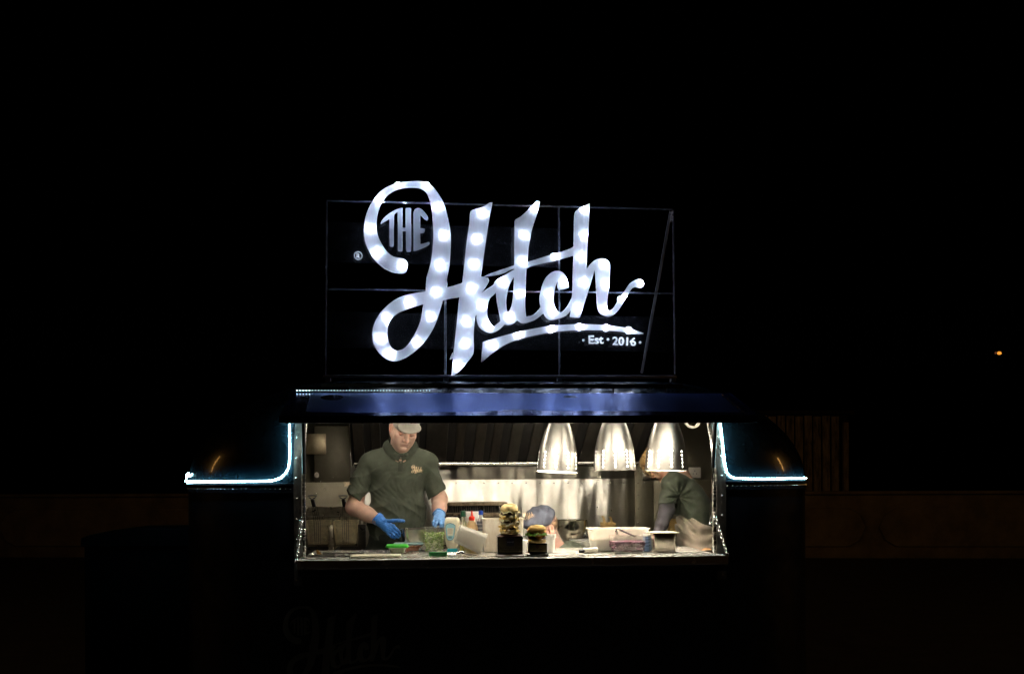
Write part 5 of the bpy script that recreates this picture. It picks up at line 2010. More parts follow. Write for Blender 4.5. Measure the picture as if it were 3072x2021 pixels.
def basket(pxc, lean, idx):
    yb = 1.20
    c = P(pxc, 1600, yb)
    s_ = (6.5 + yb) / FPX
    wt, wb, d = 73 * s_, 56 * s_, .24
    zt_, zb_ = P(pxc, 1564, yb).z, P(pxc, 1632, yb).z
    root = thing('fry_basket', ('wire fry basket with black handle hanging ' + ('nearest the left end of the hatch' if idx == 0 else 'next to the man in the cap')), 'fry basket', (c.x, yb + d / 2, zb_), 'fry baskets hanging in the fryer')
    mb = MB()
    def ringat(t): 
        w = wb + (wt - wb) * t; z = zb_ + (zt_ - zb_) * t
        return [Vector((c.x - w / 2, yb + (1 - t) * .02, z)), Vector((c.x + w / 2, yb + (1 - t) * .02, z)), Vector((c.x + w / 2, yb + d - (1 - t) * .02, z)), Vector((c.x - w / 2, yb + d - (1 - t) * .02, z))]
    for k in range(17):
        mb.tube(ringat(k / 17), .0010, 4, closed=True)
    for k in range(17):
        u = k / 16
        for side in range(4):
            a0, b0 = ringat(0)[side], ringat(0)[(side + 1) % 4]; a1, b1 = ringat(1)[side], ringat(1)[(side + 1) % 4]
            mb.tube([a0 + (b0 - a0) * u, a1 + (b1 - a1) * u], .0010, 4, cap=False)
        q = ringat(0)
        mb.tube([q[0] + (q[1] - q[0]) * u, q[3] + (q[2] - q[3]) * u], .0010, 4, cap=False)
        mb.tube([q[0] + (q[3] - q[0]) * u, q[1] + (q[2] - q[1]) * u], .0010, 4, cap=False)
    tag(mb.build('mesh_sides', M_WIRE, root), kind='stuff')
    mb = MB(); mb.tube(ringat(1), .0032, 6, closed=True); mb.tube(ringat(0), .002, 6, closed=True)
    mb.build('rim', M_WIRE, root)
    mb = MB()
    top = P(pxc + lean, 1518, yb)
    for k in (-1.5, -.5, .5, 1.5):
        xk = k * 6 * s_
        mb.tube([Vector((c.x + xk * .9 + .004, yb - .008, zb_ + .005)), Vector((c.x + xk, yb - .010, zt_)), Vector((top.x + xk * .8, yb - .02, top.z))], .0016, 5)
    mb.build('handle_wires', M_DARKSTEEL, root)
    mb = MB()
    a = Vector((top.x, yb - .02, top.z - .002)); b = Vector((top.x - .008 + lean * .0004, yb - .035, P(pxc, 1496, yb).z))
    mb.bar(a, b, .026, .014, .004)
    e = b + Vector((-.002, -.002, .020))
    mb.tube([b, b + Vector((-.022, -.002, .012)), b + Vector((-.030, -.003, .022)), e + Vector((0, 0, .004)), b + Vector((.028, -.003, .022)), b + Vector((.020, -.002, .012))], .0042, 7, closed=True)
    mb.build('handle', M_BLACK, root)


basket(952, -8, 0)
basket(1036, -1, 1)

# ------------------------------------------------------------------ griddle with a slatted back, on the rear bench
M_GREASE = mat('grease_baked_steel', (.26, .20, .13), .5, .7, var=.75, vscale=22, bump=.4, bscale=60, bdist=.003, dark=(.05, .035, .02))
gx0, gx1 = P(1322, 1510, 1.55).x, P(1521, 1510, 1.55).x
gr = thing('griddle', 'grease-baked griddle with a slatted black back grille behind the sauces', 'griddle', ((gx0 + gx1) / 2, 1.55, FLZ))
yg = 1.52
z_t, z_s0, z_s1, z_b = P(1420, 1506, yg).z, P(1420, 1516, yg).z, P(1420, 1537, yg).z, P(1420, 1552, yg).z
mb = MB(); mb.box(((gx0 + gx1) / 2, yg + .09, (z_t + z_s0) / 2), (gx1 - gx0, .20, z_t - z_s0), None, .003); mb.build('top_cap', M_GREASE, gr)
mb = MB(); mb.box(((gx0 + gx1) / 2, yg + .10, (z_s0 + z_s1) / 2), (gx1 - gx0 - .01, .12, z_s0 - z_s1)); mb.build('grille_back', M_HOODB, gr)
mb = MB()
for k in range(30):
    x = gx0 + .008 + (gx1 - gx0 - .016) * k / 29
    mb.bar((x, yg + .02 + random.uniform(-.004, .004), z_s1 + random.uniform(0, .006)), (x + random.uniform(-.003, .003), yg + .02, z_s0 - random.uniform(0, .01)), .0055, .004)
tag(mb.build('grille_slats', M_DARKSTEEL, gr), kind='stuff')
mb = MB(); mb.box(((gx0 + gx1) / 2, yg + .09, (z_s1 + z_b) / 2), (gx1 - gx0, .24, z_s1 - z_b), None, .004); mb.build('front_plate', M_GREASE, gr)
mb = MB(); mb.box(((gx0 + gx1) / 2, yg - .04, (z_b + FLZ) / 2 - .01), (gx1 - gx0, .46, z_b - FLZ - .02), None, .004); mb.build('griddle_body', M_FRY, gr)
mb = MB()
for k in range(18):
    x = gx0 + .02 + k * .006
    mb.ball((x + random.uniform(-.01, .02), yg - .06 + random.uniform(-.03, .03), z_b + random.uniform(.0, .018)), random.uniform(.006, .014), u=6, v=5)
tag(mb.build('charred_scraps', mat('char', (.02, .015, .012), .8, bump=.5, bscale=120), gr), kind='stuff')

RBZ = P(1700, 1618, 1.38).z
rb = thing('rear_worktop', 'steel rear worktop holding the mixing bowl along the back wall', 'worktop', (1.0, 1.5, FLZ))
rx0, rx1 = P(1535, 1600, 1.5).x, IX1 - .04
mb = MB(); mb.box(((rx0 + rx1) / 2, 1.46, RBZ - .02), (rx1 - rx0, .56, .036), None, .003); mb.build('top', M_COUNTER, rb)
for x in (rx0 + .05, (rx0 + rx1) / 2, rx1 - .05):
    for y in (1.24, 1.68):
        mb = MB(); mb.bar((x, y, FLZ), (x, y, RBZ - .04), .035); mb.build('leg', M_STEEL, rb)

# ------------------------------------------------------------------ heat lamps
M_BULB = emitter('heat_lamp_bulb', (1.0, .89, .72), 250.0)


def heat_lamp(pxc, pyr, wpx, yl, tilt, label, first):
    c = P(pxc, pyr, yl)
    s_ = (6.5 + yl) / FPX
    R_ = wpx * s_ / 2
    if first is not None:
        o = copy_tree(first)
        o['label'] = label
        o.location = c
        o.rotation_euler = (0, tilt, random.uniform(0, 1.0))
        k = R_ / first['rim']
        o.scale = (k, k, k)
        return o
    root = thing('heat_lamp', label, 'heat lamp', c, 'heat lamps over the counter')
    root['rim'] = R_
    H = .36
    prof_ = [(0.0, 1.0), (.05, .995), (.12, .985), (.20, .965), (.30, .935), (.40, .885), (.50, .82), (.60, .735), (.70, .63), (.78, .53), (.86, .42), (.93, .33), (1.0, .28)]
    hs = [p[0] * H for p in prof_]; rs = [p[1] * R_ for p in prof_]
    rad = lambda h: float(np.interp(h, hs, rs))
    nA = 40
    rows = [0.0, .006] + [.012 + .0215 * i for i in range(6)] + [.15, .18, .21, .24, .265, .29, .315, .335, .36]
    mb = MB()
    grid = [[mb.bm.verts.new((rad(h) * math.cos(2 * math.pi * k / nA), rad(h) * math.sin(2 * math.pi * k / nA), h)) for k in range(nA)] for h in rows]
    for r in range(len(rows) - 1):
        for k in range(nA):
            q = [grid[r][k], grid[r][(k + 1) % nA], grid[r + 1][(k + 1) % nA], grid[r + 1][k]]
            if 2 <= r <= 6 and k % 4 == 0:
                am, hm = 2 * math.pi * (k + .5) / nA, (rows[r] + rows[r + 1]) / 2
                hole = []
                for j in range(8):
                    t = math.radians(-135 + 45 * j)
                    aa, hh = am + .0062 * math.cos(t) / R_, hm + .0062 * math.sin(t)
                    hole.append(mb.bm.verts.new((rad(hh) * math.cos(aa), rad(hh) * math.sin(aa), hh)))
                # hole[0] bottom-left, [2] bottom-right, [4] top-right, [6] top-left
                for i_, (a, b, h0_, h1_, h2_) in enumerate(((0, 1, 0, 1, 2), (1, 2, 2, 3, 4), (2, 3, 4, 5, 6), (3, 0, 6, 7, 0))):
                    mb.bm.faces.new((q[a], q[b], hole[h2_], hole[h1_], hole[h0_]))
            else:
                mb.bm.faces.new(q)
    bm = mb.bm
    dr = lambda h: (rad(h + .002) - rad(max(0, h - .002))) / (.004 if h >= .002 else .002 + h)
    bm.normal_update()
    outer_f = bm.faces[:]
    for f in outer_f:
        if (f.calc_center_median() * 1.0).dot(f.normal) < 0: f.normal_flip()
    mp = {}
    for v in bm.verts[:]:
        q = Vector((v.co.x, v.co.y, 0)).normalized()
        mp[v] = bm.verts.new((v.co.x - q.x * .0016, v.co.y - q.y * .0016, v.co.z))
    for f in outer_f:
        bm.faces.new([mp[v] for v in reversed(f.verts)]).material_index = 1
    for k in range(nA):
        a_, b_ = grid[0][k], grid[0][(k + 1) % nA]
        bm.faces.new((a_, mp[a_], mp[b_], b_))
    inner = set(mp.values())
    bm.verts.index_update()
    NR = []
    for v in bm.verts:
        q = Vector((v.co.x, v.co.y, 0)).normalized()
        n_ = Vector((q.x, q.y, -dr(v.co.z))).normalized()
        NR.append(-n_ if v in inner else n_)
    me = bpy.data.meshes.new('lamp_shade')
    for f in bm.faces: f.smooth = True
    bm.to_mesh(me); bm.free()
    o = bpy.data.objects.new('lamp_shade', me); COL.objects.link(o); o.parent = root
    me.materials.append(M_LAMP); me.materials.append(M_ENAMEL)
    me.normals_split_custom_set_from_vertices([tuple(n_) for n_ in NR])
    mb = MB()
    mb.lathe([(.0001, -.0), (.028, .006), (.044, .025), (.047, .045), (.040, .075), (.022, .105), (.015, .12), (.0001, .125)], (0, 0, .10), 16)
    me = bpy.data.meshes.new('bulb'); mb.bm.to_mesh(me); mb.bm.free(); me.materials.append(M_BULB)
    o = bpy.data.objects.new('bulb', me); COL.objects.link(o); o.parent = root
    mb = MB(); mb.lathe([(.0001, 0), (.018, 0), (.02, .05), (.026, .055), (.026, .075), (.0001, .078)], (0, 0, .222), 14)
    me = bpy.data.meshes.new('lamp_holder'); mb.bm.to_mesh(me); mb.bm.free(); me.materials.append(M_ENAMEL)
    o = bpy.data.objects.new('lamp_holder', me); COL.objects.link(o); o.parent = root
    mb = MB(); mb.tube([(0, 0, .30), (.001, 0, .40), (0, .002, 2.115 - c.z)], .004, 6); mb.lathe([(.0001, .405), (.012, .4), (.05 * R_ / .118, .372), (.0335 * R_ / .118, .357)], (0, 0, 0), 14)
    me = bpy.data.meshes.new('flex'); mb.bm.to_mesh(me); mb.bm.free(); me.materials.append(M_BLACK)
    o = bpy.data.objects.new('flex', me); COL.objects.link(o); o.parent = root
    root.rotation_euler = (0, tilt, .1)
    return root


l0 = heat_lamp(1844, 1410, 127, .34, math.radians(-.6), 'middle hanging heat lamp of spun metal, straight above the white tub', None)
heat_lamp(1671, 1415, 124, .40, math.radians(4.0), 'tilted hanging heat lamp of spun metal, above the crouching person', l0)
heat_lamp(1998, 1411, 128, .32, math.radians(.8), 'hanging heat lamp of spun metal that hides the bending person\'s head', l0)

# socket on the back wall, tape roll hanging by the hatch corner
p = P(2084, 1417, YB - .02)
so = thing('wall_socket', 'small white electric socket on the dark back wall behind the bending person', 'socket', (p.x, YB - .012, p.z))
M_SOCK = mat('socket_white', (.62, .58, .50), .4)
mb = MB(); mb.box((p.x, YB - .016, p.z), (.085, .016, .075), None, .004); mb.build('face_plate', M_SOCK, so)
mb = MB()
for dx, dz in ((-.012, -.008), (.012, -.008), (0, .012)): mb.box((p.x + dx, YB - .0245, p.z + dz), (.005, .002, .009))
mb.build('pin_slots', M_BLACK, so)
p = P(2077, 1260, .75)
tr_ = thing('tape_roll', 'white tape roll hanging at the top right corner of the hatch', 'tape roll', (p.x, .75, p.z))
mb = MB(); rX = Matrix.Rotation(math.pi / 2, 3, 'X')
mb.lathe([(.036, -.015), (.050, -.015), (.050, .015), (.036, .015), (.036, -.015)], p, 28, rot=rX); mb.build('roll', mat('masking_tape', (.72, .68, .58), .7), tr_)
mb = MB(); mb.tube([p + Vector((0, 0, .036)), p + Vector((0, 0, .10)), (p.x, .75, 2.11)], .002, 5); mb.build('hanging_wire', M_CHROME, tr_)
# knife standing in a rack behind the man's elbow
p = P(1091, 1505, 1.3)
kn_ = thing('kitchen_knife', 'upright bare knife blade showing between the man and the fryer', 'knife', (p.x, 1.3, p.z))
mb = MB(); mb.loft([[P(1083, 1536, 1.3), P(1094, 1536, 1.3), P(1094, 1536, 1.303), P(1083, 1536, 1.303)], [P(1086, 1508, 1.3), P(1095, 1508, 1.3), P(1095, 1508, 1.303), P(1086, 1508, 1.303)], [P(1094.5, 1484, 1.3), P(1096, 1484, 1.3), P(1096, 1484, 1.301), P(1094.5, 1484, 1.301)]], cap0=True, cap1=True)
mb.build('blade', M_FRY, kn_)
mb = MB(); mb.bar(P(1088.5, 1537, 1.3), P(1086, 1572, 1.3), .022, .014, .003); mb.build('handle', mat('cream_handle', (.75, .70, .58), .4), kn_)
mb = MB(); mb.box(tuple(P(1086, 1612, 1.3)), (.05, .05, P(1086, 1572, 1.3).z - P(1086, 1652, 1.3).z), None, .004); mb.build('knife_block', M_DARKSTEEL, kn_)
# ================================================================== things standing on the counter
PX = lambda n, Y: n * (6.5 + Y) / FPX            # photo pixels -> metres at depth Y
M_PC = mixmat('clear_plastic', ('Transparent', (.97, .97, .96), 0, .87), ('Diffuse', (.80, .80, .78), 0, .04), ('Glossy', (1, 1, 1), .12, .09))
M_PCM = mixmat('milky_plastic', ('Transparent', (.95, .95, .93), 0, .30), ('Diffuse', (.80, .78, .72), 0, .45), ('Translucent', (.8, .78, .72), 0, .17), ('Glossy', (1, 1, 1), .2, .08))
M_WHITEP = mat('white_plastic', (.78, .77, .74), .38)
M_LID_G = mat('green_lid', (.05, .48, .03), .3, bump=.1, bscale=60)
M_LID_B = mixmat('ice_blue_lid', ('Transparent', (.8, .92, .95), 0, .3), ('Diffuse', (.50, .70, .74), 0, .6), ('Glossy', (1, 1, 1), .15, .1))
ON = lambda px, py: Pz(px, py, ZC)


def scatter(mb, c, w, d, z0, z1, n, mk, yaw=0.0, taper=1.0):
    for _ in range(n):
        t = random.random()
        k = taper + (1 - taper) * t
        x, y = random.uniform(-.5, .5) * w * k, random.uniform(-.5, .5) * d * k
        cs, sn = math.cos(yaw), math.sin(yaw)
        mk(mb, Vector((c[0] + x * cs - y * sn, c[1] + x * sn + y * cs, z0 + (z1 - z0) * t)))


def flake(mi_n, s0, s1, flat=.25):
    def f(mb, p):
        a, b = random.uniform(s0, s1), random.uniform(s0, s1) * .6
        R_ = Matrix.Rotation(random.uniform(0, 6.28), 3, 'Z') @ Matrix.Rotation(random.uniform(-1.4, 1.4), 3, 'X')
        pts = [R_ @ Vector((a * math.cos(t) * random.uniform(.7, 1.2), b * math.sin(t) * random.uniform(.7, 1.2), random.uniform(-1, 1) * a * flat)) + p for t in (0, 1.25, 2.5, 3.8, 5.0)]
        mb.faces(pts, [(0, 1, 2, 3, 4)], random.randrange(mi_n))
    return f


# steel pan held by the man
pc = Vector((P(1262, 1600, .50).x, .50, ZC))
zt_ = P(1262, 1583, .50).z
pan = thing('steel_pan', 'deep steel pan tipped in the gloved hands of the standing man', 'steel pan', pc)
mb = MB(); tub(mb, (pc.x, pc.y, ZC + .006), PX(108, .50), .150, zt_ - ZC - .006, .90, .022, .0012, .009, math.radians(9), .003)
mb.build('pan_body', M_PAN, pan)
M_SLAWW = mat('shredded_white', (.66, .60, .42), .6); M_SLAWP = mat('shredded_purple', (.20, .02, .12), .5)
mb = MB(); scatter(mb, pc, .17, .11, ZC + .05, zt_ - .02, 160, flake(2, .006, .016), math.radians(9))
tag(mb.build('shredded_cabbage', [M_SLAWW, M_SLAWP], pan), kind='stuff')
mb = MB()
for a in ((1221, 1583), (1256, 1587)):
    c = P(*a, .43)
    mb.tube([c + Vector((-.006, 0, -.008)), c + Vector((-.002, 0, .004)), c + Vector((.004, -.004, .002)), c + Vector((.008, -.004, -.010))], .0018, 5, mi=0 if a[0] < 1240 else 1)
tag(mb.build('stray_shreds', [M_SLAWW, M_SLAWP], pan), kind='stuff')
pan.rotation_euler = (0, math.radians(-1.4), 0)

# clear tub of chopped lettuce
c = ON(1304, 1656); c.y += .05
tb = thing('lettuce_tub', 'tall clear tub full of chopped green lettuce', 'food tub', (c.x, c.y, ZC))
yT = c.y
hT = P(1302, 1579, yT).z - ZC
mb = MB(); tub(mb, (c.x, yT, ZC), PX(66, yT), .11, hT, .84, .022, .0015, .003); mb.build('tub', M_PC, tb)
GREENS = [mat('lettuce_green', (.50, .68, .16), .45), mat('lettuce_pale', (.88, .90, .52), .45), mat('lettuce_dark', (.24, .42, .08), .5)]
mb = MB(); scatter(mb, c, PX(58, yT), .096, ZC + .006, ZC + hT * .78, 900, flake(3, .004, .011), 0, .84)
tag(mb.build('chopped_lettuce', GREENS, tb), kind='stuff')

# green-lidded tub, carrot tub behind it
c = ON(1192, 1659); c.y += .0
t1 = thing('snap_lid_tub', 'small clear tub with a bright green snap lid', 'food tub', (c.x, c.y, ZC))
y_ = c.y; hh = P(1192, 1632, y_).z - ZC
mb = MB(); tub(mb, (c.x, y_, ZC + .001), PX(58, y_), .085, hh * .82, .80, .014, .0015, .0015); mb.build('tub', M_PC, t1)
mb = MB(); tub(mb, (c.x, y_, ZC + .004), PX(52, y_), .075, hh * .66, .80, .012, .02, 0); mb.build('pale_filling', mat('pale_green_sauce', (.50, .55, .22), .5, var=.2), t1)
mb = MB()
mb.loft([rrect(c.x, y_, PX(w, y_), .085 + PX(w - 58, y_), .016, ZC + z) for w, z in ((64, hh * .66), (66, hh * .80), (66, hh * .90), (60, hh * 1.0), (54, hh * .94))], cap0=True, cap1=True)
for s_ in (-1, 1): mb.box((c.x + s_ * PX(33, y_), y_, ZC + hh * .74), (.012, .04, .003), None, .001)
mb.build('lid', M_LID_G, t1)
c = ON(1226, 1653); c.y += .03
t2 = thing('carrot_tub', 'clear tub of grated carrot with an icy blue lid', 'food tub', (c.x, c.y, ZC))
y_ = c.y; hh = P(1226, 1627, y_).z - ZC
mb = MB(); tub(mb, (c.x, y_, ZC), PX(80, y_), .09, hh * .9, .80, .016, .0015, .002); mb.build('tub', M_PC, t2)
CAR = [mat('carrot_orange', (.72, .15, .02), .5), mat('carrot_pale', (.78, .28, .07), .5), mat('carrot_deep', (.50, .07, .015), .5)]
mb = MB(); scatter(mb, c, PX(74, y_), .084, ZC + .005, ZC + hh * .66, 420, flake(3, .005, .012), 0, .80)
tub(mb, (c.x, y_, ZC + .004), PX(74, y_), .082, hh * .60, .80, .014, .03, 0)
tag(mb.build('grated_carrot', CAR, t2), kind='stuff')
mb = MB(); mb.loft([rrect(c.x, y_, PX(w, y_), .09 + PX(w - 80, y_), .018, ZC + hh * z) for w, z in ((84, .80), (88, .86), (88, .96), (80, 1.02), (74, .97))], cap0=True, cap1=True); mb.build('lid', M_LID_B, t2)

# tray and boards at the left
c = ON(1010, 1663)
y_ = .10
tray = thing('baking_tray', 'shallow steel tray with a wooden wedge lying on the left of the counter', 'tray', (c.x, y_, ZC))
mb = MB(); tub(mb, (P(1012, 1655, y_).x, y_, ZC + .001), PX(160, y_), .10, .014, .95, .012, .001, .006, math.radians(-4), .002); mb.build('tray_body', M_PAN, tray)
wc = Vector((P(957, 1655, y_ - .02).x, y_ - .02, ZC + .004))
wg = thing('wooden_wedge', 'small golden-brown wooden wedge standing in the steel tray', 'wedge', wc)
mb = MB(); mb.loft([[wc + Vector((-.012, 0, 0)), wc + Vector((.026, 0, 0)), wc + Vector((.024, .012, 0)), wc + Vector((-.012, .012, 0))], [wc + Vector((-.011, 0, .016)), wc + Vector((.008, 0, .016)), wc + Vector((.007, .010, .016)), wc + Vector((-.011, .010, .016))], [wc + Vector((-.013, 0, .034)), wc + Vector((-.006, 0, .033)), wc + Vector((-.007, .007, .033)), wc + Vector((-.013, .007, .034))]], cap0=True, cap1=True)
mb.build('wedge_block', mat('golden_wood', (.48, .25, .05), .6, var=.3, vscale=30, stretch=(1, 1, 4)), wg)
M_BOARDW = mat('cream_cutting_board', (.66, .61, .48), .45, var=.12, vscale=25, bump=.15, bscale=120)
cx_ = P(1128, 1664, -.02)
bd = thing('cutting_board', 'cream plastic cutting board lying at the front of the counter', 'cutting board', (cx_.x, -.02, ZC))
mb = MB(); w_ = PX(146, -.02)
mb.loft([rrect(cx_.x, -.02, w_ * s, .155 * s, .014, ZC + z, 5, math.radians(-2)) for s, z in ((.985, .0005), (1, .003), (1, .011), (.985, .013))], cap0=True, cap1=True)
mb.build('board_slab', M_BOARDW, bd)
mb = MB(); mb.loft([rrect(cx_.x, .0, w_ * .72, .085 * s, .02, ZC + z, 5, math.radians(-2)) for s, z in ((1, .0135), (.94, .0142), (.90, .0136))], cap0=False)
mb.build('juice_groove', M_BOARDW, bd)

# green-handled tongs
y_ = -.02
tg = thing('green_tongs', 'steel tongs with a fat green grip lying on the counter edge', 'tongs', (P(1340, 1660, y_).x, y_, ZC))
a, b = P(1286, 1650, y_), P(1341, 1652, y_)
zt1 = ZC + .014
mb = MB()
mb.loft([[Vector((x, y_ + q * .010 * k, zt1 + w * .0125 * k)) for q, w in ((-1, -.7), (-1, .7), (-.6, 1), (.6, 1), (1, .7), (1, -.7), (.6, -1), (-.6, -1))] for x, k in ((a.x, .7), (a.x + .004, 1), (b.x - .004, 1), (b.x, .8))], cap0=True, cap1=True)
mb.build('grip', mat('green_grip', (.01, .17, .035), .35), tg)
mb = MB()
e = P(1388, 1654, y_)
for dz, yo in ((.004, -.004), (-.004, .006)):
    mb.loft([[Vector((x, y_ + yo + q * w, zt1 + dz + h)) for q, h in ((-1, 0), (0, .003), (1, 0), (0, -.001))] for x, w in ((b.x - .01, .006), (b.x + .03, .006), (b.x + .05, .008))], cap0=True, cap1=True)
for yo in (-.004, .008):
    mb.loft([[Vector((x, y_ + yo + math.cos(t) * w * .8, zt1 + .002 + math.sin(t) * w)) for t in np.linspace(0, 2 * math.pi, 13)[:-1]] for x, w in ((b.x + .048, .005), (b.x + .06, .012), (b.x + .078, .015), (b.x + .092, .012), (b.x + .098, .005))], cap0=True, cap1=True)
mb.build('tong_arms', M_PAN, tg)
mb = MB(); mb.box((P(1360, 1665, y_).x, -.075, ZC + .0015), (.10, .03, .002), Matrix.Rotation(.15, 3, 'Z'), .0005)
lf = mb.build('plastic_film', M_PC); tag(lf, 'thin scrap of clear film lying in front of the green tongs', 'film scrap')

# upside-down mayonnaise bottle
y_ = .30
mc = Vector((P(1357, 1640, y_).x, y_, ZC))
my = thing('mayonnaise_bottle', 'cream squeeze bottle with a pale blue shield label standing on its cap', 'bottle', mc)
H = P(1357, 1551, y_).z - ZC
M_MAYO = mat('mayonnaise_cream', (.78, .72, .54), .32, coat=.2)
mb = MB()
mb.loft([rrect(mc.x, y_, PX(w, y_), PX(w, y_) * .62, PX(w, y_) * .28, ZC + H * t, 5) for t, w in ((.10, 22), (.18, 32), (.30, 40), (.45, 43), (.60, 45), (.75, 47), (.90, 46), (.965, 42), (1.0, 34))], cap0=True, cap1=True)
mb.build('bottle_body', M_MAYO, my)
mb = MB(); mb.loft([rrect(mc.x, y_, PX(w, y_), PX(w, y_) * .7, PX(w, y_) * .3, ZC + H * t, 5) for t, w in ((0, 31), (.02, 33), (.10, 31), (.115, 26))], cap0=True, cap1=True); mb.build('cap', mat('teal_cap', (.02, .34, .40), .35), my)
yf_ = y_ - PX(47, y_) * .31 - .0025
shield = lambda k: [((x - 1350.5) * k + 1350.5, (y - 1594) * k + 1594) for x, y in ((1336, 1575), (1341, 1570), (1350.5, 1567.5), (1360, 1570), (1366.5, 1575), (1365, 1592), (1362, 1612), (1357, 1619), (1350, 1621), (1343, 1619), (1339, 1612), (1337, 1592))]


def plate(pts, y, t=.0012):
    mb = MB(); f = [P(a, b, y) for a, b in pts]
    mb.loft([f, [q + Vector((0, -t, 0)) for q in f]], cap0=True, cap1=True)
    return mb


lb = plate(shield(1.0), yf_).build('label', mat('label_edge_blue', (.06, .20, .27), .4), my)
plate(shield(.93), yf_ - .0012, .0006).build('label_face', mat('label_pale_blue', (.30, .55, .62), .4), lb)
plate([(1341, 1583), (1361, 1583), (1359, 1606), (1343, 1606)], yf_ - .0019, .0005).build('label_panel', mat('label_cream', (.72, .68, .54), .5), lb)
mb = MB()
for py in (1586, 1590, 1594, 1598): mb.box(tuple(P(1350.5, py, yf_ - .0027)), (PX(15 - (py % 3), y_), .0006, .0010))
for k in range(6): mb.box(tuple(P(1346 + k * 1.7, 1611, yf_ - .0022)), (PX(.8, y_), .0006, .012))
tag(mb.build('label_print', M_BLACKTRIM, lb), kind='stuff')

# oil bottle, squeeze bottle, white jug, water bottle
y_ = .40
oc = Vector((P(1390, 1640, y_).x, y_, ZC)); zz = lambda py: P(1390, py, y_).z - ZC
ob = thing('oil_bottle', 'slim glass bottle of yellow oil with a dark green cap', 'bottle', oc)
M_GLASS = mixmat('bottle_glass', ('Transparent', (.93, .95, .9), 0, .74), ('Glossy', (1, 1, 1), .04, .16), ('Diffuse', (.6, .62, .5), 0, .10))
r = PX(12, y_)
mb = MB(); mb.lathe([(.0001, 0), (r, .001), (r, zz(1588)), (r * .95, zz(1578)), (r * .55, zz(1562)), (r * .5, zz(1548))], oc, 20); mb.build('glass', M_GLASS, ob)
mb = MB(); mb.lathe([(.0001, .003), (r * .93, .004), (r * .93, zz(1579)), (.0001, zz(1579))], oc, 18); mb.build('oil', mat('yellow_oil', (.62, .46, .03), .15), ob)
mb = MB(); mb.lathe([(r * .62, zz(1549)), (r * .68, zz(1548)), (r * .68, zz(1533)), (r * .6, zz(1531)), (.0001, zz(1531))], oc, 18); mb.build('cap', mat('dark_green_cap', (.008, .06, .03), .35), ob)
y_ = .36
sc0 = Vector((P(1416, 1640, y_).x, y_, ZC)); zz = lambda py: P(1416, py, y_).z - ZC
sb = thing('squeeze_bottle', 'squeeze bottle of brown sauce with a pointed red nozzle', 'bottle', sc0)
M_SQ = mixmat('frosted_bottle', ('Transparent', (.95, .85, .70), 0, .22), ('Diffuse', (.80, .56, .30), 0, .50), ('Translucent', (.8, .6, .35), 0, .18), ('Glossy', (1, 1, 1), .2, .10))
mb = MB(); mb.loft([rrect(sc0.x, y_, PX(w, y_), PX(w, y_) * .8, PX(w, y_) * .22, ZC + z, 5) for w, z in ((34, 0), (36, .004), (36, zz(1588)), (34, zz(1580)), (18, zz(1561)), (15, zz(1558)))], cap0=True, cap1=True); mb.build('bottle_body', M_SQ, sb)
M_BROWN = mat('brown_sauce', (.20, .055, .012), .25, var=.5, vscale=30)
for s_ in (-1, 1):
    mb = MB(); mb.box((sc0.x + s_ * PX(9, y_), y_ - PX(36, y_) * .4 - .0006, ZC + zz(1607) / 1.0), (PX(13.5, y_), .002, zz(1587) - zz(1627)), None, .0008); mb.build('sauce_window', M_BROWN, sb)
mb = MB(); mb.lathe([(PX(8.6, y_), zz(1560)), (PX(9, y_), zz(1559)), (PX(8.5, y_), zz(1550)), (PX(4, y_), zz(1546)), (PX(2.8, y_), zz(1540)), (PX(1.5, y_), zz(1530)), (.0001, zz(1529.5))], sc0, 16); mb.build('nozzle', mat('red_plastic', (.75, .035, .015), .3), sb)
y_ = .47
jc = Vector((P(1417, 1640, y_).x, y_ - .04, ZC)); y_ = jc.y; zz = lambda py: P(1417, py, y_).z - ZC
jg = thing('white_jug', 'white plastic jug standing behind the red nozzle bottle', 'jug', jc)
mb = MB(); tub(mb, (jc.x, y_ + .03, ZC), PX(44, y_), .07, zz(1534), .97, .012, .002, .001); mb.build('jug_body', M_WHITEP, jg)
mb = MB(); mb.tube([(jc.x - PX(22, y_), y_ + .03, ZC + zz(1545)), (jc.x - PX(30, y_), y_ + .03, ZC + zz(1550)), (jc.x - PX(30, y_), y_ + .03, ZC + zz(1590)), (jc.x - PX(21, y_), y_ + .03, ZC + zz(1598))], .004, 8); mb.build('handle', M_WHITEP, jg)
y_ = .38
vc = Vector((P(1443, 1640, y_).x, y_, ZC)); zz = lambda py: P(1443, py, y_).z - ZC
vb = thing('vinegar_bottle', 'clear bottle with a blue cap and grey printed label beside the white tub', 'bottle', vc)
r = PX(12.5, y_)
mb = MB(); mb.lathe([(.0001, 0), (r, .001), (r, zz(1580)), (r * .9, zz(1566)), (r * .5, zz(1552)), (r * .45, zz(1542))], vc, 20); mb.build('glass', mixmat('pale_bottle', ('Transparent', (.95, .96, .97), 0, .4), ('Diffuse', (.72, .75, .78), 0, .45), ('Glossy', (1, 1, 1), .06, .15)), vb)
mb = MB(); mb.lathe([(r * .55, zz(1543)), (r * .58, zz(1542)), (r * .55, zz(1531)), (.0001, zz(1530))], vc, 16); mb.build('cap', mat('blue_cap', (.012, .05, .32), .35), vb)
mb = MB()
for k, (pa, pb_) in enumerate(((1562, 1569), (1573, 1580), (1585, 1590), (1594, 1597), (1599, 1602))):
    mb.lathe([(r * 1.01, zz(pb_)), (r * 1.01, zz(pa))], vc, 20)
tag(mb.build('label_print', mat('grey_print', (.12, .13, .15), .5), vb), kind='stuff')

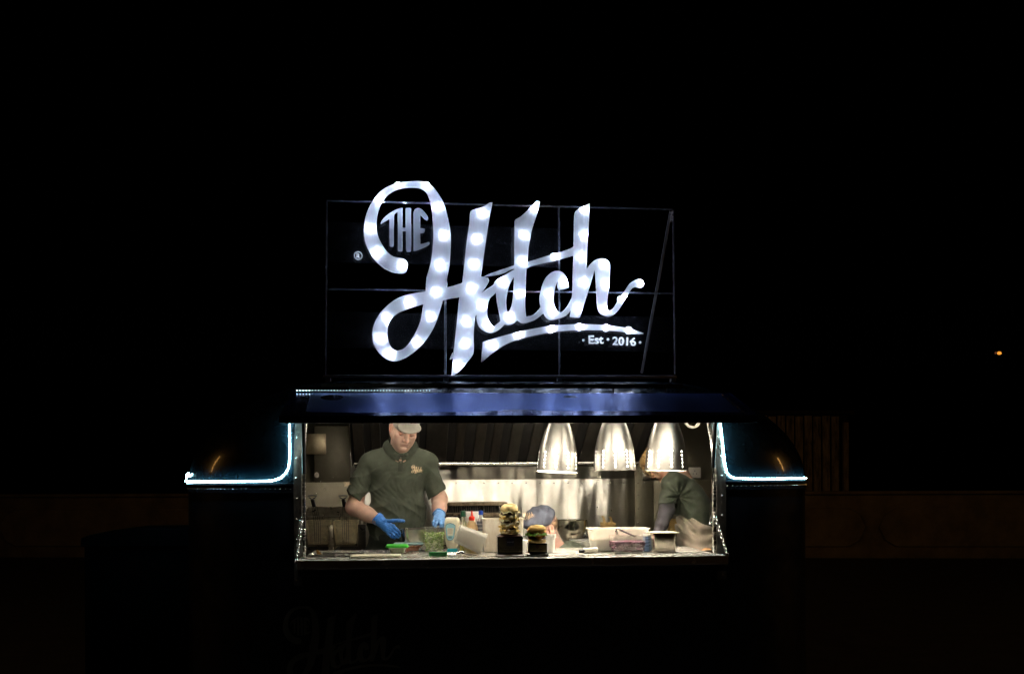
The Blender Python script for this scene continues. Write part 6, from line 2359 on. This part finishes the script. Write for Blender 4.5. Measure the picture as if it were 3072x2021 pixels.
# tipped-over milky tub
y_ = .06
mcx = P(1412, 1630, y_)
tt = thing('tipped_tub', 'milky plastic tub tipped over on its side beside the tongs', 'food tub', (mcx.x, y_, ZC))
mb = MB(); tub(mb, (0, 0, 0), .115, .13, .155, .86, .026, .002, .003)
me = bpy.data.meshes.new('tub'); bmesh.ops.recalc_face_normals(mb.bm, faces=mb.bm.faces[:]); mb.bm.to_mesh(me); mb.bm.free()
rotm = Matrix.Rotation(math.radians(-66), 4, 'Y')
A_ = P(1368, 1622, y_)
me.transform(Matrix.Translation((-0, 0, -.0775))); me.transform(Matrix.Rotation(math.radians(113), 4, 'Y')); me.transform(Matrix.Translation((mcx.x, y_ + .06, P(1412, 1624, y_).z + .006)))
zmin = min(v.co.z for v in me.vertices); me.transform(Matrix.Translation((0, 0, ZC + .0008 - zmin)))
o = link('tub', me, M_PCM, tt, True); me.set_sharp_from_angle(angle=math.radians(40))
mb = MB(); mb.ball((mcx.x + .015, y_ + .06, ZC + .045), (.055, .05, .040), u=14, v=9); mb.build('food_residue', mat('pale_yellow_food', (.66, .52, .25), .6, var=.3), tt)

# tall white tub behind the trophies
y_ = .30
wx0, wx1 = P(1449, 1600, y_).x, P(1570, 1600, y_).x
wt = thing('white_tub', 'large plain white tub with a stained foot behind the tall burger trophy', 'tub', ((wx0 + wx1) / 2, y_, ZC))
M_STAINW = mat('stained_white', (.74, .70, .62), .45, var=.25, vscale=7, stretch=(3, 1, 1), dark=(.55, .46, .34))
mb = MB(); tub(mb, ((wx0 + wx1) / 2, y_ + .05, ZC), wx1 - wx0, .16, P(1500, 1555, y_).z - ZC, .93, .02, .002, .003); mb.build('tub', M_STAINW, wt)
mb = MB(); mb.box((P(1574, 1610, .22).x, .22, ZC + .035), (.03, .05, .07), Matrix.Rotation(.3, 3, 'Z'), .004)
o = mb.build('carton', [M_WHITEP]); tag(o, 'little white carton squeezed between the two burger trophies', 'carton')

# ------------------------------------------------------------------ burger trophies
M_WOOD = mat('trophy_walnut', (.060, .026, .018), .35, var=.4, vscale=30, stretch=(1, 1, 8), coat=.3)
M_BLK = mat('trophy_black_lacquer', (.006, .006, .006), .12, coat=.5)
M_PLQ = mat('plaque_bronze', (.13, .11, .055), .38, .75, var=.2, vscale=90)
M_NAVY = mat('badge_navy', (.004, .006, .022), .4)
M_ENGR = mat('engraving_dark', (.012, .009, .006), .5)
M_BUNG = mat('gilded_bun', (.72, .55, .24), .36, .25, var=.15, vscale=20, bump=.3, bscale=70, bdist=.002)
M_GOLDL = mat('gilded_filling', (.76, .52, .15), .38, .3, var=.35, vscale=60)
M_GOLDP = mat('gilded_pale', (.80, .68, .40), .4, .15, var=.2, vscale=60)
M_PATTYD = mat('dark_patty', (.13, .075, .024), .5, var=.5, vscale=60, bump=.6, bscale=200, bdist=.003)


def face_text(s, px, py, hpx, y, m, parent, wpx=None):
    c = P(px, py, y)
    me = text_mesh('engraved_text', s, PX(hpx, y) / .70, .0006, .0001)
    xs = [v.co.x for v in me.vertices]; ys = [v.co.y for v in me.vertices]
    k = PX(wpx, y) / (max(xs) - min(xs)) if wpx else 1
    me.transform(Matrix.Translation((-(max(xs) + min(xs)) / 2, -(max(ys) + min(ys)) / 2, 0)))
    me.transform(Matrix.Diagonal((k, 1, 1, 1)))
    me.transform(Matrix.Rotation(math.pi / 2, 4, 'X'))
    me.transform(Matrix.Translation(c))
    return link('engraved_text', me, m, parent)


y_ = -.11
T1 = thing('burger_trophy', 'tall trophy of stacked burgers on a walnut block with a bronze plaque', 'trophy', (P(1531, 1668, y_).x, y_ + .05, ZC), 'burger trophies on the counter')
cxT = P(1531, 1640, y_).x
w = PX(75, y_)
zz = lambda py: P(1531, py, y_).z
z0b, z1b, z2b, z3b = ZC, zz(1661), zz(1611), zz(1603)
mb = MB(); mb.loft([rrect(cxT, y_ + .045, w + PX(dw, y_), .09 + PX(dw, y_), .002, z, 2) for dw, z in ((9, z0b + .0005), (9, z0b + .007), (1, z1b))], cap0=True, cap1=True); mb.build('plinth', M_WOOD, T1)
mb = MB(); mb.loft([rrect(cxT, y_ + .045, w, .09, .002, z, 2) for z in (z1b - .001, z2b)], cap0=True, cap1=True); blk = mb.build('block', M_BLK, T1)
mb = MB(); mb.loft([rrect(cxT, y_ + .045, w + PX(dw, y_), .09 + PX(dw, y_), .003, z, 2) for dw, z in ((0, z2b - .0005), (0, z2b + .004), (-14, z3b))], cap0=True, cap1=True); mb.build('block_top', M_WOOD, T1)
yp = y_ - .0012
pl = plate([(1497, 1612.5), (1565, 1612.5), (1565, 1655), (1497, 1655)], yp, .0015).build('plaque', M_PLQ, blk)
plate([(1519.5, 1614), (1542.5, 1614), (1542.5, 1637), (1519.5, 1637)], yp - .0016, .0008).build('badge', M_NAVY, blk)
face_text('revel', 1531, 1624.5, 5, yp - .0028, M_PRINT, blk, 19)
face_text('Best Burger in Perth', 1531, 1643.5, 5.5, yp - .0022, M_ENGR, blk, 62)
face_text('Burger Fest 2016', 1531, 1650.5, 5.5, yp - .0022, M_ENGR, blk, 52)
byc = y_ + .045


def disc(mb, cx, cy, z, r, h, amp, kf, seed, dome=0.0, mi=0, n=30):
    """a wavy food layer"""
    rs = random.Random(seed)
    ph = [rs.uniform(0, 6.28) for _ in range(3)]
    def wob(a, rr, zz_):
        f = math.sin(kf * a + ph[0]) * .6 + math.sin((kf * 2 + 1) * a + ph[1]) * .4
        k = rr / r if r else 0
        return rr * (1 + amp * f * k), zz_ + amp * .35 * r * math.sin((kf + 2) * a + ph[2]) * k * k
    mb.lathe([(.0001, 0), (r * .94, 0), (r, h * .3), (r, h * .65), (r * .93, h * .95), (r * .55, h + dome), (.0001, h + dome)], (cx, cy, z), n, mi=mi, wob=wob)


def rag(mb, cx, cy, z, r, seed, mi, n=34, drop=.012):
    """a ragged leaf or cheese edge hanging out between the layers"""
    rs = random.Random(seed)
    inner, outer, tip = [], [], []
    for k in range(n):
        a = 2 * math.pi * k / n
        ro = r * (1 + .13 * math.sin(3 * a + seed) + .12 * rs.uniform(-1, 1))
        zz_ = z + rs.uniform(-.6, .5) * drop + .4 * drop * math.sin(5 * a + seed * 2)
        inner.append(Vector((cx + r * .5 * math.cos(a), cy + r * .5 * math.sin(a), z)))
        outer.append(Vector((cx + ro * .95 * math.cos(a), cy + ro * .95 * math.sin(a), zz_ + .003)))
        tip.append(Vector((cx + ro * math.cos(a), cy + ro * math.sin(a), zz_ - rs.uniform(.2, 1) * drop)))
    mb.loft([inner, outer, tip], mi=mi)


bs = 57
r = PX(27, y_)
zb = z3b
mb = MB(); disc(mb, cxT, byc, zb, r * 1.0, PX(5.5, y_), .04, 3, 1); mb.build('bottom_bun', M_BUNG, T1)
zlev = zb + PX(5, y_)
lay = [('rag', M_GOLDP), ('rag', M_GOLDL), ('disc', M_PATTYD), ('rag', M_GOLDL), ('disc', M_GOLDL), ('rag', M_GOLDP), ('disc', M_PATTYD), ('rag', M_GOLDP), ('rag', M_GOLDL), ('disc', M_GOLDL), ('rag', M_GOLDP), ('disc', M_PATTYD), ('rag', M_GOLDP)]
ztop = zz(1534)
dz = (ztop - zlev) / len(lay)
for i, (kd, m_) in enumerate(lay):
    mb = MB(); z = zlev + dz * i
    if kd == 'disc': disc(mb, cxT + random.uniform(-.003, .003), byc, z, r * .92, dz * 1.5, .05, 4, i)
    else: rag(mb, cxT, byc, z + dz * .6, r * 1.07, i + 2, 0, 40, dz * 1.05)
    mb.build('patty' if kd == 'disc' else 'filling', m_, T1)
mb = MB()
mb.lathe([(.0001, -.002), (r * .9, -.002), (r * 1.02, .006), (r * 1.0, PX(9, y_)), (r * .86, PX(17, y_)), (r * .55, PX(22.5, y_)), (.0001, PX(24, y_))], (cxT, byc, ztop), 30, wob=lambda a, rr, z: (rr * (1 + .02 * math.sin(3 * a)), z + .0015 * math.sin(2 * a)))
mb.build('top_bun', M_BUNG, T1)

y_ = -.11
T2 = thing('burger_trophy', 'small trophy with a single cheeseburger on a glossy black block', 'trophy', (P(1613, 1668, y_).x, y_ + .045, ZC), 'burger trophies on the counter')
cx2 = P(1613.5, 1640, y_).x
zz = lambda py: P(1613, py, y_).z
w = PX(57, y_)
mb = MB(); mb.loft([rrect(cx2, y_ + .04, w + PX(dw, y_), .075 + PX(dw, y_), .003, z, 3) for dw, z in ((8, ZC + .0005), (9, ZC + .003), (9, zz(1661)), (5, zz(1659)), (1, zz(1657)))], cap0=True, cap1=True); mb.build('plinth', M_BLK, T2)
mb = MB(); mb.loft([rrect(cx2, y_ + .04, w, .075, .002, z, 2) for z in (zz(1657) - .001, zz(1629))], cap0=True, cap1=True); blk = mb.build('block', M_BLK, T2)
plate([(1588, 1632), (1639, 1632), (1639, 1654), (1588, 1654)], yp, .0015).build('plaque', M_PLQ, blk)
plate([(1613 + 6 * math.cos(t), 1638.5 + 6 * math.sin(t)) for t in np.linspace(0, 2 * math.pi, 19)[:-1]], yp - .0016, .0006).build('badge', mat('badge_maroon', (.05, .012, .012), .4), blk)
mb = MB()
for py, ww in ((1647.5, 30), (1651, 18)): mb.box(tuple(P(1613, py, yp - .0019)), (PX(ww, y_), .0005, PX(1.6, y_)))
tag(mb.build('engraved_lines', M_ENGR, blk), kind='stuff')
by2 = y_ + .04
r = PX(28.5, y_)
M_BUN2 = mat('glazed_bun', (.80, .50, .14), .4, var=.12, vscale=15, bump=.15, bscale=60)
M_BUN3 = mat('cut_bun', (.80, .56, .20), .55, var=.2, vscale=40, bump=.4, bscale=90, bdist=.002)
M_CHEESE = mat('orange_cheese', (.80, .38, .03), .35)
M_LET = mat('frilly_lettuce', (.20, .38, .05), .45, var=.5, vscale=60)
M_TOM = mat('tomato_slice', (.26, .045, .015), .3)
M_PAT = mat('grilled_patty', (.085, .038, .014), .5, var=.4, vscale=60, bump=.6, bscale=200, bdist=.003)
mb = MB(); disc(mb, cx2, by2, zz(1628), r * .96, zz(1617) - zz(1628), .02, 5, 3); mb.build('bottom_bun', M_BUN3, T2)
mb = MB(); disc(mb, cx2, by2, zz(1617), r * .92, zz(1607.5) - zz(1617), .03, 6, 4); mb.build('patty', M_PAT, T2)
mb = MB()
zc_ = zz(1607)
n = 48
ring0 = [Vector((cx2, by2, zc_ + .001))] * n
inn, out_, tip = [], [], []
for k in range(n):
    a = 2 * math.pi * k / n
    d = abs(((a + math.pi / 2 - .12 + math.pi) % (2 * math.pi)) - math.pi)
    sq = r * .93
    dr = max(0, 1 - d / .55) * PX(10.5, y_)
    inn.append(Vector((cx2 + sq * .6 * math.cos(a), by2 + sq * .6 * math.sin(a), zc_ + .0012)))
    out_.append(Vector((cx2 + sq * math.cos(a) * 1.01, by2 + sq * math.sin(a) * 1.01, zc_ + .0005)))
    tip.append(Vector((cx2 + (sq + .002) * math.cos(a) * 1.02, by2 + (sq + .002) * math.sin(a) * 1.02, zc_ - .0015 - dr)))
mb.loft([inn, out_, tip]); mb.build('cheese_slice', M_CHEESE, T2)
mb = MB(); rag(mb, cx2, by2, zz(1601), r * 1.06, 5, 0, 60, PX(4.5, y_)); rag(mb, cx2, by2, zz(1603), r * 1.0, 8, 0, 60, PX(4, y_)); mb.build('lettuce', M_LET, T2)
mb = MB(); disc(mb, cx2, by2, zz(1600.5), r * .84, zz(1595) - zz(1600.5), .02, 4, 6); mb.build('tomato', M_TOM, T2)
mb = MB(); mb.lathe([(.0001, 0), (r * .93, 0), (r * 1.0, .005), (r * .985, PX(10, y_)), (r * .86, PX(16, y_)), (r * .6, PX(20.5, y_)), (.0001, PX(22.5, y_))], (cx2, by2, zz(1596)), 32, wob=lambda a, rr, z: (rr * (1 + .015 * math.sin(2 * a + 1)), z)); mb.build('top_bun', M_BUN2, T2)

# ------------------------------------------------------------------ right half of the counter
y_ = .20
c = Vector((P(1648, 1644, y_).x, y_, ZC))
cu = thing('white_pot', 'small white plastic pot between the small trophy and the crouching person', 'pot', c)
r = PX(19, y_); hh = P(1648, 1602, y_).z - ZC
mb = MB(); mb.lathe([(.0001, 0), (r * .78, 0), (r * .80, .002), (r * .95, hh * .8), (r * 1.08, hh * .81), (r * 1.10, hh), (r * 1.02, hh), (r * .92, hh * .8), (r * .76, .005), (.0001, .004)], c, 28); mb.build('pot', M_WHITEP, cu)
c = Vector((P(1714, 1617, 1.38).x, 1.38, RBZ))
bw_ = thing('mixing_bowl', 'deep steel mixing bowl on the rear worktop against the shiny wall', 'bowl', c)
r = PX(48, 1.38); hh = P(1714, 1558, 1.38).z - RBZ
mb = MB(); pr = [(.0001, 0), (r * .55, 0), (r * .70, hh * .1), (r * .86, hh * .35), (r * .95, hh * .65), (r * .985, hh * .96), (r * 1.03, hh), (r * .97, hh * .985), (r * .93, hh * .65), (r * .84, hh * .36), (r * .68, hh * .12), (.0001, .004)]
mb.lathe(pr, c, 36); mb.build('bowl', mat('bowl_steel', (.60, .55, .44), .20, 1.0, rvar=.05, vscale=8), bw_)
c2 = Vector((P(1752, 1617, 1.44).x, 1.44, RBZ))
cl_ = thing('bowl_stand', 'flared steel stand beside the mixing bowl', 'stand', c2)
mb = MB(); mb.lathe([(PX(34, 1.44), 0), (PX(22, 1.44), hh * .12), (PX(13, 1.44), hh * .4), (PX(11, 1.44), hh * .95), (.0001, hh * .96)], c2, 28); mb.build('stand', M_STEEL, cl_)
p = P(1745, 1624, 1.22)
mb = MB(); mb.box((p.x, 1.24, RBZ + .006), (.15, .05, .010), None, .002)
o = mb.build('folded_cloth', mat('white_cotton', (.72, .70, .66), .8)); tag(o, 'folded white cloth on the front edge of the rear worktop', 'cloth')

# big translucent tub
y_ = .24
bx0, bx1 = P(1772, 1600, y_).x, P(1944, 1600, y_).x
hb = P(1850, 1585, y_).z - ZC
bt = thing('large_tub', 'large white translucent tub with a wide pale rim under the middle lamp', 'food tub', ((bx0 + bx1) / 2, y_, ZC))
mb = MB(); tub(mb, ((bx0 + bx1) / 2, y_ + .05, ZC + .001), bx1 - bx0, .20, hb, .90, .03, .002, .009, 0, .004); mb.build('tub', M_PCM, bt)
mb = MB(); tub(mb, ((bx0 + bx1) / 2, y_ + .05, ZC + .005), (bx1 - bx0) * .96, .19, hb * .55, .91, .03, .09, 0); mb.build('pale_filling', mat('pale_sauce', (.62, .56, .46), .6), bt)
# tub of purple slaw with tongs across it
y_ = .06
sx0, sx1 = P(1834, 1630, y_).x, P(1938, 1630, y_).x
hs_ = P(1885, 1606, y_).z - ZC
sl_ = thing('slaw_tub', 'clear tub half full of purple slaw standing on its lid', 'food tub', ((sx0 + sx1) / 2, y_, ZC))
scx = (sx0 + sx1) / 2
mb = MB(); mb.loft([rrect(scx, y_ + .04, (sx1 - sx0) * k, .14 * k, .025, ZC + z) for k, z in ((.98, .0005), (1.02, .003), (1.02, .008), (.97, .009))], cap0=True, cap1=True); mb.build('under_lid', M_PC, sl_)
mb = MB(); tub(mb, (scx, y_ + .04, ZC + .009), sx1 - sx0, .12, hs_ - .009, .90, .022, .0015, .004); mb.build('tub', M_PC, sl_)
SLAW = [mat('slaw_purple', (.17, .022, .075), .45), mat('slaw_plum', (.09, .02, .04), .45), mat('slaw_pink', (.30, .06, .14), .45)]
mb = MB(); tub(mb, (scx, y_ + .04, ZC + .012), (sx1 - sx0) * .93, .105, hs_ * .58, .90, .02, .045, 0); mb.build('slaw_mass', SLAW[0], sl_)
mb = MB(); scatter(mb, (scx, y_ + .04), (sx1 - sx0) * .97, .118, ZC + .012, ZC + hs_ * .66, 900, flake(3, .004, .011), 0, .90)
tag(mb.build('slaw_shreds', SLAW, sl_), kind='stuff')
a_, b_2, c_2 = P(1850, 1586, .05), P(1870, 1588, .05), P(1904, 1607, .10)
tg2 = thing('black_tongs', 'black handled steel tongs lying across the purple slaw tub', 'tongs', tuple(b_2))
mb = MB()
for o_2 in (Vector((0, 0, 0)), Vector((.004, .016, -.004))):
    mb.bar(a_ + Vector((.012, 0, 0)) + o_2, c_2 + o_2, .011, .005, .0015)
mb.build('tong_arms', mat('tong_black', (.02, .022, .03), .3, .4), tg2)
mb = MB(); mb.tube([a_ + Vector((.014, .0, .0)), a_ + Vector((.0, -.002, .002)), a_ + Vector((-.006, -.004, -.012)), a_ + Vector((.000, -.006, -.034))], [.004, .0035, .003, .002], 6)
mb.tube([a_ + Vector((.014, .014, .0)), a_ + Vector((.0, .014, .004)), a_ + Vector((.006, .014, -.018)), a_ + Vector((.010, .014, -.034))], [.004, .0035, .003, .002], 6); mb.build('tong_ends', M_CHROME, tg2)
# blue and white carton behind the steel pan
y_ = .17
kx = P(1943, 1620, y_).x
ct = thing('drink_carton', 'blue and white carton wedged behind the right-hand steel pan', 'carton', (kx, y_ + .03, ZC))
hk = P(1943, 1596, y_).z - ZC
mb = MB(); mb.box((kx, y_ + .03, ZC + hk * .40), (PX(22, y_), .05, hk * .8), None, .002); mb.build('carton_body', mat('carton_blue', (.26, .40, .66), .45), ct)
mb = MB(); mb.loft([[Vector((kx - PX(11, y_), y_ + .005, ZC + hk * .8)), Vector((kx + PX(11, y_), y_ + .005, ZC + hk * .8)), Vector((kx + PX(11, y_), y_ + .055, ZC + hk * .8)), Vector((kx - PX(11, y_), y_ + .055, ZC + hk * .8))], [Vector((kx - PX(11, y_), y_ + .028, ZC + hk)), Vector((kx + PX(11, y_), y_ + .028, ZC + hk)), Vector((kx + PX(11, y_), y_ + .032, ZC + hk)), Vector((kx - PX(11, y_), y_ + .032, ZC + hk))]], cap1=True); mb.build('carton_gable', M_WHITEP, ct)
mb = MB()
for k, ww in enumerate((14, 10, 12)): mb.box((kx, y_ + .0045, ZC + hk * (.62 - .16 * k)), (PX(ww, y_), .001, .004))
tag(mb.build('label_print', mat('navy_print', (.02, .04, .14), .5), ct), kind='stuff')
# right-hand steel pan
y_ = .07
gx = P(1993, 1630, y_).x
gp = thing('steel_pan', 'square steel pan with a flat pale lid standing on the right of the counter', 'steel pan', (gx, y_ + .05, ZC))
hg = P(1993, 1597, y_).z - ZC
mb = MB(); tub(mb, (gx, y_ + .05, ZC + .0005), PX(76, y_), .13, hg - .004, .94, .022, .0012, .006, math.radians(4), .003, n=6); mb.build('pan_body', mat('pan_steel_mirror', (.66, .60, .48), .2, 1.0, rvar=.04, vscale=8, bump=.12, bscale=14, bdist=.004), gp)
mb = MB(); mb.loft([rrect(gx + .004, y_ + .05, PX(w_, y_), .15, .02, ZC + z, 5, math.radians(4)) for w_, z in ((80, hg - .003), (86, hg - .001), (86, hg + .001), (82, hg + .002))], cap0=True, cap1=True); mb.build('lid', mat('pale_lid', (.62, .58, .47), .35, .2), gp)
# cream pepper mill lying on its side
y_ = .12
pm = thing('pepper_mill', 'cream pepper mill with a black end lying on the counter', 'pepper mill', (P(1768, 1642, y_).x, y_, ZC))
a, b = P(1737, 1646, y_ - .03), P(1792, 1640, y_)
rr = PX(9, y_)
a.z = ZC + rr * .8; b.z = ZC + rr
dv = (b - a)
mb = MB()
mb.tube([a + dv * .26, a + dv * .30, a + dv * .86, a + dv * .87, a + dv * .97, a + dv * 1.0], [rr * .8, rr * .92, rr, rr * .86, rr * .98, rr * .6], 16); mb.build('mill_body', mat('cream_enamel', (.74, .70, .58), .3), pm)
mb = MB(); mb.tube([a, a + dv * .03, a + dv * .10, a + dv * .22, a + dv * .27], [rr * .35, rr * .6, rr * .55, rr * .72, rr * .66], 12); mb.build('mill_head', M_BLACK, pm)
# paper bags at the back
M_KRAFT = mat('kraft_paper', (.42, .27, .09), .75, var=.2, vscale=20, bump=.3, bscale=25, bdist=.006)
y_ = 1.42
for nm, pxa, pxb, pyt, pyb, lab in (('paper_bag', 1801, 1845, 1566, 1640, 'brown paper bag with twisted handles behind the large white tub'), ('paper_bag', 2006, 2040, 1556, 1620, 'plain brown paper bag beside the bending person on the rear worktop')):
    xa, xb = P(pxa, 1600, y_).x, P(pxb, 1600, y_).x
    bg_ = thing(nm, lab, 'paper bag', ((xa + xb) / 2, y_, RBZ), 'paper bags on the rear worktop')
    zt2 = P(pxa, pyt, y_).z
    mb = MB(); mb.loft([[Vector((xa, y_ - .03, z)), Vector(((xa + xb) / 2, y_ - .034, z + dzz)), Vector((xb, y_ - .03, z - dzz)), Vector((xb - .004, y_ + .03, z)), Vector((xa + .004, y_ + .03, z))] for z, dzz in ((RBZ + .001, 0), ((RBZ + zt2) / 2, .0), (zt2, .004))], cap0=True); mb.build('bag', M_KRAFT, bg_)
    if pxa < 1900:
        for q in (P(1812, 1568, y_), P(1834, 1570, y_)):
            mb = MB()
            mb.loft([[q + Vector((dx - .008, 0, z)), q + Vector((dx + .008, 0, z)), q + Vector((dx + .008, .003, z)), q + Vector((dx - .008, .003, z))] for dx, z in ((0.004 if q.x < P(1820, 1568, y_).x else .012, -.03), (.002, .01), (-.002, .035), (-.012, .048))], cap0=True, cap1=True)
            mb.build('handle', M_KRAFT, bg_)
M_BREADC = mat('crumb_brown', (.40, .25, .12), .8)
# scraps and a crust at the right
y_ = .16
q = ON(2118, 1651)
mb = MB(); mb.loft([[q + Vector((x, dy * k, .002 + .012 * k * (dz_ + .2))) for dy, dz_ in ((-.012, 0), (0, 1), (.012, 0))] for x, k in ((-.028, .1), (-.01, .9), (.02, 1), (.030, .5))], cap0=True, cap1=True)
o = mb.build('bread_crust', mat('toasted_crust', (.46, .22, .08), .7, var=.4, vscale=60)); tag(o, 'toasted bread crust left near the right end of the counter', 'bread crust')
mb = MB()
for _ in range(46):
    px = random.choice([random.uniform(2030, 2135), random.uniform(1215, 1290), random.uniform(1330, 1440)])
    q = ON(px, random.uniform(1640, 1652) if px > 1900 else random.uniform(1658, 1668))
    mb.ball(q + Vector((0, 0, .0015)), random.uniform(.001, .0022), random.randrange(3), 5, 4)
tag(mb.build('food_crumbs', [M_BREADC, GREENS[1], M_SLAWW]), kind='stuff')
